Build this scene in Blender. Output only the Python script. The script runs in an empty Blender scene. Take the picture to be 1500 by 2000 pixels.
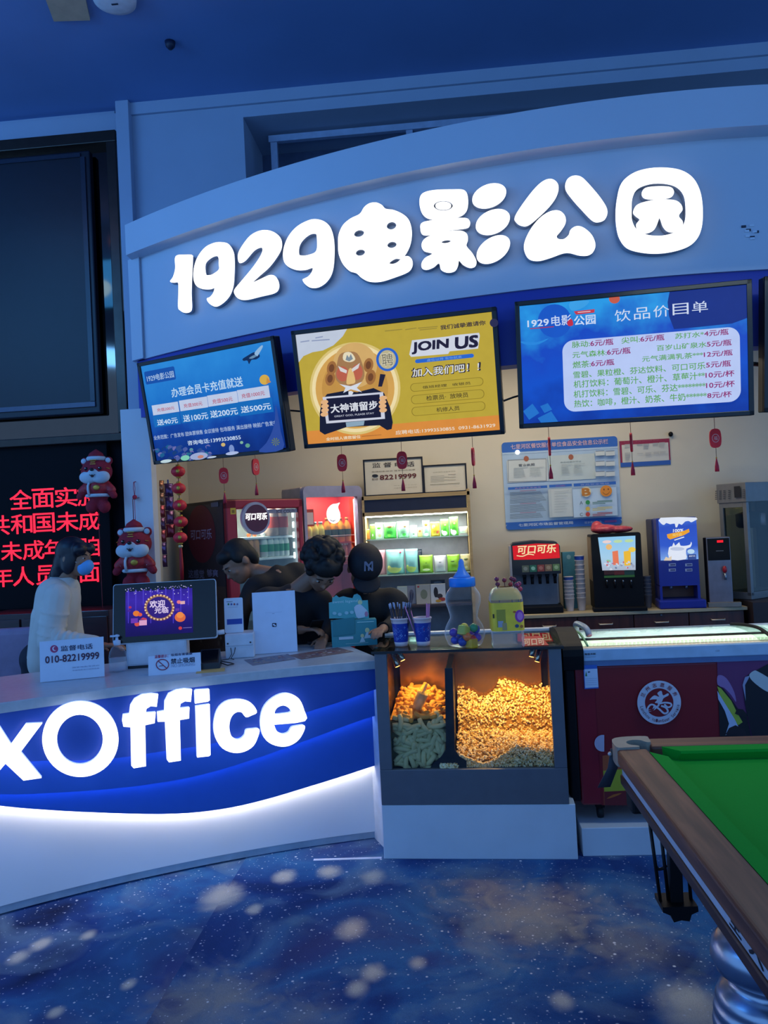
import bpy, bmesh, math, random
from mathutils import Vector, Matrix
from mathutils.geometry import tessellate_polygon
R = math.radians
scene = bpy.context.scene
COL = scene.collection
random.seed(7)

# ------------------------------------------------------------------ camera
F, CAMH = 1502.0, 1.65
PITCH, YAW, ROLL = R(1.14), R(4.5), math.atan(0.05)
_f = Vector((-math.sin(YAW)*math.cos(PITCH), math.cos(YAW)*math.cos(PITCH), math.sin(PITCH)))
_r0 = Vector((math.cos(YAW), math.sin(YAW), 0)); _u0 = _r0.cross(_f)
_cr = _r0*math.cos(ROLL) - _u0*math.sin(ROLL); _cu = _u0*math.cos(ROLL) + _r0*math.sin(ROLL)
EYE = Vector((0, 0, CAMH))
cd = bpy.data.cameras.new('camera'); cam = bpy.data.objects.new('camera', cd); COL.objects.link(cam)
cd.sensor_fit = 'HORIZONTAL'; cd.sensor_width = 36; cd.lens = 36*F/1500; cd.clip_start = 0.05
m = Matrix((( _cr.x, _cu.x, -_f.x, EYE.x), (_cr.y, _cu.y, -_f.y, EYE.y), (_cr.z, _cu.z, -_f.z, EYE.z), (0, 0, 0, 1)))
cam.matrix_world = m; scene.camera = cam
vs_ = scene.view_settings; scene.display_settings.display_device = 'sRGB'
vs_.view_transform = 'Standard'; vs_.look = 'None'; vs_.exposure = 0.0; vs_.gamma = 1.0; vs_.use_curve_mapping = False

# ------------------------------------------------------------------ light
w = bpy.data.worlds.new('lobby_glow'); scene.world = w; w.use_nodes = True
bg = w.node_tree.nodes['Background']; bg.inputs[0].default_value = (0.19, 0.44, 0.90, 1); bg.inputs[1].default_value = 1.40
def area(name, loc, target, sx, sy, power, color):
    l = bpy.data.lights.new(name, 'AREA'); l.shape = 'RECTANGLE'; l.size = sx; l.size_y = sy; l.energy = power; l.color = color
    o = bpy.data.objects.new(name, l); COL.objects.link(o); o.location = loc
    if target: o.rotation_euler = (Vector(target)-Vector(loc)).to_track_quat('-Z', 'Y').to_euler()
    return o
area('lobby_cove_lamp', (-4.6, 1.6, 4.1), (-3.4, 3.0, 4.94), 2.4, 0.3, 60, (0.10, 0.42, 1.0))
area('kiosk_ceiling_lamp', (0.5, 6.2, 3.2), None, 3.0, 0.4, 29, (1.0, 0.88, 0.66))
area('kiosk_front_lamp', (0.6, 5.1, 3.2), None, 2.4, 0.2, 17, (1.0, 0.90, 0.76))
area('added_table_fill', (1.6, 3.5, 3.0), None, 1.2, 0.4, 14, (0.85, 1.0, 0.95))  # added fill past the far rail, in place of light from the sign

# ------------------------------------------------------------------ pixels to places
def ray(px, py): return _f + _cr*((px-750)/F) - _cu*((py-1000)/F)
def PY(px, py, Y): d = ray(px, py); return EYE + d*(Y/d.y)
def PZ(px, py, z): d = ray(px, py); return EYE + d*((z-CAMH)/d.z)
def frame(loc, yaw=0.0, tilt=0.0, roll=0.0):
    return Matrix.Translation(loc) @ Matrix.Rotation(yaw, 4, 'Z') @ Matrix.Rotation(tilt, 4, 'X') @ Matrix.Rotation(roll, 4, 'Y')
def hit(T, px, py, y=0.0):
    """local point where the sight line meets local plane y (a number or a function of local x)"""
    I = T.inverted(); o = I @ EYE; d = I.to_3x3() @ ray(px, py)
    yy = y(0) if callable(y) else y
    for _ in range(14 if callable(y) else 1):
        t = (yy-o.y)/d.y; p = o + d*t
        if callable(y): yy = y(p.x)
    return p
class S2:
    """pixel picture of a local plane: S(px, py) -> (x, z)"""
    def __init__(s, T, y=0.0, ox=0, oy=0, k=1): s.T, s.y, s.ox, s.oy, s.k = T, y, ox, oy, k
    def __call__(s, a, b): p = hit(s.T, s.ox+a*s.k, s.oy+b*s.k, s.y); return (p.x, p.z)
    def pts(s, l): return [s(a, b) for a, b in l]

# ------------------------------------------------------------------ materials
_M = {}
def lin(c): return c/12.92 if c <= 0.04045 else ((c+0.055)/1.055)**2.4
def hexc(h):
    h = h.lstrip('#'); return tuple(lin(int(h[i:i+2], 16)/255) for i in (0, 2, 4))
def mat(h, rough=0.5, metal=0.0, em=0.0, var=0.10, scale=14.0, trans=0.0, alpha=1.0, bump=0.0, coat=0.0, spec=0.5, ior=1.45):
    key = (h, rough, metal, em, var, scale, trans, alpha, bump, coat, spec)
    if key in _M: return _M[key]
    m = bpy.data.materials.new('paint_%d' % len(_M)); m.use_nodes = True; nt = m.node_tree; b = nt.nodes['Principled BSDF']
    c = hexc(h); b.inputs['Roughness'].default_value = rough; b.inputs['Metallic'].default_value = metal
    b.inputs['Specular IOR Level'].default_value = spec; b.inputs['IOR'].default_value = ior
    b.inputs['Transmission Weight'].default_value = trans; b.inputs['Alpha'].default_value = alpha; b.inputs['Coat Weight'].default_value = coat
    tc = nt.nodes.new('ShaderNodeTexCoord'); n = nt.nodes.new('ShaderNodeTexNoise'); n.inputs['Scale'].default_value = scale; n.inputs['Detail'].default_value = 3
    nt.links.new(tc.outputs['Object'], n.inputs['Vector'])
    rp = nt.nodes.new('ShaderNodeValToRGB'); e = rp.color_ramp.elements; e[0].position = .3; e[1].position = .7
    e[0].color = tuple(x*(1-var) for x in c)+(1,); e[1].color = tuple(min(1, x*(1+var)) for x in c)+(1,)
    nt.links.new(n.outputs['Fac'], rp.inputs['Fac'])
    if em:
        b.inputs['Base Color'].default_value = (0.004, 0.004, 0.004, 1); b.inputs['Emission Color'].default_value = c+(1,)
        b.inputs['Emission Strength'].default_value = em
        nt.links.new(rp.outputs['Color'], b.inputs['Emission Color']); b.inputs['Specular IOR Level'].default_value = 0.1
    else: nt.links.new(rp.outputs['Color'], b.inputs['Base Color'])
    if bump:
        bp = nt.nodes.new('ShaderNodeBump'); bp.inputs['Strength'].default_value = bump; bp.inputs['Distance'].default_value = .01
        nt.links.new(n.outputs['Fac'], bp.inputs['Height']); nt.links.new(bp.outputs['Normal'], b.inputs['Normal'])
    _M[key] = m; return m
def E(h, s=1.0, var=0.03): return mat(h, em=s, var=var)
def P(h, rough=.6): return mat(h, rough, var=.03)
def glass(h='e8f0f0', rough=.02):
    key = ('glass', h)
    if key in _M: return _M[key]
    m = bpy.data.materials.new('clear_sheet'); m.use_nodes = True; nt = m.node_tree; nt.nodes.clear()
    o = nt.nodes.new('ShaderNodeOutputMaterial'); mx = nt.nodes.new('ShaderNodeMixShader'); t = nt.nodes.new('ShaderNodeBsdfTransparent'); g = nt.nodes.new('ShaderNodeBsdfGlossy')
    lw = nt.nodes.new('ShaderNodeLayerWeight'); lw.inputs['Blend'].default_value = .5
    pw = nt.nodes.new('ShaderNodeMath'); pw.operation = 'POWER'; nt.links.new(lw.outputs['Facing'], pw.inputs[0]); pw.inputs[1].default_value = 4
    fr = nt.nodes.new('ShaderNodeMath'); fr.operation = 'MULTIPLY_ADD'; nt.links.new(pw.outputs[0], fr.inputs[0]); fr.inputs[1].default_value = .5; fr.inputs[2].default_value = .04
    t.inputs[0].default_value = hexc(h)+(1,); g.inputs['Roughness'].default_value = rough
    nt.links.new(fr.outputs[0], mx.inputs[0]); nt.links.new(t.outputs[0], mx.inputs[1]); nt.links.new(g.outputs[0], mx.inputs[2]); nt.links.new(mx.outputs[0], o.inputs[0])
    _M[key] = m; return m
def gradE(stops, z0, z1, axis='Z', em=1.0, blot=None):
    m = bpy.data.materials.new('screen_picture'); m.use_nodes = True; nt = m.node_tree; b = nt.nodes['Principled BSDF']; L = nt.links.new
    tc = nt.nodes.new('ShaderNodeTexCoord'); sp = nt.nodes.new('ShaderNodeSeparateXYZ'); L(tc.outputs['Object'], sp.inputs[0])
    n = nt.nodes.new('ShaderNodeTexNoise'); n.inputs['Scale'].default_value = 5; n.inputs['Detail'].default_value = 4; L(tc.outputs['Object'], n.inputs['Vector'])
    mr = nt.nodes.new('ShaderNodeMapRange'); L(sp.outputs[axis], mr.inputs[0]); mr.inputs[1].default_value = z0; mr.inputs[2].default_value = z1
    ad = nt.nodes.new('ShaderNodeMath'); ad.operation = 'MULTIPLY_ADD'; L(n.outputs['Fac'], ad.inputs[0]); ad.inputs[1].default_value = .5 if blot is None else blot; L(mr.outputs[0], ad.inputs[2])
    sb = nt.nodes.new('ShaderNodeMath'); sb.operation = 'SUBTRACT'; L(ad.outputs[0], sb.inputs[0]); sb.inputs[1].default_value = (.5 if blot is None else blot)/2
    r = nt.nodes.new('ShaderNodeValToRGB'); e = r.color_ramp.elements; e[0].position = stops[0][0]; e[0].color = hexc(stops[0][1])+(1,); e[1].position = stops[-1][0]; e[1].color = hexc(stops[-1][1])+(1,)
    for q, h in stops[1:-1]: x = e.new(q); x.color = hexc(h)+(1,)
    L(sb.outputs[0], r.inputs[0]); b.inputs['Base Color'].default_value = (.004, .004, .004, 1); b.inputs['Specular IOR Level'].default_value = .1
    if em: L(r.outputs[0], b.inputs['Emission Color']); b.inputs['Emission Strength'].default_value = em
    else: L(r.outputs[0], b.inputs['Base Color']); b.inputs['Roughness'].default_value = .5
    return m
def plastic(h='f0f4f6', a=.07, b=.6):
    key = ('plastic', h, a, b)
    if key in _M: return _M[key]
    m = bpy.data.materials.new('clear_plastic'); m.use_nodes = True; nt = m.node_tree; p = nt.nodes['Principled BSDF']; o = nt.nodes['Material Output']
    p.inputs['Base Color'].default_value = hexc(h)+(1,); p.inputs['Roughness'].default_value = .12
    t = nt.nodes.new('ShaderNodeBsdfTransparent'); mx = nt.nodes.new('ShaderNodeMixShader'); lw = nt.nodes.new('ShaderNodeLayerWeight'); lw.inputs['Blend'].default_value = .5
    pw = nt.nodes.new('ShaderNodeMath'); pw.operation = 'POWER'; nt.links.new(lw.outputs['Facing'], pw.inputs[0]); pw.inputs[1].default_value = 3.5
    fr = nt.nodes.new('ShaderNodeMath'); fr.operation = 'MULTIPLY_ADD'; nt.links.new(pw.outputs[0], fr.inputs[0]); fr.inputs[1].default_value = b; fr.inputs[2].default_value = a  # whiter toward the edges: rim highlights put into the colour mix
    nt.links.new(fr.outputs[0], mx.inputs[0]); nt.links.new(t.outputs[0], mx.inputs[1]); nt.links.new(p.outputs[0], mx.inputs[2]); nt.links.new(mx.outputs[0], o.inputs[0])
    _M[key] = m; return m
def wood(a, b, rough=.35, scale=6.0, axis=1, coat=.2):
    key = ('wood', a, b, rough, scale, axis)
    if key in _M: return _M[key]
    m = bpy.data.materials.new('wood_grain'); m.use_nodes = True; nt = m.node_tree; p = nt.nodes['Principled BSDF']
    tc = nt.nodes.new('ShaderNodeTexCoord'); mp = nt.nodes.new('ShaderNodeMapping'); sc = [scale*6]*3; sc[axis] = scale*.5; mp.inputs['Scale'].default_value = sc
    n = nt.nodes.new('ShaderNodeTexNoise'); n.inputs['Scale'].default_value = 1.0; n.inputs['Detail'].default_value = 6; n.inputs['Distortion'].default_value = .6
    rp = nt.nodes.new('ShaderNodeValToRGB'); rp.color_ramp.elements[0].position = .35; rp.color_ramp.elements[1].position = .68
    rp.color_ramp.elements[0].color = hexc(a)+(1,); rp.color_ramp.elements[1].color = hexc(b)+(1,)
    nt.links.new(tc.outputs['Object'], mp.inputs[0]); nt.links.new(mp.outputs[0], n.inputs['Vector']); nt.links.new(n.outputs['Fac'], rp.inputs[0]); nt.links.new(rp.outputs[0], p.inputs['Base Color'])
    p.inputs['Roughness'].default_value = rough; p.inputs['Coat Weight'].default_value = coat
    _M[key] = m; return m

# ------------------------------------------------------------------ mesh building
_txt = {}
def glyphs(s, bold=0.0):
    k = (s, bold)
    if k not in _txt:
        c = bpy.data.curves.new('t', 'FONT'); c.body = s; c.offset = bold; c.resolution_u = 3; o = bpy.data.objects.new('t', c)
        me = bpy.data.meshes.new_from_object(o); v = [(q.co.x, q.co.y) for q in me.vertices]; f = [tuple(p.vertices) for p in me.polygons]
        bpy.data.objects.remove(o); bpy.data.curves.remove(c); bpy.data.meshes.remove(me); _txt[k] = (v, f)
    return _txt[k]
def smooth(l, n=5, closed=True):
    out = []; N = len(l)
    for i in range(N if closed else N-1):
        g = (lambda j: l[j % N]) if closed else (lambda j: l[min(max(j, 0), N-1)])
        p0, p1, p2, p3 = g(i-1), g(i), g(i+1), g(i+2)
        for k in range(n):
            t = k/n
            out.append(tuple(.5*(2*b+(c-a)*t+(2*a-5*b+4*c-d)*t*t+(3*b-a-3*c+d)*t**3) for a, b, c, d in zip(p0, p1, p2, p3)))
    if not closed: out.append(tuple(l[-1]))
    return out
def oval(cx, cy, rx, ry, rot=0, n=28, a0=0, a1=360):
    c, s = math.cos(R(rot)), math.sin(R(rot)); o = []
    for i in range(n):
        a = R(a0+(a1-a0)*i/(n if a1-a0 == 360 else n-1)); x, y = rx*math.cos(a), ry*math.sin(a); o.append((cx+x*c-y*s, cy+x*s+y*c))
    return o
def rrect(x0, z0, x1, z1, r, n=5):
    o = []
    for cx, cz, a in ((x1-r, z1-r, 0), (x0+r, z1-r, 90), (x0+r, z0+r, 180), (x1-r, z0+r, 270)):
        for i in range(n+1): t = R(a+90*i/n); o.append((cx+r*math.cos(t), cz+r*math.sin(t)))
    return o
class MB:
    def __init__(s): s.v = []; s.f = []; s.mi = []; s.sm = []; s.mats = []; s.ly = 0.0
    def m(s, mt):
        if mt not in s.mats: s.mats.append(mt)
        return s.mats.index(mt)
    def add(s, vs, fs, mt, M=None, sm=False):
        o = len(s.v); k = s.m(mt)
        s.v += [tuple(M @ Vector(v)) if M else tuple(v) for v in vs]
        for f in fs: s.f.append(tuple(i+o for i in f)); s.mi.append(k); s.sm.append(sm)
        return s
    def box(s, x0, x1, y0, y1, z0, z1, mt, bev=0, M=None, seg=2):
        if x0 > x1: x0, x1 = x1, x0
        if y0 > y1: y0, y1 = y1, y0
        if z0 > z1: z0, z1 = z1, z0
        if not bev:
            v = [(x, y, z) for x in (x0, x1) for y in (y0, y1) for z in (z0, z1)]
            return s.add(v, [(0, 1, 3, 2), (4, 6, 7, 5), (0, 4, 5, 1), (2, 3, 7, 6), (0, 2, 6, 4), (1, 5, 7, 3)], mt, M)
        b = bmesh.new(); bmesh.ops.create_cube(b, size=1)
        for q in b.verts: q.co = Vector(((x0+x1)/2+q.co.x*(x1-x0), (y0+y1)/2+q.co.y*(y1-y0), (z0+z1)/2+q.co.z*(z1-z0)))
        bmesh.ops.bevel(b, geom=b.edges[:], offset=min(bev, .49*min(x1-x0, y1-y0, z1-z0)), segments=seg, profile=.5, affect='EDGES')
        b.verts.index_update(); s.add([q.co[:] for q in b.verts], [tuple(q.index for q in f.verts) for f in b.faces], mt, M, False); b.free(); return s
    def loft(s, rings, mt, M=None, sm=True, cap=True, closed=True):
        n = len(rings[0]); v = [p for r in rings for p in r]; f = []
        for i in range(len(rings)-1):
            for j in range(n if closed else n-1):
                k = (j+1) % n; f.append((i*n+j, i*n+k, (i+1)*n+k, (i+1)*n+j))
        if cap: f.append(tuple(range(n-1, -1, -1))); f.append(tuple(range((len(rings)-1)*n, len(rings)*n)))
        return s.add(v, f, mt, M, sm)
    def tube(s, pts, r, mt, n=10, M=None, sm=True):
        pts = [Vector(p) for p in pts]; rs = r if isinstance(r, (list, tuple)) else [r]*len(pts); rings = []; up = None
        for i, p in enumerate(pts):
            t = (pts[min(i+1, len(pts)-1)]-pts[max(i-1, 0)]).normalized()
            if up is None: up = Vector((0, 0, 1)) if abs(t.z) < .9 else Vector((1, 0, 0))
            a = t.cross(up).normalized(); b = a.cross(t).normalized(); up = b
            rings.append([tuple(p+(a*math.cos(2*math.pi*k/n)+b*math.sin(2*math.pi*k/n))*rs[i]) for k in range(n)])
        return s.loft(rings, mt, M, sm)
    def lathe(s, prof, mt, c=(0, 0, 0), n=28, M=None, sm=True, sx=1, sy=1, cap=True):
        return s.loft([[(c[0]+r*sx*math.cos(2*math.pi*k/n), c[1]+r*sy*math.sin(2*math.pi*k/n), c[2]+z) for k in range(n)] for r, z in prof], mt, M, sm, cap)
    def ell(s, c, r, mt, M=None, nu=18, nv=10, rot=None):
        rings = []
        for i in range(1, nv):
            a = math.pi*i/nv; rings.append([(r[0]*math.sin(a)*math.cos(2*math.pi*k/nu), r[1]*math.sin(a)*math.sin(2*math.pi*k/nu), -r[2]*math.cos(a)) for k in range(nu)])
        v = [p for q in rings for p in q]+[(0, 0, -r[2]), (0, 0, r[2])]; f = []; n = nu; L = len(rings)
        for i in range(L-1):
            for j in range(n): k = (j+1) % n; f.append((i*n+j, i*n+k, (i+1)*n+k, (i+1)*n+j))
        for j in range(n): k = (j+1) % n; f.append((L*n, k, j)); f.append((L*n+1, (L-1)*n+j, (L-1)*n+k))
        T = Matrix.Translation(c)
        if rot: T = T @ Matrix.Rotation(rot[2], 4, 'Z') @ Matrix.Rotation(rot[1], 4, 'Y') @ Matrix.Rotation(rot[0], 4, 'X')
        return s.add(v, f, mt, (M @ T) if M else T, True)
    def cap(s, p0, p1, r0, r1, mt, n=12):   # rounded limb
        p0, p1 = Vector(p0), Vector(p1); d = p1-p0
        pts = [p0-d.normalized()*r0*k for k in (.98, .8, .45)]+[p0.lerp(p1, t) for t in (0, .5, 1)]+[p1+d.normalized()*r1*k for k in (.45, .8, .98)]
        return s.tube(pts, [r0*.2, r0*.6, r0*.89, r0, (r0+r1)/2, r1, r1*.89, r1*.6, r1*.2], mt, n)
    # ---- flat pictures on a local x-z plane, facing -y
    def poly(s, loops, mt, y=None, y2=None, fn=None):
        """filled outline with holes; thick when y2 is given; fn(x, y, z) bends the result"""
        if y is None: s.ly -= .0005; y = s.ly
        if loops and not isinstance(loops[0][0], (list, tuple)): loops = [loops]
        fl = [p for l in loops for p in l]; tr = tessellate_polygon([[Vector((a, b, 0)) for a, b in l] for l in loops]); n = len(fl)
        B = fn or (lambda x, y, z: (x, y, z)); v = [B(a, y, b) for a, b in fl]; f = []
        for t in tr:
            a, b, c = [fl[i] for i in t]; ar = (b[0]-a[0])*(c[1]-a[1])-(b[1]-a[1])*(c[0]-a[0])
            f.append(tuple(t) if ar > 0 else tuple(reversed(t)))
        if y2 is not None:
            v += [B(a, y2, b) for a, b in fl]; f += [tuple(i+n for i in reversed(t)) for t in f]; o = 0
            for l in loops:
                for i in range(len(l)): j = (i+1) % len(l); f.append((o+i, o+j, o+j+n, o+i+n))
                o += len(l)
        return s.add(v, f, mt)
    def rect(s, x0, z0, x1, z1, mt, y=None): return s.poly([(x0, z0), (x1, z0), (x1, z1), (x0, z1)], mt, y)
    def strip(s, cen, wd, mt, y=None):
        L = []; Rr = []
        for i, p in enumerate(cen):
            a = cen[max(i-1, 0)]; b = cen[min(i+1, len(cen)-1)]; dx, dz = b[0]-a[0], b[1]-a[1]; q = math.hypot(dx, dz) or 1
            h = (wd[i] if isinstance(wd, (list, tuple)) else wd)/2; L.append((p[0]-dz/q*h, p[1]+dx/q*h)); Rr.append((p[0]+dz/q*h, p[1]-dx/q*h))
        return s.poly(L+Rr[::-1], mt, y)
    def text(s, t, x0, z0, x1, z1, mt, bold=.012, shear=0.0, y=None, M=None):
        v, f = glyphs(t, 0.0)
        if not v: return s
        a0, a1 = min(p[0] for p in v), max(p[0] for p in v); b0, b1 = min(p[1] for p in v), max(p[1] for p in v)
        if y is None: s.ly -= .0005; y = s.ly
        kx, kz = (x1-x0)/(a1-a0), (z1-z0)/(b1-b0)
        e = min(bold, .05)*.8
        for ox, oz in (((0, 0),) if bold < .008 else ((e, e), (-e, e), (e, -e), (-e, -e))):
            s.add([(x0+(p[0]+ox-a0)*kx+shear*(p[1]-b0)*kz, y, z0+(p[1]+oz-b0)*kz) for p in v], f, mt, M); y -= .00002
        return s
    def tx(s, S, t, bl, tr, mt, bold=.012, shear=0.0, y=None):
        a, b = S(*bl), S(*tr); return s.text(t, a[0], a[1], b[0], b[1], mt, bold, shear, y)
    def rx(s, S, bl, tr, mt, r=0, y=None):
        a, b = S(*bl), S(*tr)
        return s.poly(rrect(a[0], a[1], b[0], b[1], r), mt, y) if r else s.rect(a[0], a[1], b[0], b[1], mt, y)
    def ln(s, S, x0, x1, y, h, mt):
        a, b, c = S(x0, y), S(x1, y), S(x0, y-h); return s.rect(a[0], a[1], b[0], c[1], mt)
    def px(s, S, pts, mt, n=0, y=None): return s.poly(S.pts(smooth(pts, n) if n else pts), mt, y)
    def build(s, name, parent=None, T=None, mod=None):
        me = bpy.data.meshes.new(name); me.from_pydata(s.v, [], s.f); me.update()
        for q in s.mats: me.materials.append(q)
        me.polygons.foreach_set('material_index', s.mi); me.polygons.foreach_set('use_smooth', s.sm); me.update()
        o = bpy.data.objects.new(name, me); COL.objects.link(o)
        if T is not None: o.matrix_world = T
        if parent: o.parent = parent
        return o
def tag(o, label=None, cat=None, group=None, kind=None):
    for k, v in (('label', label), ('category', cat), ('group', group), ('kind', kind)):
        if v: o[k] = v
    return o
def thing(name, label, cat, T, group=None):
    o = bpy.data.objects.new(name, None); COL.objects.link(o); o.empty_display_size = .05
    o.matrix_world = T if isinstance(T, Matrix) else frame(T); return tag(o, label, cat, group)
def copy_tree(o, parent=None):
    c = o.copy(); COL.objects.link(c)
    if parent: c.parent = parent
    for ch in list(o.children): copy_tree(ch, c)
    return c
def blob(mb, name, parent, voxel=.012, it=6, T=None):
    """fuse overlapping shapes into one smooth skin"""
    o = mb.build(name, parent, T)
    a = o.modifiers.new('fuse', 'REMESH'); a.mode = 'VOXEL'; a.voxel_size = voxel; a.use_smooth_shade = True
    b = o.modifiers.new('soften', 'SMOOTH'); b.factor = .5; b.iterations = it
    bpy.context.view_layer.update(); dg = bpy.context.evaluated_depsgraph_get()
    me = bpy.data.meshes.new_from_object(o.evaluated_get(dg)); o.modifiers.clear(); old = o.data; o.data = me; bpy.data.meshes.remove(old); me.name = name
    if not me.materials: me.materials.append(mb.mats[0])
    return o
# ================================================================== SETTING
CEIL = 4.94
WHITE = mat('c9ced6', .55, var=.03, scale=3); CREAM = mat('cbc1ac', .7, var=.03, scale=3); NAVY = mat('1b2440', .5)
def struct(o): return tag(o, kind='structure')
# --- carpet
def carpet(name, off):
    m = bpy.data.materials.new(name); m.use_nodes = True; nt = m.node_tree; p = nt.nodes['Principled BSDF']; L = nt.links.new; N = nt.nodes.new
    p.inputs['Roughness'].default_value = .95; p.inputs['Specular IOR Level'].default_value = .1
    tc = N('ShaderNodeTexCoord'); mp = N('ShaderNodeMapping'); mp.inputs['Location'].default_value = off; L(tc.outputs['Object'], mp.inputs[0]); V = mp.outputs[0]
    def noise(sc, det=5, dis=.6):
        n = N('ShaderNodeTexNoise'); n.inputs['Scale'].default_value = sc; n.inputs['Detail'].default_value = det; n.inputs['Distortion'].default_value = dis; L(V, n.inputs['Vector']); return n.outputs['Fac']
    def ramp(x, st):
        r = N('ShaderNodeValToRGB'); r.color_ramp.elements.remove(r.color_ramp.elements[1]); r.color_ramp.elements[0].position = st[0][0]; r.color_ramp.elements[0].color = st[0][1]
        for q, c in st[1:]: e = r.color_ramp.elements.new(q); e.color = c
        L(x, r.inputs[0]); return r.outputs[0]
    def mix(fac, a, b, mode='MIX'):
        n = N('ShaderNodeMix'); n.data_type = 'RGBA'; n.blend_type = mode
        if isinstance(fac, float): n.inputs['Factor'].default_value = fac
        else: L(fac, n.inputs['Factor'])
        for k, q in (('A', a), ('B', b)):
            s = [i for i in n.inputs if i.name == k and i.type == 'RGBA'][0]
            if isinstance(q, tuple): s.default_value = q
            else: L(q, s)
        return [o for o in n.outputs if o.type == 'RGBA'][0]
    g = lambda v: (v, v, v, 1)
    c = ramp(noise(1.3), [(.28, hexc('1c2444')+(1,)), (.42, hexc('284680')+(1,)), (.52, hexc('34689c')+(1,)), (.62, hexc('384a80')+(1,)), (.76, hexc('443a5c')+(1,))])
    c = mix(ramp(noise(2.6, 6, 1.2), [(.5, g(0)), (.72, g(.75))]), c, hexc('6f8ca4')+(1,))
    c = mix(ramp(noise(.9, 4, .3), [(.52, g(0)), (.75, g(.7))]), c, hexc('182040')+(1,))
    wv = noise(9, 4, 1)
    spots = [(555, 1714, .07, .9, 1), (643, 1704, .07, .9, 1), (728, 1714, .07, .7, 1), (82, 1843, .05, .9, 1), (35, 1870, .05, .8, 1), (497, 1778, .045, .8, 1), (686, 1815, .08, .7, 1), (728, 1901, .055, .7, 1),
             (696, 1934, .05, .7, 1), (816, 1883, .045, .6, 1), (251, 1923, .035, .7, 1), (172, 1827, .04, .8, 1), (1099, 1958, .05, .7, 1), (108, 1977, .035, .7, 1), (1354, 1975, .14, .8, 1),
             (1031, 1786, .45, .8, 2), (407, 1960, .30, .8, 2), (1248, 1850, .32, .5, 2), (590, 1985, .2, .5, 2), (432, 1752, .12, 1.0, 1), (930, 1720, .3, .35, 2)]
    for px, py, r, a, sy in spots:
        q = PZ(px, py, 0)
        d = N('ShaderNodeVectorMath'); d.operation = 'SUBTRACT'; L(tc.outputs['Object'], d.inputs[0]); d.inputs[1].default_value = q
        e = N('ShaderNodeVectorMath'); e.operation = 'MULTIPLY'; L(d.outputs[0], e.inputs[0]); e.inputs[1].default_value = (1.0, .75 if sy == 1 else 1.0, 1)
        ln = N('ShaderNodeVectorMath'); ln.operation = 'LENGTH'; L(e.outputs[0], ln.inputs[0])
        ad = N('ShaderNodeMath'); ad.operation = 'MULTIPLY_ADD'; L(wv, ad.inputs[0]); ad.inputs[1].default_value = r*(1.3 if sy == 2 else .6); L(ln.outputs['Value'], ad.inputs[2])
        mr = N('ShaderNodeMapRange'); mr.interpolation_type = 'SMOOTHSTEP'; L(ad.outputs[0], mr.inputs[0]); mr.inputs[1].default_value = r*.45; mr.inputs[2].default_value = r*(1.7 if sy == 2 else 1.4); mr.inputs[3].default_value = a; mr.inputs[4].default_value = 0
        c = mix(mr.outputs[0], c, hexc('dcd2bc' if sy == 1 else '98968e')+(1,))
    for sc, th, a in ((22, .10, .8), (46, .13, .55), (9, .055, 1.0)):
        v = N('ShaderNodeTexVoronoi'); v.inputs['Scale'].default_value = sc; L(V, v.inputs['Vector'])
        s = ramp(v.outputs['Distance'], [(0, g(a)), (th*.6, g(a)), (th*1.3, g(0))]); c = mix(s, c, hexc('e0e4ea')+(1,))
    fz = noise(420, 2, 0); bp = N('ShaderNodeBump'); bp.inputs['Strength'].default_value = .35; bp.inputs['Distance'].default_value = .004; L(fz, bp.inputs['Height']); L(bp.outputs[0], p.inputs['Normal'])
    c = mix(1.0, c, ramp(fz, [(.3, g(.72)), (.7, g(1))]), 'MULTIPLY')
    L(c, p.inputs['Base Color']); return m
sa, sb = PZ(450, 1728, 0), PZ(290, 1995, 0)
def seam(y): t = (y-sa.y)/(sb.y-sa.y); return sa.x+(sb.x-sa.x)*t
mb = MB(); c1, c2 = carpet('galaxy_carpet', (0, 0, 0)), carpet('galaxy_carpet', (3.1, 1.7, 0))
ys = [-3.0, sa.y, 8.0]
mb.add([(-7, ys[0], 0), (seam(-3.0), ys[0], 0), (sa.x, sa.y, 0), (sa.x, 8, 0), (-7, 8, 0)], [(0, 1, 2, 3, 4)], c2)
mb.add([(seam(-3.0), -3, 0.004), (7, -3, 0.004), (7, 8, 0.004), (sa.x, 8, 0.004), (sa.x, sa.y, 0.004), (seam(-3.0), -3, 0), (sa.x, sa.y, 0)], [(0, 1, 2, 3, 4), (0, 4, 6, 5)], c1)
mb.box(-7, 7, -3, 8, -.1, -.002, NAVY); struct(mb.build('floor'))
# --- ceiling, upper wall with its dark recess
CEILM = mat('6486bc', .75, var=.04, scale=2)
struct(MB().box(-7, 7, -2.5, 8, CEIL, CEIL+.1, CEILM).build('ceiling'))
WY = 5.6
S = S2(frame((0, WY, 0)))
rx0, rz1 = S(475, 229); mb = MB()
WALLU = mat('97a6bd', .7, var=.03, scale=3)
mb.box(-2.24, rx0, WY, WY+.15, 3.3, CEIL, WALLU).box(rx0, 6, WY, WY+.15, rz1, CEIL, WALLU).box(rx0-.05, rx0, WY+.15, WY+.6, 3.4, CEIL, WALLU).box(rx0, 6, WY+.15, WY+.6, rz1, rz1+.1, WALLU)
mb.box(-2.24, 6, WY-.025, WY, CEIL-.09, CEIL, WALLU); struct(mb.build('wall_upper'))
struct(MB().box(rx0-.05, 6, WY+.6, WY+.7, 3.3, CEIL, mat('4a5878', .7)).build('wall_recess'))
S = S2(frame((0, WY+.25, 0))); bx, bz = S(524, 265); mb = MB(); RAIL = mat('93a3c0', .6)
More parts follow.
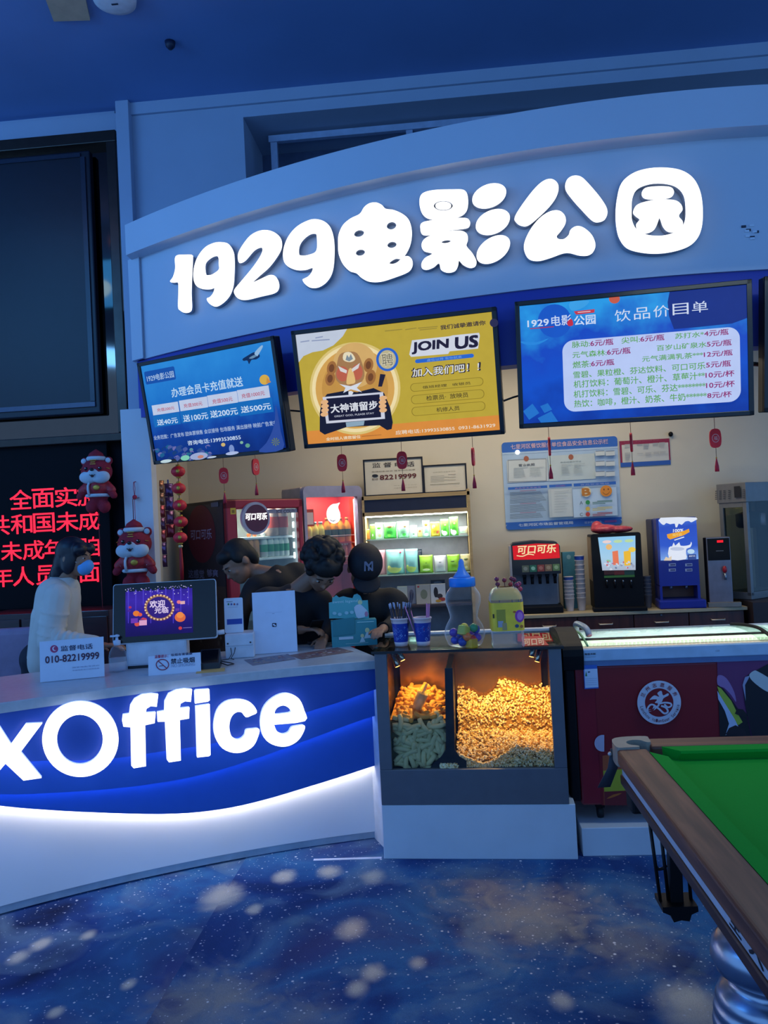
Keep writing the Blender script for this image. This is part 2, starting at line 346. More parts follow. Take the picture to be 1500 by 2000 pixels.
bx2 = S(1402, 173)[0]; mb.box(bx, bx2, WY+.25, WY+.29, bz-.05, bz, RAIL).box(bx2+.05, 6, WY+.25, WY+.29, bz-.03, bz+.02, RAIL)
for px in (524, 790, 1414): q = S(px, 200)[0]; mb.box(q, q+.05, WY+.26, WY+.30, 3.5, bz-.05, RAIL)
struct(mb.build('trim_1'))
# --- column and side wall of the kiosk
mb = MB(); mb.box(-2.36, -2.14, 5.52, 5.62, 0, 2.62, WHITE, .004).box(-2.30, -2.20, 5.53, 5.62, 2.6, CEIL, WALLU, .004); struct(mb.build('trim_2'))
struct(MB().add([(-2.16, 5.62, 0), (-2.42, 7.2, 0), (-2.42, 7.2, 3.4), (-2.16, 5.62, 3.4), (-2.26, 5.62, 0), (-2.52, 7.2, 0), (-2.52, 7.2, 3.4), (-2.26, 5.62, 3.4)],
    [(0, 3, 2, 1), (4, 5, 6, 7), (3, 7, 6, 2), (0, 4, 7, 3), (1, 2, 6, 5), (0, 1, 5, 4)], CREAM).build('wall_left'))
struct(MB().box(-2.52, 6, 7.1, 7.25, 0, 3.4, CREAM).build('wall_back'))

# --- mirror clad wall at the left
DARKB = mat('2a2830', .35, .3); LW = 5.66
S = S2(frame((0, LW, 0))); mb = MB(); fr0, frz = S(228, 266); fl = S(245, 850)
mb.box(-7, -2.36, LW, LW+.1, frz+.16, CEIL, WALLU).box(-7, -2.30, LW-.03, LW+.1, frz, frz+.16, WALLU); struct(mb.build('wall_lobby'))
mb = MB(); BRZ = mat('3b332f', .3, .6)
hz = S(100, 300)[1]; x2 = S(231, 600)[0]; x3 = S(250, 600)[0]; zb = S(240, 848)[1]
mb.box(-7, x3, LW-.10, LW, hz, frz, BRZ, .006).box(x2, x3, LW-.10, LW, zb, hz, BRZ, .006).box(-7, x3, LW-.10, LW, zb-.06, zb, BRZ, .006); struct(mb.build('trim_3'))
MIR = mat('5a4c46', .06, 1.0, var=.02)
struct(MB().box(-7, x2, LW-.02, LW, zb, hz, MIR).build('wall_mirror'))
struct(MB().box(-7, x3+.02, LW+.02, LW+.12, 0, frz, mat('0e0e16', .7, spec=.15)).build('wall_dark'))
# big dark screen hung on the mirror
T = frame((0, LW-.10, 0)); S = S2(T); a = S(186, 292); b = S(200, 806); t = thing('projection_screen', 'large blank dark screen board hung on the mirrored wall at far left', 'screen', T)
x1 = (a[0]+b[0])/2-.03; SCR = mat('0d1222', .45)
MB().box(-4.6, x1, 0, .06, b[1], a[1], SCR, .01).build('screen_panel', t)
mb = MB(); FRM = mat('1d2638', .35); mb.box(x1-.07, x1-.035, -.012, 0, b[1]+.09, a[1]-.05, FRM).box(-4.6, x1-.035, -.014, 0, b[1]+.05, b[1]+.085, mat('46506a', .3)); mb.box(-4.6, x1-.07, -.012, 0, a[1]-.05, a[1]-.02, FRM); mb.build('border_trim', t)
# lit sign hanging in the lobby that the mirror strip shows
T = frame((-3.5, 3.5, 0), R(180)); t = thing('hanging_sign', 'blue lit sign hanging in the lobby seen reflected in the mirror strip', 'sign', T)
MB().poly(rrect(-.35, 4.08, .35, 4.62, .12, 6), mat('101018', .5), 0, .04).build('sign_box', t)
for x in (-.2, .2): MB().tube([(x, .02, 4.6), (x, .02, CEIL)], .008, mat('101018', .5), 6).build('hanger_rod', t)
mb = MB(); mb.ly = -.001; mb.poly(rrect(-.33, 4.10, .33, 4.60, .11, 6), E('2f8ae0', 7)); mb.poly(oval(.0, 4.3, .14, .1), E('8cc8ee', 7)); mb.build('sign_face', t)
for i, (x, y, z) in enumerate(((-3.1, 3.9, 4.6), (-3.45, 4.0, 4.62))): tt = thing('pendant_lamp', ['small warm pendant lamp in the lobby reflected above the blue sign', 'second warm pendant lamp in the lobby reflected left of the blue sign'][i], 'lamp', frame((x, y, z))); MB().lathe([(.05, 0), (.04, .03), (.01, .05)], E('ffb870', 12, 0), n=16).build('shade', tt); MB().tube([(0, 0, .05), (0, 0, CEIL-z)], .003, mat('101018', .5), 6).build('cord', tt)

# ================================================================== FASCIA AND SIGN
def FY(x, off=0.0): return 4.37+(x-1.42)**2/11.6-off
def fascia_strip(x0, x1, z0, z1, o0, o1, mt, n=60):
    mb = MB(); v = []
    for i in range(n+1):
        x = x0+(x1-x0)*i/n; v += [(x, FY(x, o0), z0), (x, FY(x, o0), z1), (x, FY(x, o1), z1), (x, FY(x, o1), z0)]
    f = []
    for i in range(n):
        a = i*4; b = a+4
        f += [(a, b, b+1, a+1), (a+1, b+1, b+2, a+2), (a+2, b+2, b+3, a+3), (a+3, b+3, b, a)]
    f += [(0, 1, 2, 3), (n*4+3, n*4+2, n*4+1, n*4)]
    return mb.add(v, f, mt)
mb = MB(); v = []
for i in range(41): x = -2.4+6.5*i/40; v += [(x, min(FY(x, -.125), 7.0), 3.3), (x, 7.25, 3.3), (x, 7.25, 3.4), (x, min(FY(x, -.125), 7.0), 3.4)]
mb.add(v, [tuple(i*4+k for k in q) for i in range(40) for q in ((0, 1, 5, 4), (3, 7, 6, 2), (0, 4, 7, 3), (1, 2, 6, 5))], CREAM); struct(mb.build('ceiling_kiosk'))
FASC = mat('b9c4d4', .5, var=.02, scale=2)
mb = fascia_strip(-2.2, 4.2, 2.97, 3.92, 0, -.12, FASC); struct(mb.build('wall_fascia'))
struct(fascia_strip(-2.2, 4.2, 3.71, 3.93, .13, 0, FASC).build('trim_4'))
struct(fascia_strip(-2.23, 4.2, 2.55, 2.97, -.02, -.14, mat('2338a0', .45, var=.03, scale=2)).build('trim_5'))
mb = fascia_strip(-2.24, -2.13, 2.97, 3.72, .03, -.12, FASC, 3); struct(mb.build('trim_6'))
mb = MB()
T0 = frame((0, 0, 0)); fy = lambda x: FY(x, .05)
LETW = E('fbfdff', 1.7, .0); LETS = mat('8f9bb0', .5)
def letter(label, parts, k, ox, oy, n=5):
    """each part: list of outlines in zoom pixels (first outer, then holes)"""
    loops_all = []
    for loops in parts: loops_all.append([[(lambda p: (p.x, p.z))(hit(T0, ox+a*k, oy+b*k, fy)) for a, b in smooth(l, n)] for l in loops])
    xs = [p[0] for ls in loops_all for p in ls[0]]; zs = [p[1] for ls in loops_all for p in ls[0]]
    cx, cz = (min(xs)+max(xs))/2, min(zs); org = Vector((cx, FY(cx, .02), cz))
    t = thing('sign_letter', label, 'sign letter', frame(org), 'glowing letters of the curved sign')
    face = MB(); side = MB()
    for ls in loops_all:
        face.poly(ls, LETW, .05, .062, fn=lambda x, y, z: (x-org.x, FY(x, y)-org.y, z-org.z))
        side.poly(ls, LETS, .049, .008, fn=lambda x, y, z: (x-org.x, FY(x, y)-org.y, z-org.z))
    face.build('letter_face', t); side.build('letter_body', t)
Z3 = (.43333, 250, 300); Z4 = (.46667, 800, 280)
letter('glowing white numeral 1 at the left end of the curved sign', [[[(192, 578), (205, 558), (215, 520), (214, 475), (226, 460), (258, 458), (290, 459), (293, 475), (289, 560), (287, 630), (289, 695), (280, 714), (257, 718), (236, 708), (228, 690), (230, 610), (226, 582), (208, 582)]]], *Z3)
letter('glowing white numeral 9 directly right of the numeral 1 on the sign', [[[(297, 560), (301, 510), (318, 465), (350, 425), (390, 405), (425, 402), (455, 410), (475, 440), (481, 480), (480, 550), (475, 600), (460, 640), (432, 672), (400, 690), (376, 683), (361, 668), (358, 655), (372, 648), (386, 630), (391, 607), (370, 612), (335, 610), (308, 595)], [(353, 545), (350, 500), (370, 475), (398, 462), (410, 472), (411, 500), (411, 525), (385, 545), (368, 550)]]], *Z3)
letter('glowing white numeral 2 between the two nines on the sign', [[[(500, 490), (498, 455), (515, 420), (550, 375), (590, 352), (630, 348), (665, 360), (690, 385), (694, 420), (680, 455), (640, 510), (590, 555), (562, 583), (600, 567), (640, 550), (665, 555), (680, 580), (680, 610), (660, 630), (600, 645), (535, 660), (500, 655), (482, 635), (482, 615), (510, 580), (560, 520), (595, 470), (608, 438), (600, 424), (570, 438), (535, 478), (515, 492)]]], *Z3)
letter('glowing white numeral 9 between the numeral 2 and the character 电', [[[(702, 480), (703, 430), (725, 375), (765, 330), (820, 302), (860, 300), (895, 315), (918, 345), (930, 400), (930, 480), (920, 540), (895, 580), (860, 603), (825, 605), (800, 590), (788, 572), (797, 565), (815, 555), (830, 535), (832, 516), (800, 525), (760, 525), (720, 508)], [(772, 455), (773, 420), (790, 390), (820, 366), (845, 362), (852, 378), (850, 440), (815, 459), (785, 462)]]], *Z3)
letter('glowing white rounded character 电 with four small holes', [[[(948, 420), (950, 370), (970, 325), (1005, 295), (1045, 275), (1065, 245), (1090, 227), (1120, 224), (1145, 235), (1162, 252), (1200, 258), (1245, 280), (1270, 310), (1280, 360), (1270, 420), (1238, 472), (1208, 474), (1186, 486), (1178, 497), (1195, 500), (1215, 492), (1240, 470), (1262, 465), (1280, 480), (1282, 508), (1262, 535), (1200, 560), (1140, 578), (1090, 578), (1055, 562), (1030, 540), (1000, 530), (970, 500), (952, 460)],
    oval(1042, 362, 23, 16, -15, 14), oval(1188, 327, 22, 18, -15, 14), oval(1190, 413, 21, 15, -10, 14), oval(1048, 448, 21, 15, -10, 14)]], *Z3, n=4)
letter('glowing white rounded character 影 with three slanted ovals at its right', [
    [[(42, 260), (45, 225), (65, 207), (110, 198), (180, 196), (225, 198), (242, 220), (244, 265), (230, 295), (195, 313), (140, 322), (85, 318), (55, 298)], oval(141, 263, 40, 22, 0, 16)], [oval(141, 263, 33, 16, 0, 16)],
    [[(45, 360), (50, 337), (85, 326), (160, 319), (230, 315), (250, 326), (252, 344), (235, 357), (160, 366), (90, 384), (55, 383)]],
    [[(50, 430), (60, 405), (90, 388), (150, 372), (210, 368), (238, 380), (244, 405), (238, 432), (262, 462), (279, 495), (274, 516), (252, 522), (225, 510), (207, 492), (203, 512), (190, 535), (160, 542), (132, 530), (123, 503), (100, 520), (72, 530), (53, 524), (50, 505), (65, 482), (96, 463), (62, 452)], oval(153, 413, 20, 7, -8, 12)],
    [oval(333, 222, 74, 47, -22, 20)], [oval(348, 331, 75, 48, -24, 20)], [oval(350, 446, 78, 48, -34, 20)]], *Z4, n=4)
letter('glowing white rounded character 公 between 影 and 园', [[[(440, 310), (470, 260), (520, 195), (560, 160), (595, 153), (620, 175), (618, 215), (590, 260), (540, 310), (495, 345), (465, 345), (445, 330)]],
    [[(653, 195), (655, 160), (680, 140), (715, 143), (750, 175), (800, 235), (825, 280), (820, 315), (795, 330), (765, 325), (720, 280), (680, 235)]],
    [[(480, 450), (482, 410), (510, 355), (550, 310), (590, 287), (625, 285), (648, 305), (652, 335), (635, 365), (615, 390), (622, 403), (645, 403), (665, 385), (672, 365), (695, 350), (725, 355), (760, 385), (776, 425), (768, 455), (745, 470), (710, 470), (670, 460), (640, 462), (590, 480), (540, 493), (500, 485)]]], *Z4)
letter('glowing white character 园 in a thick rounded ring at the right end', [[[(862, 290), (868, 230), (885, 170), (930, 130), (990, 110), (1060, 105), (1130, 115), (1180, 145), (1210, 195), (1223, 260), (1222, 340), (1205, 395), (1170, 430), (1110, 452), (1040, 462), (970, 458), (910, 440), (878, 400), (865, 350)],
     [(927, 290), (930, 235), (950, 195), (990, 175), (1040, 168), (1095, 175), (1130, 195), (1150, 230), (1155, 290), (1150, 330), (1130, 360), (1095, 380), (1045, 390), (990, 385), (950, 365), (930, 330)]],
    [[(971, 212), (985, 190), (1038, 183), (1090, 187), (1104, 208), (1090, 228), (1038, 236), (985, 232)]],
    [[(935, 290), (945, 265), (975, 250), (1030, 240), (1100, 240), (1130, 255), (1140, 280), (1127, 300), (1126, 312), (1140, 330), (1138, 355), (1110, 372), (1080, 370), (1060, 350), (1050, 322), (1043, 314), (1036, 335), (1020, 365), (985, 378), (955, 365), (948, 340), (962, 320), (945, 305)]]], *Z4)
# small mark left of torn lettering at the right of the sign
p = hit(T0, 1472, 446, fy); mb = MB(); rnd = random.Random(3)
for i in range(9):
    x, z = p.x+rnd.uniform(-.035, .035), p.z+rnd.uniform(-.045, .045); mb.box(x-.012, x+.012, FY(x, .006), FY(x, -.002), z-.006, z+.006, P('2b3346' if i % 2 else 'c8d2e0'))
tag(mb.build('sign_residue'), 'torn remnant of old lettering right of the glowing sign', 'sign residue')
# small things on the ceiling
T = frame((-2.25, 4.42, CEIL)); t = thing('ceiling_vent', 'square beige panel set in the blue ceiling at top left', 'ceiling panel', T)
mb = MB(); q = [PZ(a, b, CEIL-.02)-Vector((-2.25, 4.42, CEIL)) for a, b in ((80, -25), (160, -32), (176, 40), (105, 42))]
q2 = [v+Vector((0, 0, .02)) for v in q]; mb.add([tuple(v) for v in q+q2], [(0, 1, 2, 3), (7, 6, 5, 4), (0, 4, 5, 1), (1, 5, 6, 2), (2, 6, 7, 3), (3, 7, 4, 0)], mat('b7a48c', .6)); mb.build('panel', t)
q = PZ(224, 3, CEIL-.03); t = thing('ceiling_speaker', 'round white speaker disc on the blue ceiling at top left', 'ceiling speaker', frame((q.x, q.y, CEIL)))
MB().lathe([(.02, -.045), (.09, -.042), (.125, -.03), (.13, 0)], mat('c8cfd8', .5), n=32).build('housing', t); MB().box(-.02, .02, -.005, .005, -.049, -.044, mat('222838')).build('badge', t)
q = PZ(332, 82, CEIL); tag(MB().lathe([(.012, -.05), (.03, -.03), (.035, 0)], mat('14203c'), n=14).build('sprinkler', None, frame((q.x, q.y, CEIL))), 'small dark sprinkler head on the blue ceiling', 'sprinkler')

a, b = PZ(612, 1683, 0), PZ(745, 1679, 0); mb = MB(); mb.add([(a.x, a.y, .006), (b.x, b.y, .006), (b.x, b.y+.02, .006), (a.x, a.y+.02, .006), (a.x, a.y, .001), (b.x, b.y, .001), (b.x, b.y+.02, .001), (a.x, a.y+.02, .001)], [(0, 1, 2, 3), (0, 4, 5, 1), (1, 5, 6, 2), (2, 6, 7, 3), (3, 7, 4, 0)], mat('c8d0e0', .5)); struct(mb.build('trim_8'))
# ================================================================== HANGING SCREENS
BEZ = mat('0b0e16', .3)
TW, TH = 1.23, .71
def tv(label, T):
    t = thing('menu_screen', label, 'screen', T, 'screens hung under the sign'); mb = MB()
    mb.box(-TW/2, TW/2, .004, .06, -TH/2, TH/2, BEZ, .006); q = .026
    mb.box(-TW/2, TW/2, -.008, .006, TH/2-q, TH/2, BEZ, .003).box(-TW/2, TW/2, -.008, .006, -TH/2, -TH/2+q, BEZ, .003).box(-TW/2, -TW/2+q, -.008, .006, -TH/2, TH/2, BEZ, .003).box(TW/2-q, TW/2, -.008, .006, -TH/2, TH/2, BEZ, .003)
    mb.build('screen_frame', t); MB().box(-.2, .2, .06, .10, -.2, .2, BEZ).box(-.03, .03, .08, .22, .1, .3, BEZ).build('wall_bracket', t)
    return t, MB()
X0, X1, Z0_, Z1_ = -TW/2+.02, TW/2-.02, -TH/2+.02, TH/2-.02
# --- screen 1: top-up offer under the sea
T = frame((-1.502, 4.938, 2.511), R(-27.9), R(10.0), R(1.1)); t, mb = tv('leftmost hanging screen showing a blue undersea card offer with a turtle', T)
S = S2(T, -.002, 250, 640, .23333); mb.rect(X0, Z0_, X1, Z1_, gradE([(0, '0c2a78'), (.3, '10409e'), (.6, '1a6cc4'), (1, '2a86d6')], -.33, .33), .003); mb.ly = .002
Wt = E('c8dcf2'); mb.rx(S, (148, 478), (382, 322), E('164ea6'), .012); mb.tx(S, '1929电影公园', (160, 455), (375, 360), E('a8c4e4'))
mb.tx(S, '办理会员卡充值就送', (368, 585), (950, 408), E('b4d2ee'), .02)
for bl, tr, bl2, tr2, a, b, ta, tb, tc_, td in (((210, 735), (415, 618), (222, 835), (425, 708), '充值200元', '送40元', (245, 705), (385, 655), (248, 820), (410, 748)),
    ((440, 700), (660, 575), (450, 800), (668, 665), '充值300元', '送100元', (470, 672), (620, 615), (468, 790), (665, 705)),
    ((678, 662), (912, 530), (688, 765), (940, 620), '充值500元', '送200元', (712, 638), (875, 575), (697, 755), (915, 665)),
    ((930, 622), (1180, 482), (942, 742), (1205, 580), '充值1000元', '送500元', (958, 592), (1145, 525), (955, 715), (1195, 625))):
    mb.rx(S, bl2, tr2, E('1668b8')); mb.rx(S, bl, tr, E('b9c6e2')); mb.tx(S, a, ta, tb, E('b0526a')); mb.tx(S, b, tc_, td, E('c4d8f0'), .02)
mb.tx(S, '业务范围：广告发布 团体票销售 会议接待 包场服务 演出接待 映前广告发布', (225, 940), (1250, 775), E('a8bede')); mb.tx(S, '咨询电话:13993530855', (508, 985), (945, 895), E('c8dcf2'), .015)
mb.px(S, [(965, 262), (1005, 235), (1060, 205), (1095, 215), (1110, 240), (1080, 265), (1040, 270), (1020, 305), (1005, 275), (975, 278)], E('102a58'), 3); mb.px(S, [(1065, 215), (1090, 180), (1125, 148), (1135, 160), (1105, 215), (1085, 240)], E('8fb4d8'), 3); mb.px(S, [(1020, 255), (1060, 230), (1085, 235), (1050, 258)], E('6488a8'), 3)
mb.px(S, oval(1150, 435, 42, 42), E('d0a848')); mb.px(S, [(1170, 415), (1205, 455), (1165, 470)], E('c88a40'))
for a, b, r, c in ((805, 978, 18, 'c8b070'), (1010, 985, 20, '5c9a88'), (960, 960, 14, '7cb09a'), (540, 1020, 16, '5a8c9a')): mb.px(S, oval(a, b, r, r*.9, n=12), E(c))
rnd = random.Random(5)
for i in range(46):
    a = rnd.uniform(240, 720); b = rnd.uniform(960, 1110)+ (0 if a < 420 else 45)*rnd.random(); b = min(b, 1128-(a-230)*.105)
    mb.px(S, smooth([(a+rnd.uniform(-30, 30), b+rnd.uniform(-22, 18)) for _ in range(1)]+[(a+25, b-6), (a+8, b-24), (a-18, b-8), (a-6, b+14)], 2), E(rnd.choice(['1c5a8c', '2a4888', '4a5a9c', '24688c', '163a74', '6a6aa8'])))
for a, b, w_, h, c in ((350, 1112, 48, 14, 'b8d0d8'), (510, 1085, 38, 22, '7cc8b0'), (625, 1070, 75, 30, '9aa8d0'), (640, 1075, 26, 14, 'c08070'), (735, 1078, 38, 8, 'b8c8e0'), (900, 1010, 22, 36, '7890c8'), (905, 1045, 55, 14, 'a8b8e0')): mb.px(S, oval(a, b, w_, h, -8, 16), E(c))
mb.px(S, [(1270, 640), (1310, 860), (1330, 1010), (1130, 1035), (1190, 960), (1240, 860), (1262, 760)], E('2c4a9c'), 3)
for i in range(9): a = R(i*40); mb.px(S, [(1270, 950), (1270+34*math.cos(a), 950+34*math.sin(a)), (1270+34*math.cos(a+.3), 950+34*math.sin(a+.3))], E('6a7c4c'))
mb.build('display_picture', t)
# --- screen 2: recruitment poster
T = frame((-.248, 4.484, 2.501), R(-11.8), R(11.6), R(.5)); t, mb = tv('middle hanging screen showing a yellow JOIN US recruitment poster', T)
S = S2(T, -.002, 560, 590, .29333); mb.rect(X0, Z0_, X1, Z1_, E('b8a23a'), .003); mb.ly = .002
DK = E('22203a'); OR = E('d68a3c'); WH = E('ccd2e0')
mb.px(S, [(113, 862), (1418, 752), (1422, 866), (124, 956)], OR)
mb.px(S, [(45, 205), (405, 172), (372, 228), (310, 288), (240, 322), (170, 334), (110, 360), (72, 410)], E('bcc6d8'))
for a, b, c in ((90, 270, 150), (165, 262, 285), (190, 243, 240)): mb.px(S, [(a, b), (c, b-9), (c, b-17), (a, b-8)], E('8c98b8'))
for r, c in ((308, 'd6c078'), (292, 'ead8a6'), (268, 'cf9f52'), (225, 'bf8f46'), (150, 'cfa868')): mb.px(S, oval(455, 575 if r > 200 else 420, r*.98, r, n=48), E(c))
for a, b, r, c in ((300, 440, 32, '9c6a3a'), (545, 420, 32, '9c6a3a'), (290, 510, 32, '9c6a3a'), (560, 500, 34, '9c6a3a'), (300, 440, 18, '6e4428'), (545, 420, 18, '6e4428'), (290, 510, 18, '6e4428'), (560, 500, 18, '6e4428')): mb.px(S, oval(a, b, r, r*1.5, 10, 18), E(c))
mb.px(S, [(335, 420), (355, 350), (410, 330), (470, 340), (505, 410), (520, 490), (490, 540), (420, 560), (360, 545), (325, 500)], E('a07850'), 3)
mb.px(S, [(270, 612), (390, 590), (470, 600), (580, 572), (650, 605), (690, 700), (708, 800), (700, 845), (670, 852), (620, 820), (400, 832), (255, 882), (222, 860), (222, 740), (235, 660)], E('181c34'), 0)
mb.px(S, [(395, 800), (520, 790), (515, 820), (400, 832)], E('8aa4b8'))
mb.px(S, oval(375, 478, 42, 50), E('b8604a')); mb.px(S, oval(472, 466, 36, 52), E('b8604a')); mb.px(S, [(400, 540), (415, 450), (440, 448), (460, 530), (430, 545)], E('dcb878'), 3)
mb.px(S, [(345, 425), (405, 455), (400, 475), (360, 460)], E('d4d0d0')); mb.px(S, [(490, 405), (435, 445), (440, 465), (480, 440)], E('d4d0d0')); mb.px(S, [(385, 340), (430, 335), (460, 380), (425, 400), (380, 385)], E('e0d6b8'), 3); mb.px(S, [(395, 385), (405, 350), (418, 370), (430, 345), (445, 378), (420, 395)], E('7c8a94'))
mb.px(S, [(355, 545), (430, 560), (505, 530), (470, 570), (505, 600), (430, 580), (380, 605), (395, 570)], E('d2d8e4')); mb.px(S, [(415, 595), (432, 590), (448, 600), (435, 622), (415, 615)], E('d2d8e4'))
mb.px(S, [(243, 632), (645, 598), (658, 776), (268, 808)], E('c8ccdc')); mb.px(S, [(268, 642), (622, 613), (632, 765), (285, 790)], E('1a1a34'))
mb.tx(S, '大神请留步', (300, 738), (605, 655), E('d6dae4'), .03); mb.tx(S, 'GREAT GOD, PLEASE STAY', (322, 768), (585, 732), E('b8bccc'))
for x, d in ((258, 1), (645, -1)):
    for k in range(4): mb.px(S, oval(x+d*(4-abs(k-1.5)*4), 665+k*27-(x-258)*.07, 26, 15, -8, 14), E('e0b080'))
mb.px(S, oval(675, 382, 74, 78, n=32), E('2c62c6')); mb.px(S, oval(675, 382, 57, 62, n=32), E('b8b08c')); mb.tx(S, '聘', (640, 430), (712, 335), E('d8d2bc'), .03); mb.tx(S, '聘', (642, 428), (710, 338), E('6c6a58'), -.004)
mb.px(S, [(628, 478), (664, 482), (640, 562), (615, 562)], DK)
for a, b, c in ((660, 197, 775), (880, 178, 1010), (890, 190, 1005), (795, 188, 870)): mb.px(S, [(a, b), (c, b-12), (c, b-18), (a, b-7)], E('978638'))
mb.tx(S, '我们诚挚邀请你', (1030, 186), (1325, 122), E('3a3038'), .025)
mb.px(S, [(822, 350), (840, 255), (1090, 228), (1110, 222), (1285, 205), (1290, 225), (1278, 310), (1090, 328), (1080, 345), (835, 365)], WH)
mb.tx(S, 'JOIN', (842, 346), (1072, 246), DK, .045, .12); mb.tx(S, 'US', (1128, 312), (1268, 222), DK, .045, .12)
mb.rx(S, (862, 408), (1250, 342), E('2a66cc'), .012); mb.tx(S, '虚位以待 有你就来', (940, 396), (1170, 355), E('6c9ae0'))
mb.tx(S, '加入我们吧！！', (838, 502), (1288, 396), DK, .05, .1); mb.tx(S, '加入我们吧！！', (844, 498), (1280, 402), E('d8dce0'), .012, .1)
for bl, tr, s_, a, b in (((832, 598), (1312, 497), '值班经理   收银员', (912, 576), (1228, 528)), ((838, 680), (1318, 577), '检票员·  放映员', (938, 655), (1212, 598)), ((842, 758), (1325, 657), '机修人员', (1005, 730), (1155, 688))):
    mb.rx(S, bl, tr, E('8a7826'), .024); mb.rx(S, (bl[0]+4, bl[1]-4), (tr[0]-4, tr[1]+4), E('b4a038'), .022); mb.tx(S, s_, a, b, E('4c4224'))
mb.tx(S, '应聘电话:13993530855  0931-8631929', (735, 880), (1392, 802), E('e4d8c8')); mb.tx(S, '全时招人请您留位', (275, 920), (500, 882), E('e8dcc0'), .02); mb.px(S, [(510, 893), (640, 882), (640, 878), (510, 888)], E('a86830'))
mb.px(S, oval(1385, 140, 28, 28, n=20), E('2a2c50'))
mb.build('display_picture', t)
# --- screen 3: drinks price list
T = frame((1.057, 4.283, 2.513), R(-9.4), R(4.6), R(1.2)); t, mb = tv('right hanging screen showing the blue drinks price list on a white panel', T)
S = S2(T, -.002, 1000, 540, .33333); mb.rect(X0, Z0_, X1, Z1_, gradE([(0, '1038a0'), (.35, '1450c8'), (.65, '1848c0'), (1, '2a98e4')], -.33, .33, blot=.9), .003); mb.ly = .002
mb.px(S, [(925, 82), (1383, 40), (1386, 240), (1290, 275), (1100, 295), (950, 308), (920, 230), (912, 150)], E('142e84')); mb.px(S, oval(250, 260, 98, 98), E('1a56c4')); mb.px(S, [(340, 150), (450, 140), (420, 180), (350, 200)], E('3c9ee4'), 3); mb.px(S, [(45, 380), (140, 385), (215, 362), (160, 395), (90, 400)], E('2a86dc'), 3)
mb.px(S, oval(600, 130, 32, 28), E('c05a48'))
for q in (((65, 790), (120, 745), (160, 800), (100, 840)), ((150, 830), (230, 790), (270, 850), (180, 870)), ((165, 760), (210, 742), (235, 780), (190, 800))): mb.px(S, list(q), E('2470c8'))
mb.tx(S, '1929', (92, 297), (214, 248), E('c8d8f4'), .02); mb.tx(S, '电影', (232, 292), (346, 222), E('c8d8f4'), .01); mb.tx(S, '公园', (365, 288), (488, 222), E('c8d8f4'), .02)
mb.px(S, [(105, 304), (245, 292), (245, 297), (105, 309)], E('a83050')); mb.px(S, [(362, 205), (485, 192), (482, 212), (375, 224)], E('c03a4c')); mb.px(S, [(325, 265), (350, 250), (358, 285), (330, 290)], E('c03048'), 3)
mb.px(S, [(385, 214), (460, 207), (460, 202), (385, 209)], E('d8c0c8'))
for i, ch in enumerate('饮品价目单'): x = 602+i*113; mb.tx(S, ch, (x, 268-i*13), (x+92, 190-i*12), E('ccd8f0'), .0)
a, b = S(303, 796), S(1332, 282); mb.poly(rrect(a[0]+.004, a[1], b[0], b[1]-.01, .06, 8), E('b4c6f2'))
G, MG = E('66a860'), E('8a2a6c'); G2 = E('d4e8c8')
def gt(s_, bl, tr): mb.tx(S, s_, bl, tr, E('58a050'), .012)
def mg(s_, bl, tr): mb.tx(S, s_, bl, tr, MG, .018)
for g_, bl, tr in (('脉动:', (352, 420), (455, 375)), ('尖叫:', (642, 395), (748, 350)), ('苏打水*', (955, 368), (1122, 322)), ('元气森林:', (355, 480), (553, 428)), ('百岁山矿泉水', (848, 438), (1138, 382)), ('燃茶:', (357, 540), (460, 492)), ('元气满满乳茶***', (762, 502), (1118, 442)),
    ('雪碧、果粒橙、芬达饮料、可口可乐', (360, 598), (1130, 502)), ('机打饮料：葡萄汁、橙汁、草莓汁**', (362, 655), (1128, 558)), ('机打饮料：雪碧、可乐、芬达********', (362, 713), (1132, 618)), ('热饮：咖啡，橙汁、奶茶、牛奶******', (365, 770), (1138, 676))): gt(g_, bl, tr)
for g_, bl, tr in (('6元/瓶', (460, 412), (592, 365)), ('6元/瓶', (752, 386), (890, 340)), ('4元/瓶', (1125, 354), (1265, 308)), ('6元/瓶', (557, 463), (692, 416)), ('5元/瓶', (1140, 416), (1282, 370)), ('6元/瓶', (464, 530), (597, 485)), ('12元/瓶', (1122, 476), (1288, 430)), ('5元/瓶', (1135, 538), (1278, 492)), ('10元/杯', (1132, 598), (1298, 550)), ('10元/杯', (1135, 658), (1300, 610)), ('8元/杯', (1142, 716), (1282, 672))): mg(g_, bl, tr)
mb.build('display_picture', t)
# --- screen 4: only its left edge is in the frame
yw = R(7); q = PY(1492, 678, 4.20); off = Matrix.Rotation(yw, 3, 'Z') @ Vector((TW/2, 0, 0)); T = frame(q+off, yw, R(4.6), R(1.2))
t, mb = tv('rightmost hanging screen of which only the left edge shows', T); mb.rect(X0, Z0_, X1, Z1_, gradE([(0, '1a6cd0'), (.4, '1c50b8'), (1, '1440a0')], -.33, .33, blot=.9), .003); mb.ly = .002
mb.poly(oval(X0+.05, -.12, .03, .04, n=14), E('3c9a70')); mb.build('display_picture', t)
CAB = mat('0c0f18', .5)
for lab, pts in (('black cable sagging between the leftmost and middle screens', [(545, 799), (558, 801), (583, 803), (600, 804)]), ('black cable running between the middle and right screens', [(975, 787), (986, 782), (1002, 776), (1016, 772)]), ('short thick black cable right of the drinks price list screen', [(1464, 711), (1474, 711), (1486, 712), (1497, 712)])):
    Y = {545: 4.85, 975: 4.5, 1464: 4.4}[pts[0][0]]; P3 = [PY(a, b, Y) for a, b in pts]; tag(MB().tube(P3, .006 if pts[0][0] < 1400 else .012, CAB, 8).build('screen_cable'), lab, 'cable')
